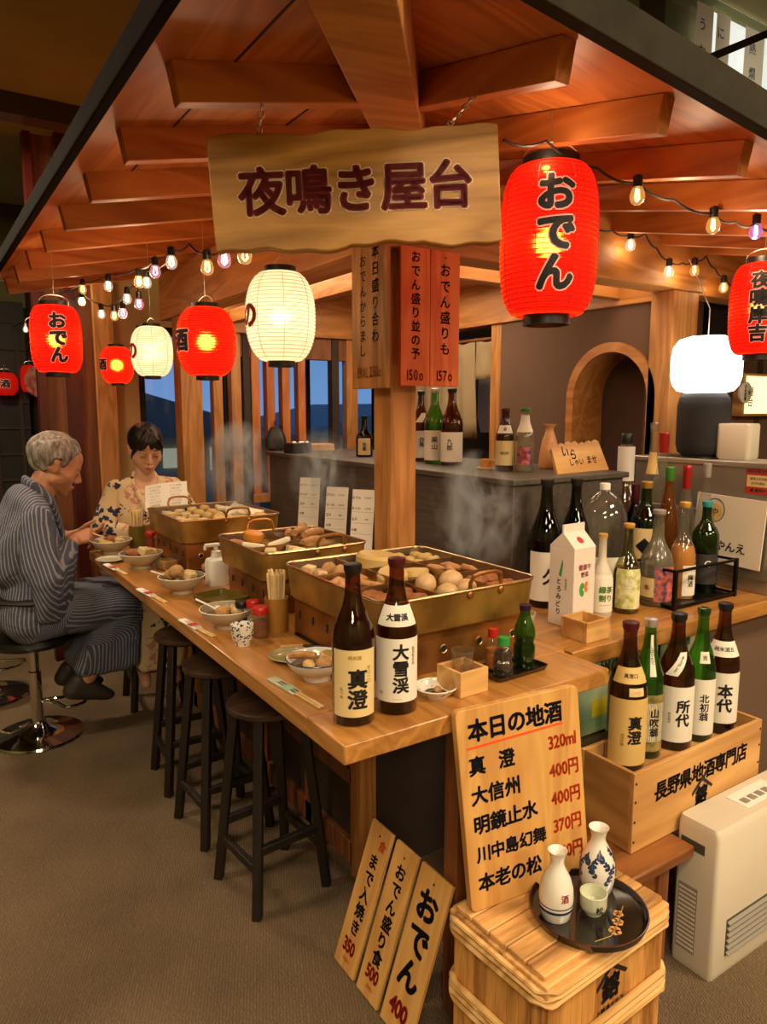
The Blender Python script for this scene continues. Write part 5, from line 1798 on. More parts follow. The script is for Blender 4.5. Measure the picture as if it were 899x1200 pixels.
M = frame((0, -b, h / 2), (1, 0, 0), (0, 0, 1))
letters('lettering', [('長野県地酒専門店', 0.057, 0.005, 0.032, False, dict(bold=0.035, gap=0.95))], 'ink', pb, M)
emblem(frame((0.002, -b - 0.0006, h / 2 - 0.036), (1, 0, 0), (0, 0, 1)), 0.085, pb)
g5 = None
for lb, px, pyb, tp, w, gl, cp, kd, lab, fc in (
        ('brown sake bottle with a tan label, first on the left in the crate', 719, 888, 728, 44, 'glass_brown', 'wine_foil', 'sake',
         ((0.045, 0.50, 8, 140, 'label_gold', [('ink', [V('真澄', 0.040, 0.012, 0.006, bold=0.035)]), ('ink_gold', [V('純米吟醸', 0.009, -0.02, -0.02)])]), (0.60, 0.70, 5, 130, 'label_gold', [('ink', [Hh('真澄口', 0.012, 0, 0)])]), (0.52, 0.575, 22, 46, 'label_cream', [('ink_orange', [Hh('一〇', 0.009, 0, 0)])])), 6),
        ('green sake bottle with an ornate olive label, second in the crate', 751, 880, 724, 36, 'glass_green', 'silver_foil', 'sake',
         ((0.06, 0.47, 0, 150, 'label_olive', []), (0.13, 0.41, 22, 88, 'label_white', [('ink', [V('山吹翁', 0.027, 0.002, 0, bold=0.035)])]), (0.60, 0.88, 14, 26, 'label_white', [('ink', [V('しぼりたて', 0.010, 0, 0)])])), 6),
        ('dark sake bottle with a slanted neck label, third in the crate', 787, 871, 718, 42, 'glass_brown', 'black', 'sake',
         ((0.07, 0.48, 6, 140, 'label_white', [('ink', [V('所代', 0.040, 0.018, 0.004, bold=0.035)]), ('ink_gold', [V('特別純米', 0.008, -0.018, -0.01)])]), (0.56, 0.72, (10, 0.9), 40, 'label_white', [('ink', [V('あらばしり', 0.009, 0, 0)])])), 2),
        ('bright green sake bottle with a white label, fourth in the crate', 816, 863, 712, 34, 'glass_green', 'glass_green', 'sake',
         ((0.06, 0.48, 0, 150, 'label_white', [('ink', [V('北初翁', 0.027, 0.012, 0.0, bold=0.03)])]), (0.60, 0.68, 12, 44, 'label_white', [('ink', [Hh('吉', 0.014, 0, 0)])])), 6),
        ('brown sake bottle with two bold characters, last on the right in the crate', 841, 853, 706, 38, 'glass_brown', 'black', 'sake',
         ((0.09, 0.48, 0, 150, 'label_white', [('ink', [V('本代', 0.044, 0.008, 0.0, bold=0.035)])]), (0.60, 0.71, 0, 150, 'label_white', [('ink', [Hh('純米酒五', 0.014, 0, 0)])])), 8)):
    p = at(px, pyb, z=CF)
    d_ = (p - CAMP).dot(_fw)
    rr = w / 2 * d_ / FPX
    p.y = min(max(p.y, CY0 + 0.014 + rr), CY1 - 0.014 - rr)
    bottle(lb, p.x, p.y, CF, rr, tp, gl, cp, kd, lab, fc, 'sake bottles in the wooden crate')

# bench under the crate
t = thing('wooden_bench', 'small brown wooden bench carrying the crate of sake bottles', 'bench', (0.845, 0.0, 0))
G().box(-0.15, 0.145, -0.12, 0.11, 0.335, 0.367).build('seat', 'bench_x', t, bevel=0.006)
for sx, sy in ((-0.11, -0.085), (0.045, -0.085), (-0.11, 0.08), (0.045, 0.08)): G().box(sx - 0.02, sx + 0.02, sy - 0.018, sy + 0.018, 0, 0.336).build('leg', 'bench_z', t, bevel=0.003)
G().box(-0.11, 0.045, -0.092, -0.078, 0.27, 0.335).build('apron', 'bench_x', t, bevel=0.002)
G().box(-0.11, 0.045, 0.073, 0.087, 0.10, 0.13).build('stretcher', 'bench_x', t, bevel=0.002)

# banded wooden chest
BZ = 0.42
BX, BY, BRZ = 0.478, -0.125, R(3)
t = thing('sake_chest', 'wooden chest bound with bamboo hoops carrying the round black tray', 'chest', (BX, BY, 0), BRZ)
ca, cb = 0.192, 0.128
n = 11
g = G()
for i in range(n):
    x0, x1 = -ca + 2 * ca * i / n, -ca + 2 * ca * (i + 1) / n
    for s in (-1, 1): g.box(x0 + .0006, x1 - .0006, s * cb - 0.007, s * cb + 0.007, 0.004, BZ - 0.04)
for i in range(8):
    y0, y1 = -cb + 2 * cb * i / 8, -cb + 2 * cb * (i + 1) / 8
    for s in (-1, 1): g.box(s * ca - 0.007, s * ca + 0.007, y0 + .0006, y1 - .0006, 0.004, BZ - 0.04)
bd = g.build('chest_body', 'chest_z', t, bevel=0.0012)
lid = G().box(-ca - 0.012, ca + 0.012, -cb - 0.012, cb + 0.012, BZ - 0.042, BZ - 0.012).build('lid', 'chest_x', t, bevel=0.004)
for i in range(5):
    y0 = -cb + 2 * cb * i / 5
    G().box(-ca - 0.004, ca + 0.004, y0 + 0.0015, y0 + 2 * cb / 5 - 0.0015, BZ - 0.013, BZ).build('lid_board', 'chest_x', lid, bevel=0.003)


def hoop(z, off, n_, tw):
    for k in range(n_):
        pts = []
        poly = rrect(-ca - off, ca + off, -cb - off, cb + off, 0.035, 6)
        m = len(poly)
        for i, (x, y) in enumerate(poly):
            pts.append((x, y, z + k * 0.0135 + tw * math.sin(i * 1.3 + k * 2)))
        G().tube(pts, 0.0078, 8, True, flat=0.8).build('bamboo_hoop', 'bamboo', t)


hoop(BZ - 0.054, 0.016, 3, 0.003)
hoop(0.208, 0.016, 4, 0.004)
hoop(0.03, 0.016, 3, 0.004)
emblem(frame((0.005, -cb - 0.0072, 0.302), (1, 0, 0), (0, 0, 1)), 0.092, bd)

# menu board of today's sake
BL, BR = at(555, 1072, z=BZ + 0.001), at(692, 1020, z=BZ + 0.001)
BL.y += 0.012
BR.y += 0.012
TL, TR = at(530, 847, y=-0.030), at(663, 806, y=-0.030)
bm_, tm_ = (BL + BR) / 2, (TL + TR) / 2
bw, bh_ = 0.332, (tm_ - bm_).length + 0.012
t = thing('sake_menu_board', 'leaning wooden menu board listing sake names and red prices', 'menu board', matrix=frame(bm_, BR - BL, tm_ - bm_))
pl = rrect(-bw / 2, bw / 2, 0, bh_, 0.014, 4)
SH = Matrix(((1, -0.075, 0, 0), (0, 1, 0, 0), (0, 0, 1, 0), (0, 0, 0, 1)))       # the board is cut slightly askew
bd = G().prism(pl, -0.009, 0.009, SH).build('board', 'board_z', t, bevel=0.0015)
rows = (('真  澄', '320ml'), ('大信州', '400円'), ('明鏡止水', '400円'), ('川中島幻舞', '370円'), ('本老の松', '350円'))
its = [('本日の地酒', 0.052, -0.012, bh_ - 0.050, False, dict(bold=0.04, gap=0.98))]
red = []
for i, (s, pz) in enumerate(rows):
    y = bh_ - 0.128 - i * 0.0665
    sz = 0.044 if len(s) < 5 else 0.039
    wd = sum(0.4 if c == ' ' else 1.0 for c in s) * sz * 0.98
    its.append((s, sz, -bw / 2 + 0.022 + wd / 2, y, False, dict(bold=0.035, gap=0.98)))
    red.append((pz, 0.042, bw / 2 - 0.055, y + 0.008, False, dict(bold=0.035, gap=0.78, sx=0.8)))
letters('lettering', its, 'ink_blue', bd, SH, eps=0.0099)
letters('price_lettering', red, 'ink_orange', bd, SH, eps=0.0099)
G().prism([(-0.145, bh_ - 0.089), (0.115, bh_ - 0.082), (0.115, bh_ - 0.077), (-0.145, bh_ - 0.084)], 0.009, 0.0098, SH).build('red_rule', 'ink_orange', bd, smooth=0)

# tray with flasks and cup
TX, TY = 0.498, -0.186
t = thing('round_tray', 'round black lacquer tray with painted red flowers on the chest', 'tray', (TX, TY, BZ))
tr = G().lathe([(0, 0), (0.112, 0), (0.120, 0.003), (0.125, 0.018), (0.122, 0.019), (0.117, 0.007), (0.11, 0.005), (0, 0.005)], 64).build('tray_body', 'lacquer', t)
G().tube([(0.1235 * math.cos(a), 0.1235 * math.sin(a), 0.0188) for a in [2 * PI * i / 64 for i in range(64)]], 0.0017, 6, True).build('rim_line', 'lacquer_red', t)
g = G()
for fx, fy, s in ((0.0, -0.072, 0.016), (0.026, -0.058, 0.014), (0.047, -0.042, 0.013)):
    for k in range(5):
        a = 2 * PI * k / 5 + fx * 30
        g.lathe([(0, 0.0054), (s * 0.42, 0.0054), (s * 0.42, 0.005)], 12, Matrix.Translation((fx + s * 0.45 * math.cos(a), fy + s * 0.45 * math.sin(a), 0.0002)))
g.build('painted_flowers', 'salmonish', tr)
G().tube([(-0.06, -0.07, 0.0053), (-0.02, -0.078, 0.0056), (0.02, -0.062, 0.0056), (0.075, -0.032, 0.0053)], 0.001, 5).build('painted_stem', 'ink_gold', tr)


def tokkuri(label, px, py, w, tp, m, bands):
    z = BZ + 0.0055
    p = at(px, py, z=z)
    d_ = (p - CAMP).dot(_fw)
    r = w / 2 * d_ / FPX
    h = zof(p.x, p.y, tp) - z
    t = thing('sake_flask', label, 'sake flask', p, azc(p.x, p.y), 'ceramic sake flasks on the tray')
    P_ = [(0, .003), (.70, .003), (.72, 0), (.80, 0), (.84, .02), (.97, .18), (1, .32), (.95, .46), (.78, .60), (.52, .72), (.40, .79), (.38, .85), (.46, .94), (.56, 1.0), (.50, .995), (.36, .86), (.30, .75), (0, .70)]
    b = G().lathe([(q * r, zz * h) for q, zz in P_], 44).build('flask_body', m, t, smooth=60)

    def rf(v):
        q = v / h
        for (r0, z0), (r1, z1) in zip(P_[3:14], P_[4:14]):
            if z0 <= q <= z1 and z1 > z0: return r * (r0 + (r1 - r0) * (q - z0) / (z1 - z0))
        return r
    for k, zz in enumerate(bands):
        hh_ = 0.0022 if k else 0.006
        G().lathe([(rf(zz * h) + 0.0002, zz * h), (rf(zz * h) + 0.0007, zz * h), (rf(zz * h + hh_) + 0.0007, zz * h + hh_), (rf(zz * h + hh_) + 0.0002, zz * h + hh_)], 44).build('blue_band', 'ceramic_blue', b)
    if not bands:
        wq = lambda u, v, e: ((rf(v) + e) * math.cos(u / r), (rf(v) + e) * math.sin(u / r), v)
        g = G()
        random.seed(5)
        for k in range(9):
            u0, v0 = -0.075 + 0.0185 * k, h * (0.20 + 0.28 * ((k * 0.618) % 1))
            st = [(u0 + 0.006 * i * (1 if k % 2 else -1), v0 + 0.008 * i) for i in range(5)]
            g.tube([wq(u, v, 0.0004) for u, v in st], 0.0011, 5)
            for i, (u, v) in enumerate(st):
                for sg in (-1, 1):
                    an, L_ = 0.6 * sg + (0.5 if k % 2 else 2.4), 0.010 + 0.003 * (i % 2)
                    ring = [(u + L_ * (0.5 + 0.5 * math.cos(a)) * math.cos(an) - L_ * 0.30 * math.sin(a) * math.sin(an), v + L_ * (0.5 + 0.5 * math.cos(a)) * math.sin(an) + L_ * 0.30 * math.sin(a) * math.cos(an)) for a in [2 * PI * q / 10 for q in range(10)]]
                    g.add([wq(a, b_, 0.0007) for a, b_ in ring], [tuple(range(10))])
        g.build('plant_painting', 'ceramic_blue', b, smooth=0)
    if bands:
        wrap = lambda u, v, e: ((rf(v) + e) * math.cos(u / r + 0.55), (rf(v) + e) * math.sin(u / r + 0.55), v)
        letters('flower_mark', [('酒', 0.019, 0, h * 0.40, False, dict(bold=0.03))], 'ink_red', b, wrap=wrap, eps=0.0008, step=0.006)


tokkuri('white sake flask with two dark blue bands, left one on the tray', 651, 1072, 40, 996, 'ceramic_white', (0.155, 0.235))
tokkuri('white sake flask painted with blue plants, behind the small cup', 699, 1040, 41, 969, 'ceramic_white', ())
p = at(695, 1068, z=BZ + 0.0055)
t = thing('sake_cup', 'small pale green sake cup on the round tray', 'cup', p, azc(p.x, p.y))
b = G().lathe([(0, 0.002), (0.015, 0.002), (0.016, 0), (0.019, 0), (0.0195, 0.004), (0.027, 0.012), (0.0285, 0.02), (0.029, 0.046), (0.0268, 0.0465), (0.026, 0.02), (0.02, 0.012), (0, 0.010)], 36).build('cup_body', 'celadon', t, smooth=60)
letters('leaf_mark', [('松', 0.017, 0, 0.022, False, dict(bold=0.03))], 'ink', b, wrap=lambda u, v, e: ((0.0288 + e) * math.cos(u / 0.029 + 0.5), (0.0288 + e) * math.sin(u / 0.029 + 0.5), v), eps=0.0008, step=0.006)

# three boards leaning on the support leg
for lb, y0, y1, its in (
        ('leaning floor board priced 350, farthest from the wooden chest', 0.443, 0.343, [('食', 0.034, 0.022, 0.345, False, 'ink_orange', dict(bold=0.02, rot=-0.15)), ('まで入焼き', 0.042, 0.004, 0.205, True, 'ink', dict(bold=0.035, gap=1.08)), ('350', 0.048, 0, 0.062, False, 'ink_red2', dict(bold=0.045, sx=0.8, gap=0.75)), ('円均一', 0.012, 0.005, 0.027, False, 'ink_orange')]),
        ('leaning floor board priced 500, middle of the three', 0.325, 0.228, [('おでん盛り食', 0.042, 0.002, 0.215, True, 'ink', dict(bold=0.035, gap=1.06)), ('500', 0.046, 0, 0.062, False, 'ink_red2', dict(bold=0.045, sx=0.8, gap=0.75)), ('円均一', 0.012, 0.005, 0.027, False, 'ink_orange')]),
        ('leaning floor board with large writing priced 400, beside the wooden chest', 0.212, 0.090, [('おでん', 0.080, 0.0, 0.225, True, 'ink', dict(bold=0.045, gap=1.05)), ('400', 0.056, -0.004, 0.056, False, 'ink_red2', dict(bold=0.05, sx=0.85, gap=0.75))])):
    if 'ink_red2' not in MATS: mat('ink_red2', 'b3261c', 0.6)
    M = frame((0.217, (y0 + y1) / 2, 0.004), (0, y1 - y0, 0), (0.129, 0, 0.37))
    t = thing('floor_menu_board', lb, 'menu board', matrix=M, group='price boards leaning on the floor')
    w = y0 - y1
    b = G().box(-w / 2, w / 2, 0, 0.392, -0.010, 0.0).build('board', 'board_z', t, bevel=0.0015)
    by = {}
    for s, size, u, v, vert, ink, *k in its: by.setdefault(ink, []).append((s, size, u, v, vert, k[0] if k else {}))
    for ink, q in by.items(): letters('lettering', q, ink, b, Matrix(), eps=0.0009)
    G().lathe([(0, 0), (0.003, 0), (0.003, 0.001), (0, 0.001)], 12, Matrix.Translation((0, 0.365, 0))).build('nail', 'hole_black', b)


# wooden measures
def masu(label, x, y, rz, s, h, z=HT):
    t = thing('sake_measure', label, 'wooden cup', (x, y, z), rz, 'square wooden sake measures')
    k, w = s / 2, 0.008
    for (x0, x1, y0, y1) in ((-k, k, -k, -k + w), (-k, k, k - w, k), (-k, -k + w, -k + w, k - w), (k - w, k, -k + w, k - w)): G().box(x0, x1, y0, y1, 0, h).build('side_board', 'masu_x', t, bevel=0.0012)
    G().box(-k + w, k - w, -k + w, k - w, 0.0, 0.008).build('bottom_board', 'masu_x', t)
    return t


masu('square wooden measure holding a glass of sake on the front counter', 0.372, 0.098, R(2), 0.084, 0.058)
t = thing('sake_glass', 'small clear glass of sake standing in the wooden measure', 'glass', (0.372, 0.098, HT + 0.0085))
G().lathe([(0, 0), (0.022, 0), (0.026, 0.086)], 32).tube([(0.026 * math.cos(a), 0.026 * math.sin(a), 0.086) for a in [2 * PI * i / 32 for i in range(32)]], 0.0009, 6, True).build('glass_body', 'glass_clear', t, smooth=60)
G().lathe([(0, 0.004), (0.0212, 0.004), (0.0240, 0.060), (0, 0.060)], 28).build('sake', 'glass_sake', t, smooth=60)
masu('empty square wooden measure on the side counter in front of the carton', 0.915, 0.212, R(1), 0.094, 0.058, HT - 0.001)

# soy tray
t = thing('condiment_tray', 'small black tray of sauce bottles beside the wooden measure', 'tray', (0.548, 0.125, HT), R(2))
G().add(*loft([(rrect(-0.082, 0.082, -0.046, 0.046, 0.012), 0), (rrect(-0.087, 0.087, -0.051, 0.051, 0.012), 0.012), (rrect(-0.084, 0.084, -0.048, 0.048, 0.012), 0.012), (rrect(-0.081, 0.081, -0.045, 0.045, 0.012), 0.005)])).build('tray_body', 'lacquer', t)
ZT = HT + 0.0055
bottle('small soy sauce bottle with a green cap on the black tray', 0.508, 0.108, ZT, 0.0235, 746, 'glass_clear', 'green_plastic', 'soy', ((0.28, 0.42, 0, 80, 'glass_clear', [('paper_white', [Hh('生しょうゆ', 0.006, 0, 0.003)])]),), fill_=('soy', 0.62), capz=0.78, name='soy_sauce_bottle', group='sauce bottles on the tray')
bottle('red capped sauce bottle behind the green capped one on the tray', 0.512, 0.152, ZT, 0.019, 736, 'glass_clear', 'red_plastic', 'soy', (), fill_=('amber_drink', 0.5), capz=0.78, name='sauce_bottle', group='sauce bottles on the tray')
bottle('ribbed green sauce bottle with purple foil cap on the tray', 0.590, 0.122, ZT, 0.027, 708, 'glass_green', 'purple_foil', 'soy', (), fill_=('soy', 0.45), capz=0.90, name='sauce_bottle', group='sauce bottles on the tray')

# ------------------------------------------------- side counter
ZS = HT - 0.001
GB = 'bottles on the side counter'


def sb(label, px, py, w, tp, glass, capm, kind='sake', labels=(), face=0, x=None, y=None, fill_=None, capz=0.93, name='liquor_bottle'):
    p = at(px, py, z=ZS) if x is None and y is None else at(px, 600, x=x, y=y)
    d_ = (p - CAMP).dot(_fw)
    return bottle(label, p.x, p.y, ZS, w / 2 * d_ / FPX, tp, glass, capm, kind, labels, face, GB, fill_, capz, name)


sb('black sake bottle with a white label beside the raised counter', 637, 709, 36, 561, 'glass_black', 'black', 'sake', ((0.06, 0.44, 10, 150, 'label_white', [('ink', [V('久', 0.055, 0.012, 0.0, bold=0.03)])]),), name='sake_bottle')
sb('black sake bottle behind the milk carton', 671, 704, 33, 560, 'glass_black', 'black', 'sake', name='sake_bottle')
sb('large clear plastic jug with a white cap behind the milk carton', 708, 688, 56, 566, 'glass_clear', 'plastic_white', 'jug', ((0.05, 0.40, 0, 120, 'label_white', [('ink', [V('焼酎', 0.05, 0, 0)])]),), y=0.46, capz=0.935, name='liquor_jug')
sb('ivory plastic bottle with an orange cap right behind the carton', 703, 722, 26, 625, 'plastic_ivory', 'yellow_cap', 'round', ((0.08, 0.52, 20, 150, 'label_white', [('ink_green', [Hh('緑茶', 0.022, 0.004, 0.012, bold=0.04), Hh('割り', 0.022, 0.004, -0.014, bold=0.04)]), ('ink_orange', [Hh('ーーー', 0.012, 0.004, -0.036)])]),) if mat('ink_green', '4a7a2a', 0.6) else ())
sb('olive glass bottle with a green picture label and yellow cap', 733, 716, 31, 613, 'glass_olive', 'yellow_cap', 'round', ((0.06, 0.50, 10, 120, 'label_green', [('label_white', [V('柚子', 0.026, 0.0, 0.01)])]),), fill_=('glass_amber', 0.5))
sb('dark green square shouldered bottle with a cream diamond label', 757, 690, 34, 564, 'glass_dgreen', 'gold_cap', 'wine', ((0.26, 0.58, 0, 100, 'label_cream', [('ink', [Hh('◆', 0.06, 0, 0)])]),), y=0.470)
sb('wine bottle with dark red foil behind the dark green bottle', 744, 690, 22, 567, 'glass_black', 'wine_foil', 'wine', y=0.60, capz=0.80, name='wine_bottle')
sb('frosted pale bottle with a grey cap at the left of the black rack', 773, 702, 38, 597, 'glass_frost', 'plastic_grey', 'round', ((0.06, 0.42, 40, 90, 'label_multi', []), (0.10, 0.30, -30, 60, 'label_cream', [('ink_red', [V('本', 0.02, 0, 0)])])), y=0.325, fill_=('glass_pale', 0.8))
sb('clear bottle of orange liquor with a gold cap in the black rack', 803, 695, 31, 588, 'glass_clear', 'yellow_cap', 'round', ((0.05, 0.36, 40, 70, 'label_white', [('ink', [V('梅酒', 0.022, 0, 0)])]),), y=0.325, fill_=('plum_liquor', 0.55))
sb('dark olive bottle with a teal cap at the right of the black rack', 829, 690, 30, 587, 'glass_dgreen', 'teal_cap', 'wine', ((0.12, 0.44, 15, 100, 'label_dark', [('paper_white', [Hh('G', 0.03, 0.0, 0.02)])]),), y=0.325)
sb('brown bottle with a green screw cap behind the frosted bottle', 783, 680, 27, 547, 'glass_amber', 'green_foil', 'sake', y=0.44, capz=0.88)
sb('clear bottle with a red foil neck behind the orange liquor', 803, 678, 22, 545, 'glass_pale', 'red_foil', 'sake', y=0.43, capz=0.80)
sb('clear bottle with a dark grey cap in front of the metal cabinet', 826, 672, 22, 543, 'glass_clear', 'plastic_grey', 'sake', y=0.39, capz=0.88)
sb('tall clear bottle with a bare neck behind the red capped clear bottle', 762, 660, 22, 495, 'glass_pale', 'glass_clear', 'sake', ((0.66, 0.80, 0, 120, 'label_gold', []),), x=1.745)
sb('clear bottle with a bright red cap left of the speaker', 774, 660, 27, 507, 'glass_clear', 'red_foil', 'sake', x=1.66, capz=0.86)
sb('clear jug with a white collar and dark cap behind the wine bottle', 731, 660, 36, 508, 'glass_clear', 'black', 'pourer', ((0.66, 0.90, 0, 359, 'plastic_white', []),), x=1.68, fill_=('glass_amber', 0.72), capz=0.92, name='liquor_jug')

# carton
p = at(668, 738, z=ZS)
s = 0.047
t = thing('drink_carton', 'white gable top drink carton with a green and orange leaf', 'carton', (p.x + 0.05, p.y + 0.045, ZS), R(2))
hb = zof(p.x, p.y, 644) - ZS
hr = zof(p.x + 0.05, p.y + 0.045, 622) - ZS
bd = G().box(-s, s, -s, s, 0, hb).build('carton_body', 'carton', t, bevel=0.0015)
g = G().add([(-s, -s, hb), (s, -s, hb), (s, s, hb), (-s, s, hb), (-s, 0, hr), (s, 0, hr)], [(0, 1, 5, 4), (2, 3, 4, 5), (1, 2, 5), (3, 0, 4)])
g.box(-s, s, -0.0025, 0.0025, hr - 0.004, hr + 0.022)
g.build('gable_top', 'carton', t, smooth=0)
Mf = frame((0, -s, hb * 0.5), (1, 0, 0), (0, 0, 1))
Ml = frame((-s, 0, hb * 0.5), (0, -1, 0), (0, 0, 1))
letters('lettering', [V('とろみどり', 0.020, -0.008, -0.03, gap=1.15), V('からだに', 0.009, 0.018, 0.01)], 'ink', bd, Ml)
G().add([(-0.01, 0.035, 0), (0.0, 0.03, 0), (0.006, 0.07, 0), (0.003, 0.085, 0)], [(0, 1, 2, 3)], frame((-s - 0.0006, 0, hb * 0.5), (0, -1, 0), (0, 0, 1))).build('leek_mark', 'leaf_green', bd, smooth=0)
letters('lettering', [Hh('健康牛', 0.019, 0, 0.062), Hh('野菜', 0.017, 0, 0.040)], 'ink_pink', bd, Mf)
lp = [(0.018 * math.cos(a) * abs(math.sin(a / 2)) ** .3, 0.021 * math.sin(a)) for a in [2 * PI * i / 24 for i in range(24)]]
G().prism([(x * 0.75 - 0.008, y - 0.005) for x, y in lp], 0, 0.0006, Mf).build('green_leaf', 'leaf_green', bd)
G().prism([(x * 0.55 + 0.010, y * 0.8 + 0.002) for x, y in lp], 0, 0.0009, Mf).build('orange_leaf', 'leaf_orange', bd)
G().lathe([(0, 0.0008), (0.012, 0.0008), (0.012, 0)], 24, frame((0, -s * 0.55, hb + (hr - hb) * 0.45), (1, 0, 0), (0, s, hr - hb))).build('pink_seal', 'ink_pink', bd)
# small tumbler between carton and measure
t = thing('shot_glass', 'small glass of green tea behind the empty wooden measure', 'glass', (0.985, 0.300, ZS))
G().lathe([(0, 0), (0.019, 0), (0.024, 0.052), (0.0228, 0.052), (0.018, 0.005), (0, 0.005)], 28).build('glass_body', 'glass_clear', t, smooth=60)
G().lathe([(0, 0.006), (0.0178, 0.006), (0.021, 0.036), (0, 0.036)], 24).build('tea', 'label_green', t)
t = thing('lidded_bowl', 'small brown bowl right of the nearest pan', 'bowl', (0.82, 0.375, ZS))
G().lathe([(0, 0), (0.028, 0), (0.03, 0.008), (0.044, 0.03), (0.046, 0.046), (0.043, 0.046), (0.038, 0.02), (0, 0.012)], 32).build('bowl_body', 'ceramic', t, smooth=60)
# black bottle rack
x0, x1, y0, y1 = 1.36, 1.70, 0.235, 0.415
hk = zof(x0, y0, 668) - ZS
t = thing('bottle_rack', 'black metal rack around three bottles on the side counter', 'rack', ((x0 + x1) / 2, (y0 + y1) / 2, ZS))
a, b = (x1 - x0) / 2, (y1 - y0) / 2
G().box(-a, a, -b, b, 0, 0.006).build('rack_base', 'black_metal', t, bevel=0.002)
for sx in (-1, 1):
    for sy in (-1, 1): G().box(sx * a - 0.006, sx * a + 0.006, sy * b - 0.006, sy * b + 0.006, 0.0, hk).build('rack_post', 'black_metal', t, bevel=0.001)
for zz in (hk - 0.006, 0.012):
    for sy in (-1, 1): G().box(-a, a, sy * b - 0.004, sy * b + 0.004, zz - 0.004, zz + 0.004).build('rail', 'black_metal', t)
    for sx in (-1, 1): G().box(sx * a - 0.004, sx * a + 0.004, -b, b, zz - 0.004, zz + 0.004).build('rail', 'black_metal', t)

# ------------------------------------------------- on the raised counter
GH = 'bottles on the raised counter'


def hb_(label, px, py, w, tp, glass, capm, kind='sake', labels=(), face=0, fill_=None, capz=0.93, name='liquor_bottle'):
    p = at(px, py, z=HZ)
    d_ = (p - CAMP).dot(_fw)
    return bottle(label, max(p.x, HX + 0.045), p.y, HZ, w / 2 * d_ / FPX, tp, glass, capm, kind, labels, face, GH, fill_, capz, name)


hb_('brown beer bottle with cream labels near the corner of the raised counter', 591, 552, 22, 478, 'glass_brown', 'wine_foil', 'beer', ((0.10, 0.48, 0, 140, 'label_cream', [('ink', [Hh('BEER', 0.014, 0, 0)])]), (0.60, 0.72, 0, 120, 'label_white', [('ink_red', [Hh('麦', 0.014, 0, 0)])])), name='beer_bottle')
hb_('clear bottle with a green cap and red label beside the wooden flask', 614, 553, 22, 478, 'glass_clear', 'green_foil', 'beer', ((0.12, 0.40, 0, 90, 'label_multi', [('ink_red', [V('地酒', 0.018, 0, 0)])]), (0.62, 0.88, 0, 150, 'label_white', [])), fill_=('glass_pale', 0.6))
hb_('brown sake bottle with a white label, right of two others by the post', 529, 545, 26, 455, 'glass_brown', 'black', 'sake', ((0.05, 0.43, 0, 150, 'label_white', [('ink', [V('九郎', 0.025, -0.008, 0.01)])]),), name='sake_bottle')
hb_('green sake bottle between two brown ones beside the post', 509, 543, 24, 455, 'glass_green', 'silver_foil', 'sake', ((0.05, 0.44, 0, 150, 'label_white', [('ink', [V('美山', 0.028, 0, 0.01)])]),), name='sake_bottle')
hb_('brown sake bottle half hidden by the front post', 493, 540, 20, 458, 'glass_brown', 'black', 'sake', ((0.05, 0.43, 0, 150, 'label_white', [('ink', [V('白馬', 0.022, 0.004, 0.01)])]), (0.55, 0.68, (8, 0.8), 50, 'label_white', [])), name='sake_bottle')
hb_('dark bottle with an oval white label left of the front post', 427, 535, 20, 487, 'glass_black', 'black', 'round', ((0.05, 0.45, 0, 90, 'label_cream', [('ink', [V('泡盛', 0.02, 0, 0)])]),))
p = at(643, 549, z=HZ)
hf = zof(p.x, p.y, 497) - HZ
t = thing('wooden_flask', 'tall turned wooden flask with a flared mouth on the raised counter', 'flask', (p.x, p.y, HZ))
G().lathe([(r * hf, z * hf) for r, z in ((0, 0), (.225, 0), (.235, .01), (.235, .05), (.215, .35), (.165, .62), (.105, .80), (.085, .87), (.105, .94), (.155, .99), (.155, 1.0), (.13, 1.0), (.07, .88), (0, .86))], 36).build('flask_body', 'flask_z', t, smooth=60)
p = at(572, 550, z=HZ)
t = thing('orange_tub', 'small orange tub on a saucer beside the beer bottle', 'tub', (p.x, p.y, HZ))
G().lathe([(0, 0), (0.040, 0), (0.045, 0.008), (0.042, 0.009), (0, 0.005)], 28).build('saucer', 'label_cream', t)
G().lathe([(0, 0.006), (0.028, 0.006), (0.031, 0.012), (0.031, 0.036), (0.029, 0.040), (0, 0.040)], 28).build('tub_body', 'orange_drink', t)
p0, p1 = at(654, 548, y=0.66), at(714, 545, y=0.70)
p0.z = p1.z = HZ
L = (p1 - p0).length
t = thing('carved_board', 'pale wooden board with a ragged top and brushed words leaning by the flask', 'sign', matrix=frame(p0, p1 - p0, (0, 0.35, 1)))
hs = 0.115
pts = [(0, 0), (L, 0), (L * 0.93, hs * 0.98)] + [(L * 0.93 * (1 - i / 14), hs * (0.93 + 0.09 * (i % 2) + 0.03 * math.sin(i))) for i in range(1, 14)] + [(0, hs * 0.8)]
b = G().prism(pts, -0.012, 0.0).build('board', 'board_x', t)
letters('lettering', [Hh('いら', 0.045, L * 0.30, hs * 0.64, rot=-0.25), Hh('しゃい', 0.030, L * 0.40, hs * 0.34), Hh('ませ', 0.034, L * 0.70, hs * 0.38)], 'ink', b, Matrix())
p = at(373, 529, z=HZ)
t = thing('bamboo_box', 'flat round bamboo box on the raised counter below the slats', 'box', (max(p.x, 1.075), p.y, HZ))
G().lathe([(0, 0), (0.085, 0), (0.087, 0.004), (0.087, 0.040), (0.083, 0.042), (0, 0.040)], 40).build('box_body', 'board_x', t)
G().tube([(0.0885 * math.cos(a), 0.0885 * math.sin(a), 0.012) for a in [2 * PI * i / 40 for i in range(40)]], 0.003, 6, True).build('band', 'bamboo', t)
p = at(352, 524, z=HZ)
t = thing('black_bag', 'black bag with a handle lying on the raised counter by the window slats', 'bag', (1.19, p.y + 0.02, HZ), R(65))
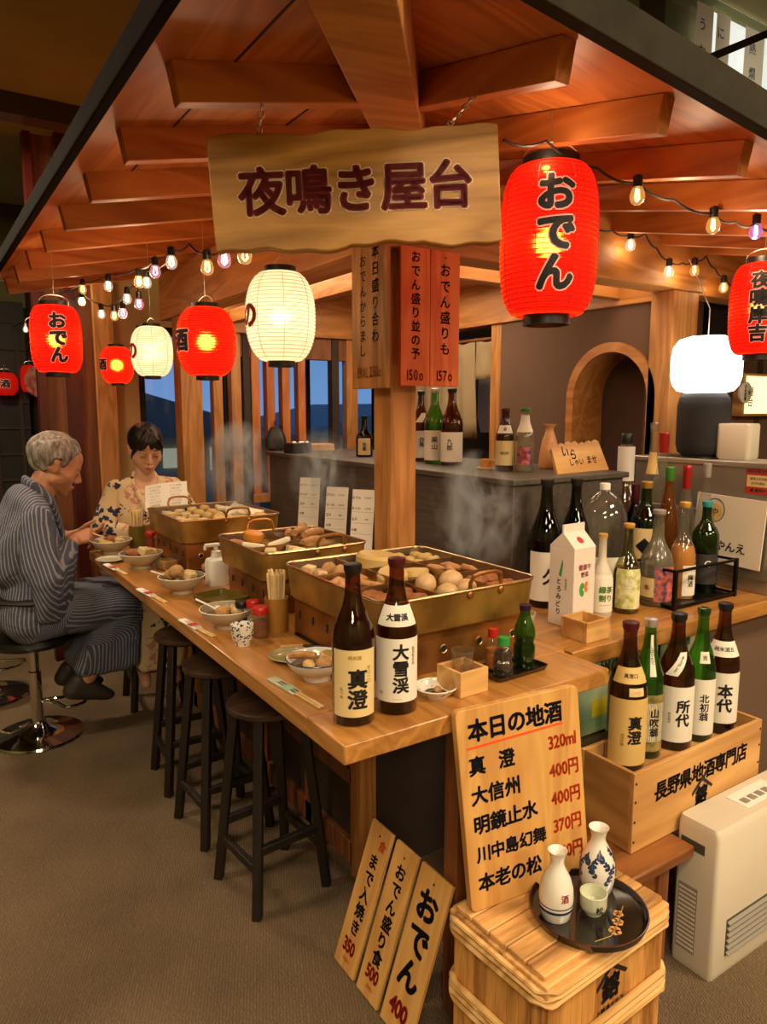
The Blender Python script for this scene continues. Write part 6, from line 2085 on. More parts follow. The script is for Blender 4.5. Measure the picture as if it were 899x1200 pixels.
G().add(*loft([(rrect(-0.13, 0.13, -0.06, 0.06, 0.03), 0), (rrect(-0.135, 0.135, -0.062, 0.062, 0.03), 0.05), (rrect(-0.115, 0.10, -0.045, 0.045, 0.03), 0.10), (rrect(-0.09, 0.07, -0.025, 0.025, 0.02), 0.125)])).build('bag_body', 'black_soft', t)
G().tube([(-0.05, 0, 0.12), (-0.04, 0, 0.15), (0, 0, 0.163), (0.03, 0, 0.15), (0.04, 0, 0.12)], 0.005, 8).build('handle', 'rubber', t)
t = thing('small_black_box', 'small black box with white flowers left of the black bag', 'box', (1.06, 2.30, HZ), R(12))
bb = G().box(-0.06, 0.06, -0.045, 0.045, 0, 0.055).build('box_body', 'black_soft', t, bevel=0.006)
g = G()
for i in range(7): g.ball((-0.05 + 0.016 * i, -0.03 + 0.012 * math.sin(i * 2.2), 0.057), (0.009, 0.009, 0.006), seg=8, ring=5)
g.build('white_flowers', 'paper_white', bb)

# ------------------------------------------------- metal cabinet, lamp, speaker
KX0, KX1, KY0, KY1, KZ = 1.79, 1.985, 0.145, 0.74, 1.318
t = thing('metal_cabinet', 'stainless steel cabinet on the side counter beneath the glowing lamp', 'cabinet', ((KX0 + KX1) / 2, (KY0 + KY1) / 2, ZS))
a, b, h = (KX1 - KX0) / 2, (KY1 - KY0) / 2, KZ - ZS
bd = G().box(-a + 0.004, a, -b, b, 0.0, h - 0.02).build('cabinet_body', 'steel', t, bevel=0.003)
G().box(-a - 0.004, a, -b - 0.004, b + 0.004, h - 0.022, h).build('cabinet_top', 'steel', t, bevel=0.004)
G().box(-a, -a + 0.006, -b + 0.02, b - 0.02, 0.05, h * 0.60).build('door', 'steel', t, bevel=0.002)
c0, c1 = at(875, 547, x=KX0), at(899, 580, x=KX0)
M = frame((-a + 0.003, (c0.y + 0.185) / 2 - (KY0 + KY1) / 2, (c0.z + c1.z) / 2 - ZS), (0, -1, 0), (0, 0, 1))
lb_ = G().box(-0.045, 0.045, -0.048, 0.048, 0, 0.001, M).build('warning_label', 'ink_pink', bd)
G().box(-0.041, 0.041, -0.022, 0.018, 0.001, 0.0014, M).build('label_text_field', 'label_cream', lb_)
letters('lettering', [Hh('HOSHI注意', 0.015, 0, 0.032)], 'paper_white', lb_, M, eps=0.0016)
letters('lettering', [Hh('使用上の注意', 0.010, 0, 0.006), Hh('必ずお読み', 0.010, 0, -0.010)], 'ink_red', lb_, M, eps=0.0018)
letters('lettering', [Hh('高温危険', 0.014, 0, -0.034)], 'paper_white', lb_, M, eps=0.0016)
# cream board leaning on the cabinet
q0, q1, q2 = at(815, 577, x=1.765), at(896, 590, x=1.765), at(880, 664, x=1.755)
wd = q0.y - q1.y
t = thing('cream_signboard', 'cream signboard with a round crest hung on the metal cabinet', 'sign', matrix=frame((1.772, (q0.y + q1.y) / 2, 1.075), (0.02, -1, -0.04), (0.03, -0.04, 1)))
b = G().box(-wd / 2, wd / 2, -0.125, 0.118, -0.006, 0.0).build('board', 'paper', t, bevel=0.001)
G().tube([(-0.055 + 0.036 * math.cos(x_), 0.062 + 0.042 * math.sin(x_), 0.0005) for x_ in [2 * PI * i / 30 for i in range(30)]], 0.0014, 5, True).build('crest_ring', 'ink', b)
G().lathe([(0, 0.0009), (0.030, 0.0009), (0.030, 0)], 24, Matrix.Translation((-0.055, 0.056, 0))).build('crest_disc', 'label_gold', b)
letters('lettering', [Hh('や', 0.03, -0.055, 0.056), Hh('うやんえ', 0.040, 0.0, -0.062, gap=0.95), Hh('そ', 0.022, -0.055, -0.012)], 'ink', b, Matrix(), eps=0.0016)
p = at(822, 528, x=1.885)
t = thing('speaker', 'dark fabric cylinder speaker on the metal cabinet under the lamp', 'speaker', (1.885, p.y, KZ))
sr = 29 * 2.75 / FPX
hsp = zof(1.885, p.y, 461) - KZ
G().lathe([(0, 0.006), (sr * .72, 0.006), (sr * .92, 0.02), (sr, 0.05), (sr, hsp * 0.82), (sr * 0.94, hsp * 0.93), (sr * 0.8, hsp), (0, hsp)], 48).build('speaker_body', 'speaker_cloth', t, smooth=60)
G().lathe([(0, 0), (sr * .8, 0), (sr * .8, 0.007), (0, 0.007)], 40).build('speaker_foot', 'black', t)
G().box(-0.045, 0.055, -0.10, 0.16, 0, 0.005).build('speaker_mat', 'black', t, bevel=0.002)
lz = KZ + hsp
lh = zof(1.885, p.y, 394) - lz
lw = 38 * 2.75 / FPX
t = thing('table_lamp', 'glowing white rounded lamp standing on the dark speaker', 'lamp', (1.885, p.y, lz))
G().lathe([(0, 0.0), (lw * 0.5, 0.0), (lw * 0.80, 0.010), (lw * .93, 0.030), (lw, lh * 0.3), (lw, lh * 0.62), (lw * 0.95, lh * 0.8), (lw * 0.80, lh * 0.93), (lw * 0.5, lh * 0.99), (0, lh)], 48, sq=3.2, M=Matrix.Rotation(0.5, 4, 'Z')).build('lamp_shade', 'glow_lamp', t, smooth=80)
G().tube([(0, 0, lh * 0.99), (0.0, 0.0, lh + 0.10), (0.002, 0.05, lh + 0.2), (0.0, 0.10, 1.985 - lz + 0.08)], 0.002, 6).build('lamp_cord', 'plastic_white', t)
p = at(864, 530, x=1.90)
t = thing('grey_box', 'small pale grey box behind the dark speaker on the cabinet', 'box', (1.90, p.y, KZ), R(10))
G().add(*loft([(rrect(-0.05, 0.05, -0.056, 0.056, 0.016), 0), (rrect(-0.053, 0.053, -0.06, 0.06, 0.016), 0.010), (rrect(-0.053, 0.053, -0.06, 0.06, 0.016), 0.125), (rrect(-0.049, 0.049, -0.056, 0.056, 0.016), 0.131)])).build('box_body', 'plastic_ivory', t)
# lit sign box, clock and dark window on the service wall
p = at(878, 463, y=0.93)
t = thing('lit_sign', 'warm backlit sign box with faint writing on the right wall', 'sign', (p.x + 0.05, 0.915, p.z))
b = G().box(-0.16, 0.20, -0.02, 0.037, -0.105, 0.105).build('sign_frame', 'board_x', t, bevel=0.003)
M = frame((0.02, -0.0205, 0), (1, 0, 0), (0, 0, 1))
f = G().box(-0.165, 0.165, -0.092, 0.092, 0, 0.0012, M).build('sign_face', 'glow_sign', t)
letters('lettering', [V('屋台', 0.05, -0.12, -0.01), V('営業中', 0.032, 0.08, 0.0)], 'ink_gold', f, M, eps=0.0022)
p2 = at(876, 460, y=0.875)
t = thing('wall_plaque', 'round white plaque with small writing in front of the lit sign', 'plaque', (p2.x, 0.892, p2.z))
M = frame((0, -0.002, 0), (1, 0, 0), (0, 0, 1))
b = G().lathe([(0, 0.012), (0.046, 0.012), (0.052, 0.008), (0.052, -0.004), (0, -0.004)], 40, M).build('plaque_body', 'ceramic_white', t)
letters('lettering', [V('のみ放題', 0.020, -0.012, 0.0), V('酒', 0.018, 0.02, 0.0)], 'ink', b, M, eps=0.0130)
p = at(843, 384, y=0.945)
g = G().box(p.x - 0.125, p.x + 0.125, 0.935, 0.951, p.z - 0.14, p.z + 0.14)
wn = struct(g.build('window_2', 'eave_dark', bevel=0.003))
G().box(p.x - 0.11, p.x + 0.11, 0.931, 0.936, p.z - 0.125, p.z + 0.125).build('window_pane', 'window_dark', wn)
# posters pinned on the side counter's front
for lb, x0, x1, z0, z1, m, yy in (('pastel poster behind the crate bottles on the side counter front', 0.86, 1.22, 0.56, 0.80, 'poster_mix', 0.205), ('curled blue and yellow poster behind the last crate bottle', 1.26, 1.46, 0.53, 0.82, 'poster_mix', 0.205)):
    t = thing('poster', lb, 'poster', ((x0 + x1) / 2, yy, z0))
    w, h = (x1 - x0) / 2, z1 - z0
    vs, fs = [], []
    for i in range(13):
        u = -w + 2 * w * i / 12
        dy = -0.03 * max(0, (u / w - 0.2)) ** 2
        vs += [(u, dy, 0), (u, dy, h), (u, dy + 0.0012, 0), (u, dy + 0.0012, h)]
    for i in range(12):
        k = i * 4
        fs += [(k, k + 4, k + 5, k + 1), (k + 2, k + 3, k + 7, k + 6), (k, k + 2, k + 6, k + 4), (k + 1, k + 5, k + 7, k + 3)]
    b = G().add(vs, fs).build('poster_sheet', m, t)
    M = frame((0, -0.0006, h / 2), (1, 0, 0), (0, 0, 1))
    G().box(-w * 0.5, w * 0.15, -h * 0.30, -h * 0.08, 0, 0.0008, M).build('yellow_block', 'poster_yellow', b)
    letters('lettering', [Hh('信州の酒', w * 0.30, -w * 0.1, h * 0.30)], 'ink_green', b, M, eps=0.002)

# fan heater
HX0, HY0 = 1.0, -0.185
t = thing('fan_heater', 'ivory fan heater with a grey louvred outlet standing on the carpet', 'heater', (HX0 + 0.31, HY0 + 0.065, 0))
a, b, h = 0.31, 0.062, 0.425
bd = G().add(*loft([(rrect(-a + .004, a - .004, -b + .006, b, 0.012), 0.0), (rrect(-a, a, -b, b, 0.014), 0.02), (rrect(-a, a, -b, b, 0.014), h - 0.02), (rrect(-a + .006, a - .006, -b + .012, b - .004, 0.012), h)])).build('heater_body', 'plastic_ivory', t)
G().box(-a + 0.055, a - 0.055, -b - 0.0015, -b + 0.004, 0.060, 0.165).build('outlet_recess', 'vent_dark', t)
for i in range(6): G().beam((-a + 0.057, -b - 0.003, 0.069 + i * 0.0175), (a - 0.057, -b - 0.003, 0.069 + i * 0.0175), 0.014, 0.0035, (0, -0.5, 1)).build('louver', 'plastic_grey', t)
G().box(-a - 0.001, -a + 0.004, -b * 0.15, b * 0.75, 0.05, 0.24).build('side_grille', 'plastic_grey', t)
for i in range(14): G().box(-a - 0.003, -a, -b * 0.10, b * 0.70, 0.058 + i * 0.0128, 0.063 + i * 0.0128).build('grille_bar', 'plastic_ivory', t)
G().box(-a - 0.0015, -a + 0.004, -b * 0.35, b * 0.75, 0.345, 0.372).build('side_grip', 'vent_dark', t)
G().box(-0.13, 0.05, -b * 0.45, b * 0.6, h, h + 0.0025).build('control_panel', 'plastic_white', t, bevel=0.001)
for i in range(4): G().box(-0.115 + i * 0.035, -0.092 + i * 0.035, -b * 0.25, b * 0.1, h + 0.002, h + 0.005).build('button', 'plastic_grey', t, bevel=0.001)
G().box(-a + 0.01, a - 0.01, -b + 0.01, b - 0.004, 0.0, 0.006).build('heater_foot', 'vent_dark', t)

# noren in the kitchen doorway, white cloth, rail
t = thing('doorway_curtain', 'tan split curtain hanging in the kitchen doorway behind the bottles', 'curtain', (2.06, 2.15, 0))
G().tube([(0, -0.30, 1.885), (0, 0.62, 1.885)], 0.009, 10).build('rail', 'panel_z', t)
for k in range(4):
    y0 = -0.29 + k * 0.20
    vs, fs = [], []
    for j in range(7):
        z = 1.885 - (0.22 if k == 0 else 0.55) * j / 6
        for i in range(9):
            y = y0 + 0.19 * i / 8 - (0.018 * (1 if k % 2 else -1) * (j / 6) ** 2)
            zz = z + (0.03 * math.cos((i / 8 - 0.5) * PI * 1.0) * -1 + 0.012 if j == 0 else 0)
            vs.append((0.012 * math.sin(i * 1.1 + k) * (0.4 + j / 6), y, zz))
    for j in range(6):
        for i in range(8): fs.append((j * 9 + i, j * 9 + i + 1, (j + 1) * 9 + i + 1, (j + 1) * 9 + i))
    o = G().add(vs, fs).build('curtain_panel', 'noren', t)
    so = o.modifiers.new('thick', 'SOLIDIFY')
    so.thickness = 0.003
p = at(567, 475, x=2.35)
t = thing('kitchen_towel', 'white cloth hanging in the kitchen behind the split curtain', 'towel', (2.42, p.y, p.z))
b = G().add(*loft([(rrect(-0.008, 0.008, -0.10, 0.10, 0.006), -0.17), (rrect(-0.014, 0.014, -0.13, 0.13, 0.010), -0.08), (rrect(-0.012, 0.012, -0.13, 0.13, 0.010), 0.15), (rrect(-0.006, 0.006, -0.12, 0.12, 0.005), 0.17)])).build('cloth', 'paper_white', t)
G().tube([(0, -0.3, 0.175), (0, 0.25, 0.175), (0.575, 0.25, 0.175)], 0.006, 8).build('towel_rail', 'chrome', t)

# glazed transom with paper strips above the front eave
TYY = 0.60
pn = struct(G().box(1.02, 1.03, TYY - 0.005, TYY + 0.02, 2.40, CZ).box(1.03, 3.2, TYY - 0.005, TYY + 0.02, 2.40, 2.43).build('window_3', 'steel', bevel=0.002))
G().box(1.03, 3.2, TYY + 0.004, TYY + 0.008, 2.43, CZ - 0.01).build('window_pane', 'glass_window', pn)
slab('wall_transom', 0.2, 1.60, TYY + 0.03, TYY + 0.05, 2.45, CZ, 'plaster_olive')
slab('wall_transom_back', 1.60, 3.4, TYY + 0.12, TYY + 0.14, 2.45, CZ, 'plaster_olive')
slab('trim_5', 1.55, 1.68, TYY + 0.022, TYY + 0.06, 2.42, CZ, 'eave_grey')
lt = tag(G().box(1.99, 3.0, TYY + 0.05, TYY + 0.09, 2.45, 2.98).build('light_box', 'glow_window'), 'bright white light box glowing behind the paper strips at the top right', 'light')
for lb, px, w, tx in (('long paper strip with brushed writing hung left on the glass above the eave', 826, 0.10, 'うなぎの'), ('long paper strip with faint writing beside the first on the glass above the eave', 848, 0.085, 'にごり酒'), ('bright paper strip at the top right corner lit from behind', 886, 0.13, '熱燗各種')):
    p = at(px, 40, y=TYY - 0.012)
    t = thing('paper_strip', lb, 'paper strip', matrix=frame((p.x, TYY - 0.010, 2.44), (1, 0, 0), (0, 0, 1)), group='paper strips on the glass above the eave')
    b = G().box(-w / 2, w / 2, 0, 0.50, -0.0004, 0.0004).build('paper', 'paper_strip', t, smooth=0)
    letters('lettering', [V(tx, 0.046, -0.006, 0.30, gap=1.9, bold=0.01, rot=0.06)], 'ink', b, Matrix(), eps=0.0012)
p0, p1 = at(812, 76, y=0.42), at(915, 33, y=0.42)
struct(G().beam(p0, p0 + (p1 - p0) * 1.5, 0.02, 0.024).build('trim_rail', 'eave_dark', bevel=0.003))


# ---------------------------------------------------------------- people
def _ico(sub):
    bm = bmesh.new()
    bmesh.ops.create_icosphere(bm, subdivisions=sub, radius=1)
    v = [p.co.copy() for p in bm.verts]
    bm.free()
    return v


ICO, ICO2 = _ico(3), _ico(2)


class Flesh:
    """Rounded masses in a body frame (forward, left, up) that are fused into one skin."""

    def __init__(self, fwd=(1, 0), origin=(0, 0, 0)):
        f = Vector((fwd[0], fwd[1], 0)).normalized()
        self.M = Matrix((f, Vector((-f.y, f.x, 0)), Vector((0, 0, 1)))).transposed().to_4x4()
        self.M.translation = Vector(origin)
        self.g = G()

    def hull(self, *balls, M=None):
        pts = []
        for c, r in balls:
            r = (r, r, r) if not isinstance(r, (tuple, list)) else r
            pts += [Vector((c[0] + v.x * r[0], c[1] + v.y * r[1], c[2] + v.z * r[2])) for v in (ICO if max(r) > 0.04 else ICO2)]
        T = self.M @ M if M is not None else self.M
        bm = bmesh.new()
        for p in pts: bm.verts.new(T @ p)
        r = bmesh.ops.convex_hull(bm, input=bm.verts[:])
        bmesh.ops.delete(bm, geom=list({e for e in r['geom_interior'] + r['geom_unused'] if isinstance(e, bmesh.types.BMVert)}), context='VERTS')
        bm.verts.index_update()
        self.g.add([v.co for v in bm.verts], [tuple(v.index for v in f.verts) for f in bm.faces])
        bm.free()
        return self

    def chain(self, *balls, M=None):
        for a, b in zip(balls, balls[1:]): self.hull(a, b, M=M)
        return self

    def fuse(self, name, m, parent, voxel, smooth=4, wrinkle=0.0, wscale=9.0, stripe=None):
        o = self.g.build('raw', m, None, smooth=0)
        a = o.modifiers.new('r', 'REMESH')
        a.mode = 'VOXEL'
        a.voxel_size = voxel
        a.use_smooth_shade = True
        if smooth:
            b = o.modifiers.new('s', 'SMOOTH')
            b.factor = 0.5
            b.iterations = smooth
        bpy.context.view_layer.update()
        me = bpy.data.meshes.new_from_object(o.evaluated_get(bpy.context.evaluated_depsgraph_get()))
        me.name = name
        bpy.data.objects.remove(o)
        if wrinkle:
            for v in me.vertices:
                p = Vector(v.co)
                q = Vector((p.x * 1.0, p.y * 1.0, p.z * 0.35)) * wscale
                d = abs(noise.noise(q + Vector((3, 1, 7)))) + 0.5 * abs(noise.noise(q * 2.1))
                v.co += v.normal * (wrinkle * (0.35 - d))
        if stripe:
            at_ = me.attributes.new('stripe', 'FLOAT', 'POINT')
            Mi = self.M.inverted()
            at_.data.foreach_set('value', [stripe(*(Mi @ v.co)) for v in me.vertices])
        me.polygons.foreach_set('use_smooth', [True] * len(me.polygons))
        n = bpy.data.objects.new(name, me)
        COL.objects.link(n)
        if parent:
            n.parent = parent
            n.matrix_parent_inverse = Matrix.Translation(parent.location).inverted()
        return n

    def head(self, c, pitch, yaw=0.0, s=1.0, man=True):
        """c: middle of the head. Returns the head matrix (body frame)."""
        M = Matrix.Translation(Vector(c)) @ Matrix.Rotation(yaw, 4, 'Z') @ Matrix.Rotation(pitch, 4, 'Y') @ Matrix.Scale(s, 4)
        h = lambda *b: self.hull(*b, M=M)
        h(((-.014, 0, .033), (.094, .077, .083)))
        h(((.046, 0, .035), (.046, .058, .050)), ((.046, .036, -.030), .034), ((.046, -.036, -.030), .034), ((-.01, .046, -.01), .03), ((-.01, -.046, -.01), .03))
        jw = .048 if man else .040
        h(((.046, .030, -.035), .036), ((.046, -.030, -.035), .036), ((.068, 0, -.098), (.017, .022, .014)), ((.004, jw, -.062), .022), ((.004, -jw, -.062), .022))
        h(((.086, 0, .004), .008), ((.106, 0, -.034), .0105), ((.090, 0, -.040), .012))
        h(((.095, .010, -.041), .008), ((.095, -.010, -.041), .008))
        h(((.079, .040, .016), .010), ((.084, .014, .012), .010))
        h(((.079, -.040, .016), .010), ((.084, -.014, .012), .010))
        for sy in (-1, 1):
            h(((.075, sy * .031, -.004), (.013, .016, .012)))
            h(((.000, sy * .076, .004), (.011, .008, .018)), ((.005, sy * .073, -.024), (.007, .006, .010)))
            h(((-.004, sy * .080, .008), (.015, .005, .015)))
        h(((.087, 0, -.064), (.009, .021, .0055)))
        h(((.084, 0, -.0745), (.009, .017, .006)))
        h(((.076, 0, -.069), (.012, .030, .014)))
        return M

    def hand(self, wrist, d, n, t, curl=1.0, s=1.0, spread=0.0):
        """wrist point, d towards the fingers, n out of the palm, t towards the thumb."""
        d, n, t = Vector(d).normalized(), Vector(n).normalized(), Vector(t).normalized()
        w = Vector(wrist)
        P_ = lambda a, b, c: tuple(w + (d * a + t * b + n * c) * s)
        r = .0125 * s
        self.hull((P_(0, .014, 0), .018 * s), (P_(0, -.014, 0), .018 * s), (P_(.075, .030, 0), r), (P_(.072, -.032, 0), r), (P_(.03, .034, .004), r))
        for k, L in enumerate((.070, .078, .072, .056)):
            off = .029 - .0195 * k
            p = Vector(P_(.078 - .004 * abs(k - 1), off, 0))
            a = 0.0
            pts = [(tuple(p), .0098 * s)]
            for j, (fr, bd) in enumerate(((.45, .45), (.32, .65), (.23, .45))):
                a += bd * curl * (1 + 0.10 * k)
                dd = d * math.cos(a) + n * math.sin(a) + t * (spread * (1.5 - k) * 0.12)
                p = p + dd.normalized() * (L * fr * s)
                pts.append((tuple(p), (.0090 - .0009 * j) * s))
            self.chain(*pts)
        p0 = Vector(P_(.022, .030, .004))
        d1 = (d * .60 + t * .62 + n * (.25 + .25 * curl)).normalized()
        d2 = (d * .85 + t * .10 + n * (.35 * curl + .2)).normalized()
        self.chain((tuple(p0), .0135 * s), (tuple(p0 + d1 * .040 * s), .0105 * s), (tuple(p0 + d1 * .040 * s + d2 * .030 * s), .0088 * s), (tuple(p0 + d1 * .04 * s + d2 * .05 * s), .0075 * s))


def hair_shell(name, M, m, parent, zline, grow=1.05, lump=0.003, extra=None, base=None):
    """Hair as a thick cap over the skull, open where zline(x, y) says skin shows."""
    bm = bmesh.new()
    bmesh.ops.create_icosphere(bm, subdivisions=5, radius=1)
    for v in bm.verts:
        p = Vector((-.014 + v.co.x * .094, v.co.y * .077, .033 + v.co.z * .083))
        q = p + Vector((v.co.x * .094, v.co.y * .077, v.co.z * .083)) * (grow - 1)
        if p.z < .0: q.x -= 0.0
        q += v.co * (lump * noise.noise(Vector((p.x * 30, p.y * 60, p.z * 18))))
        v.co = q
    dele = [f for f in bm.faces if f.calc_center_median().z < zline(f.calc_center_median().x, abs(f.calc_center_median().y))]
    bmesh.ops.delete(bm, geom=dele, context='FACES')
    bm.transform(M)
    me = bpy.data.meshes.new(name)
    bm.to_mesh(me)
    bm.free()
    me.materials.append(MATS[m])
    me.polygons.foreach_set('use_smooth', [True] * len(me.polygons))
    o = bpy.data.objects.new(name, me)
    COL.objects.link(o)
    o.parent = parent
    o.matrix_parent_inverse = Matrix.Translation(parent.location).inverted()
    s = o.modifiers.new('thick', 'SOLIDIFY')
    s.thickness = 0.009
    s.offset = -1
    return o


def fix(o, parent):
    o.parent = parent
    o.matrix_parent_inverse = Matrix.Translation(parent.location).inverted()
    return o


def lerp_line(pts):
    def f(x, y=0):
        if x <= pts[0][0]: return pts[0][1]
        for (a, b), (c, d) in zip(pts, pts[1:]):
            if x <= c: return b + (d - b) * (x - a) / (c - a)
        return pts[-1][1]
    return f


def face_lines(M, parent, brow, lipm, thick=1.0, wide=1.0):
    """Closed lashes, brows and lips laid on the face."""
    for sy in (-1, 1):
        G().tube([M @ Vector(p) for p in ((.0815, sy * .018, -.009), (.0885, sy * .026, -.0105), (.0885, sy * .034, -.0105), (.0815, sy * .044, -.008))], [0.0008, .0016, .0018, 0.0008], 6).build('eyelash', 'lash', parent, matrix=None)
        G().tube([M @ Vector(p) for p in ((.0915, sy * .014, .0185), (.0905, sy * .026, .0230), (.0855, sy * .040, .0235), (.0785, sy * .050, .018))], [.0016 * thick, .0026 * thick, .0022 * thick, .0008], 6, flat=0.7).build('eyebrow', brow, parent)
    g = G()
    g.tube([M @ Vector(p) for p in ((.0835, -.0205, -.0675), (.0945, -.008, -.0640), (.0955, 0, -.0655), (.0945, .008, -.0640), (.0835, .0205, -.0675))], [.0012, .0035, .0034, .0035, .0012], 8, flat=0.8)
    g.tube([M @ Vector(p) for p in ((.083, -.0185, -.0705), (.0925, -.007, -.0735), (.0932, 0, -.0738), (.0925, .007, -.0735), (.083, .0185, -.0705))], [.0012, .0042, .0045, .0042, .0012], 8, flat=0.9)
    g.build('lips', lipm, parent)


# ---- the man
MB = (-0.262, 2.325, 0.0)
man = thing('person', 'elderly man in a blue grey striped robe eating at the counter', 'person', MB)
F = Flesh((1, 0.02), MB)
HM = F.head((.145, 0.0, 1.262), R(24), R(-4), 1.12, True)
F.chain(((.105, 0, 1.195), .060), ((.070, 0, 1.13), .060), ((.045, 0, 1.06), .075))
F.hull(((.035, .15, 1.02), .055), ((.035, -.15, 1.02), .055), ((.045, 0, 1.04), .08), ((.02, .08, .82), .085), ((.02, -.08, .82), .085))
F.hull(((.02, .08, .82), .085), ((.02, -.08, .82), .085), ((-.02, .08, .60), .095), ((-.02, -.08, .60), .095))
for s in (-1, 1):
    F.chain(((-.01, s * .085, .60), .088), ((.38, s * .105, .605), .058), ((.22, s * .10, .33), .044), ((.17, s * .095, .245), .036))
F.chain(((.035, -.165, 1.02), .052), ((.045, -.245, .815), .042), ((.175, -.125, .930), .029))
F.chain(((.035, .165, 1.02), .052), ((.075, .245, .825), .042), ((.215, .105, .915), .029))
F.hand((.180, -.120, .934), (.78, .42, .12), (.15, .45, -.85), (.25, .62, .55), 1.15, 1.0)
F.hand((.218, .100, .918), (.86, -.42, .0), (.1, -.2, .95), (.2, -.55, .6), 0.75, 1.0)
body = F.fuse('body', 'skin_man', man, 0.0048, 3)
MW = F.M @ HM
lf = lambda o: fix(o, man)
hz = hair_shell('hair', MW, 'hair_grey', man, lerp_line([(-.10, -.060), (-.040, -.058), (-.026, -.030), (-.020, .020), (.008, .026), (.014, -.020), (.026, -.018), (.036, .036), (.060, .074), (.09, .12)]), 1.10, 0.008)
tmp = thing('person_face_tmp', 'x', 'x')
face_lines(MW, tmp, 'brow_grey', 'lips', 1.2)
for c in list(tmp.children): fix(c, man)
bpy.data.objects.remove(tmp)
# robe: body of the robe with skirt, then the two wide sleeves
K = Flesh((1, 0.02), MB)
K.hull(((.025, .160, 1.030), .068), ((.025, -.160, 1.030), .068), ((.012, 0, 1.125), (.080, .105, .055)), ((.035, .10, .82), .115), ((.035, -.10, .82), .115), ((-.050, .09, .86), .115), ((-.050, -.09, .86), .115))
K.hull(((.035, .10, .82), .115), ((.035, -.10, .82), .115), ((-.01, .10, .62), .122), ((-.01, -.10, .62), .122), ((-.04, 0, .64), .12))
K.hull(((-.01, .10, .61), .115), ((-.01, -.10, .61), .115), ((.385, .115, .615), .080), ((.385, -.115, .615), .080))
K.hull(((.385, .115, .610), .080), ((.385, -.115, .610), .080), ((.40, .12, .345), .040), ((.40, -.12, .345), .040), ((.20, .11, .350), .050), ((.20, -.11, .350), .050))
def robe_stripe(f, l, u):
    w = 0.012 * noise.noise(Vector((f * 6, l * 6, u * 6)))
    torso = 0.8 * f - 0.8 * l
    thigh = u + l
    k = min(1, max(0, (f - 0.02 - (u - 0.6) * 0.5) / 0.10))
    sh = min(1, max(0, (0.56 - u) / 0.10)) * min(1, max(0, (f - 0.12) / 0.08))
    a = torso * (1 - k) + thigh * k
    return (a * (1 - sh) + (f * 1.0 + l * 0.5) * sh) * 0.85 + w


robe = K.fuse('robe', 'yukata_stripe', man, 0.0072, 5, 0.018, 8.5, robe_stripe)
for s, (ef, el, eu), (wf, wl, wu) in ((-1, (.035, -.265, .80), (.150, -.150, .905)), (1, (.065, .265, .81), (.185, .135, .90))):
    Sl = Flesh((1, 0.02), MB)
    Sl.hull(((.030, s * .165, 1.035), .070), ((ef, el, eu), .062), ((ef - .03, el * .93, eu + .05), .06), ((.045, s * .14, .86), .05))
    Sl.hull(((ef, el, eu), .058), ((wf, wl, wu), .040), ((wf - .02, wl * 1.05, wu - .235), .022), ((ef - .015, el * .98, .645), .028), ((ef + .03, el * .9, .63), .022))
    Sl.fuse('sleeve', 'yukata_stripe', man, 0.0065, 4, 0.016, 10, lambda f, l, u: 0.72 * f - 0.5 * l + 0.28 * u + 0.012 * noise.noise(Vector((f * 7, l * 7, u * 7))))
# collar, sash, shoes
Cc = Flesh((1, 0.02), MB)
for s in (-1, 1):
    Cc.chain(((.018, 0, 1.190), (.016, .034, .030)), ((.050, s * .066, 1.168), (.018, .012, .030)), ((.108, s * .068, 1.105), (.016, .010, .028)), ((.140, s * .030, 1.00), (.014, .012, .022)), ((.155, s * .004 - .01, .90), (.012, .014, .02)))
Cc.fuse('collar', 'yukata_stripe', man, 0.005, 2, stripe=lambda f, l, u: l + 0.4 * f)
Sa = Flesh((1, 0.02), MB)
Sa.hull(((.025, .105, .70), (.145, .140, .028)), ((.025, -.105, .70), (.145, .140, .028)), ((-.045, 0, .70), (.148, .18, .028)))
sash = Sa.fuse('sash', 'black_soft', man, 0.006, 1)
Sb = Flesh((1, 0.02), MB)
Sb.hull(((.025, .105, .70), (.148, .143, .006)), ((.025, -.105, .70), (.148, .143, .006)), ((-.045, 0, .70), (.151, .183, .006)))
Sb.fuse('sash_line', 'brow_grey', man, 0.004, 0)
for s in (-1, 1):
    Sh = Flesh((1, 0.02), MB)
    Sh.hull(((.135, s * .098, .245), .040), ((.165, s * .097, .285), .042), ((.20, s * .098, .235), .036), ((.285, s * .105, .195), (.035, .034, .022)))
    Sh.fuse('slipper', 'slipper', man, 0.005, 3)
# the chopsticks he holds
a = F.M @ Vector((.262, -.062, .950))
b = Vector((0.075, 2.20, HT + 0.062))
t = thing('held_chopsticks', 'pair of chopsticks held by the man over his bowl', 'chopsticks', b)
for k in (-1, 1): G().tube([(0, k * 0.006, 0), tuple((a - b) * 1.0 + Vector((0, k * 0.003, 0))), tuple((a - b) * 1.25 + Vector((-0.0, k * 0.002, 0.0)))], [0.0018, 0.003, 0.0034], 8).build('chopstick', 'chopstick', t)

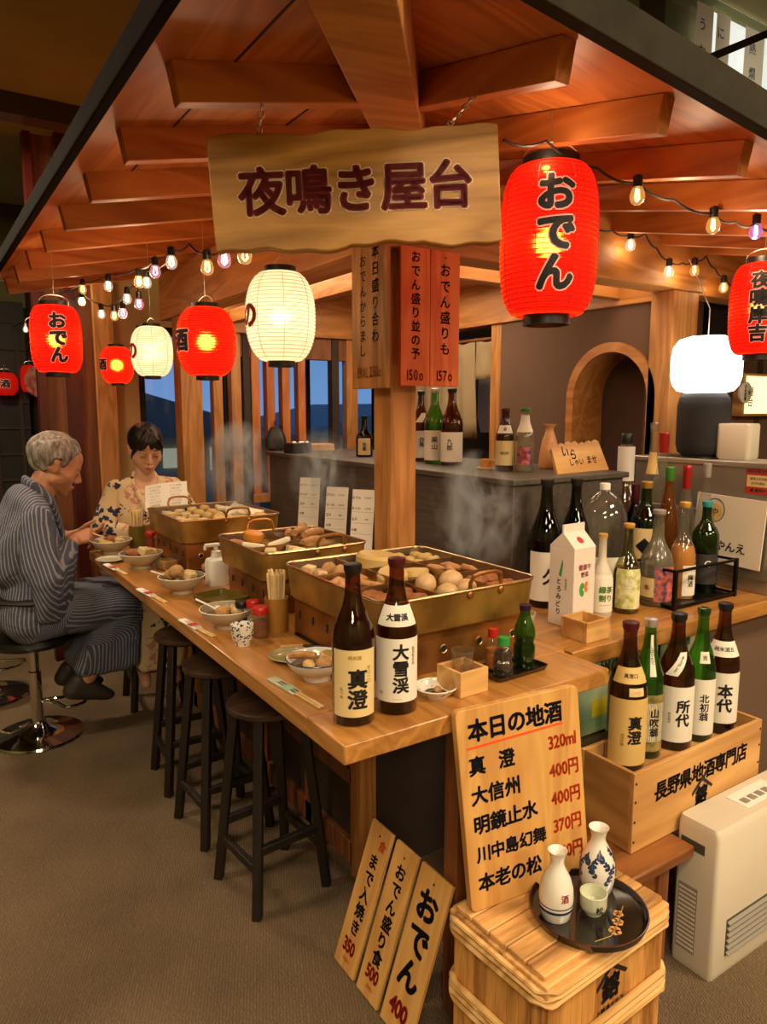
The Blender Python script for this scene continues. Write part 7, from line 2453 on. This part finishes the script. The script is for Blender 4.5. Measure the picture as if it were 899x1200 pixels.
# ---- the woman
WB = (0.322, 2.53, 0.0)
wood_stool('dark wooden bar stool under the woman at the far end of the counter', WB[0], WB[1], R(-5))
woman = thing('person', 'dark haired woman in a cream floral kimono reading a paper menu', 'person', WB)
WF = (-0.10, -1.0)
F = Flesh(WF, WB)
HM = F.head((.058, 0.0, 1.315), R(22), R(4), 1.0, False)
F.chain(((.032, 0, 1.26), .045), ((.02, 0, 1.19), .045), ((.0, 0, 1.14), .055))
F.hull(((.0, .125, 1.10), .045), ((.0, -.125, 1.10), .045), ((.0, 0, 1.12), .06), ((.01, .065, .92), .075), ((.01, -.065, .92), .075))
F.hull(((.01, .065, .92), .075), ((.01, -.065, .92), .075), ((-.01, .08, .705), .085), ((-.01, -.08, .705), .085))
for s in (-1, 1):
    F.chain(((-.01, s * .08, .70), .08), ((.30, s * .075, .665), .052), ((.17, s * .07, .36), .040), ((.12, s * .07, .245), .032))
    F.hull(((.12, s * .07, .24), .034), ((.09, s * .07, .195), .028), ((.22, s * .075, .175), .024))
F.chain(((.0, -.14, 1.09), .042), ((.04, -.205, .925), .034), ((.150, -.075, .920), .024))
F.chain(((.0, .14, 1.09), .042), ((.05, .215, .940), .034), ((.205, .125, 1.010), .024))
F.hand((.155, -.068, .922), (.75, .62, .1), (.3, .1, .9), (.4, -.5, .7), 0.7, 0.88)
F.hand((.210, .118, 1.016), (.62, -.62, .35), (-.65, -.45, .10), (-.1, .2, .95), 0.95, 0.88)
F.fuse('body', 'skin_woman', woman, 0.0045, 3)
MW = F.M @ HM
hair_shell('hair', MW, 'hair_black', woman, lerp_line([(-.10, -.062), (-.03, -.055), (.005, -.035), (.03, -.030), (.044, .012), (.062, .034), (.078, .040), (.1, .05)]), 1.07, 0.0025)
B = Flesh(WF, WB)
B.hull(((-.105, 0, .02), (.030, .034, .034)), M=HM)
for sy in (-1, 1):
    B.chain(((.050, sy * .012, .108), (.016, .012, .010)), ((.074, sy * .034, .070), (.011, .014, .014)), ((.066, sy * .058, .030), (.010, .009, .018)), ((.042, sy * .068, -.006), (.012, .007, .016)), ((.030, sy * .070, -.035), (.008, .005, .014)), M=HM)
    B.chain(((.056, sy * .006, .104), (.014, .010, .010)), ((.083, sy * .016, .062), (.008, .013, .012)), ((.0875, sy * .030, .040), (.006, .012, .009)), ((.082, sy * .044, .024), (.005, .008, .008)), M=HM)
B.chain(((.060, .0, .102), (.012, .008, .008)), ((.0885, .004, .058), (.006, .012, .012)), ((.0920, .006, .036), (.004, .010, .008)), M=HM)
B.fuse('hair_bangs', 'hair_black', woman, 0.004, 2)
tmp = thing('person_face_tmp', 'x', 'x')
face_lines(MW, tmp, 'hair_black', 'lips', 0.8)
for c in list(tmp.children): fix(c, woman)
bpy.data.objects.remove(tmp)
K = Flesh(WF, WB)
K.hull(((-.005, .128, 1.105), .052), ((-.005, -.128, 1.105), .052), ((-.01, 0, 1.135), (.06, .09, .04)), ((.025, .075, .94), .098), ((.025, -.075, .94), .098))
K.hull(((.025, .075, .94), .098), ((.025, -.075, .94), .098), ((-.01, .085, .72), .105), ((-.01, -.085, .72), .105))
K.hull(((-.01, .085, .72), .103), ((-.01, -.085, .72), .103), ((.31, .078, .675), .070), ((.31, -.078, .675), .070))
K.hull(((.31, .078, .67), .070), ((.31, -.078, .67), .070), ((.27, .085, .285), .036), ((.27, -.085, .285), .036), ((.14, .08, .285), .04), ((.14, -.08, .285), .04))
K.fuse('kimono', 'kimono_floral', woman, 0.007, 5, 0.010, 9)
for s, e, w_ in ((-1, (.045, -.215, .925), (.115, -.125, .915)), (1, (.045, .215, .94), (.160, .165, .985))):
    Sl = Flesh(WF, WB)
    Sl.hull(((-.005, s * .135, 1.10), .058), (e, .056), ((e[0] - .03, e[1] * .92, e[2] + .05), .05), ((.03, s * .11, .96), .04))
    Sl.hull((e, .052), (w_, .036), ((w_[0] - .01, w_[1] * 1.15, w_[2] - .22), .02), ((e[0] - .01, e[1], .715), .026))
    Sl.fuse('sleeve', 'kimono_floral', woman, 0.0062, 4, 0.010, 11)
Cc = Flesh(WF, WB)
for s in (-1, 1):
    Cc.chain(((-.045, 0, 1.185), (.012, .026, .022)), ((-.02, s * .050, 1.172), (.012, .012, .024)), ((.040, s * .062, 1.135), (.014, .012, .024)), ((.092, s * .036, 1.06), (.012, .015, .022)), ((.118, s * .004, .985), (.010, .016, .02)))
Cc.fuse('collar', 'kimono_floral', woman, 0.0048, 2)
Sa = Flesh(WF, WB)
Sa.hull(((.022, .075, .855), (.108, .106, .055)), ((.022, -.075, .855), (.108, .106, .055)), ((-.03, 0, .855), (.10, .12, .05)))
Sa.fuse('sash', 'wine_sash', woman, 0.006, 2)
# her paper menu
pc = F.M @ Vector((.262, .052, 1.093))
t = thing('paper_menu', 'sheet of printed menu paper held up by the woman', 'menu', matrix=frame(pc, (0.80, -0.40, 0.10), (0.34, 0.38, 0.76)))
vs, fs = [], []
for i in range(11):
    u = -0.098 + 0.196 * i / 10
    dz = 0.010 * math.sin(i / 10 * PI)
    for v in (-0.068, 0.068): vs += [(u, v, dz), (u, v, dz - 0.0008)]
for i in range(10):
    k = 4 * i
    fs += [(k, k + 4, k + 6, k + 2), (k + 1, k + 3, k + 7, k + 5), (k, k + 1, k + 5, k + 4), (k + 2, k + 6, k + 7, k + 3)]
b = G().add(vs, fs).build('sheet', 'paper_white', t)
wrap = lambda u, v, e: (u, v, 0.010 * math.sin((u + 0.098) / 0.196 * PI) + e)
letters('lettering', [Hh(s_, 0.011, u, 0.05 - 0.016 * i, bold=0) for u in (-0.05, 0.045) for i, s_ in enumerate(('おでん各種', '大根玉子', 'ちくわ三百', 'はんぺん', 'こんにゃく', '牛すじ四百', '地酒各種'))], 'plastic_grey', b, wrap=wrap, eps=0.0008, step=0.02)

# ---------------------------------------------------------------- steam over the pans
def steam_mat(name, dens, sc, seed):
    m = bpy.data.materials.new(name)
    m.use_nodes = True
    nt = m.node_tree
    nt.nodes.remove(nt.nodes['Principled BSDF'])
    out = nt.nodes['Material Output']
    vs_ = nt.nodes.new('ShaderNodeVolumePrincipled')
    vs_.inputs['Color'].default_value = (0.95, 0.92, 0.88, 1)
    vs_.inputs['Anisotropy'].default_value = 0.2
    tc = nt.nodes.new('ShaderNodeTexCoord')
    mp = nt.nodes.new('ShaderNodeMapping')
    mp.inputs['Scale'].default_value = (1.0, 1.0, 0.55)
    mp.inputs['Location'].default_value = (seed, seed * 2, seed * 3)
    nt.links.new(tc.outputs['Object'], mp.inputs[0])
    no = nt.nodes.new('ShaderNodeTexNoise')
    no.inputs['Scale'].default_value = sc
    no.inputs['Detail'].default_value = 3
    no.inputs['Distortion'].default_value = 1.4
    nt.links.new(mp.outputs[0], no.inputs['Vector'])
    cr = nt.nodes.new('ShaderNodeMapRange')
    cr.inputs['From Min'].default_value = 0.50
    cr.inputs['From Max'].default_value = 0.72
    nt.links.new(no.outputs['Fac'], cr.inputs['Value'])
    # fade towards the wall of the plume: 1 in the middle, 0 at the hull
    sp = nt.nodes.new('ShaderNodeVectorMath')
    sp.operation = 'LENGTH'
    m2 = nt.nodes.new('ShaderNodeMapping')
    m2.inputs['Location'].default_value = (-1, -1, -1)
    m2.inputs['Scale'].default_value = (2, 2, 2)
    nt.links.new(tc.outputs['Generated'], m2.inputs[0])
    nt.links.new(m2.outputs[0], sp.inputs[0])
    f = nt.nodes.new('ShaderNodeMapRange')
    f.inputs['From Min'].default_value = 1.0
    f.inputs['From Max'].default_value = 0.25
    nt.links.new(sp.outputs['Value'], f.inputs['Value'])
    mu = nt.nodes.new('ShaderNodeMath')
    mu.operation = 'MULTIPLY'
    nt.links.new(cr.outputs[0], mu.inputs[0])
    nt.links.new(f.outputs[0], mu.inputs[1])
    m3 = nt.nodes.new('ShaderNodeMath')
    m3.operation = 'MULTIPLY'
    m3.inputs[1].default_value = dens
    nt.links.new(mu.outputs[0], m3.inputs[0])
    nt.links.new(m3.outputs[0], vs_.inputs['Density'])
    nt.links.new(vs_.outputs[0], out.inputs['Volume'])
    MATS[name] = m


for i, (lb, c, r, dn) in enumerate((('wisp of steam rising from the nearest oden pan beside the post', (0.74, 0.50, 1.20), (0.13, 0.17, 0.19), 34),
                                    ('wisp of steam drifting above the middle oden pan', (0.66, 1.30, 1.24), (0.12, 0.18, 0.20), 24),
                                    ('wisp of steam rising from the farthest oden pan before the slats', (0.58, 1.92, 1.24), (0.18, 0.24, 0.22), 24))):
    steam_mat('steam_%d' % i, dn, 9.0, i * 1.7 + 0.4)
    o = G().ball((0, 0, 0), r, seg=24, ring=16).build('steam', 'steam_%d' % i, loc=c)
    tag(o, lb, 'steam', kind='stuff')
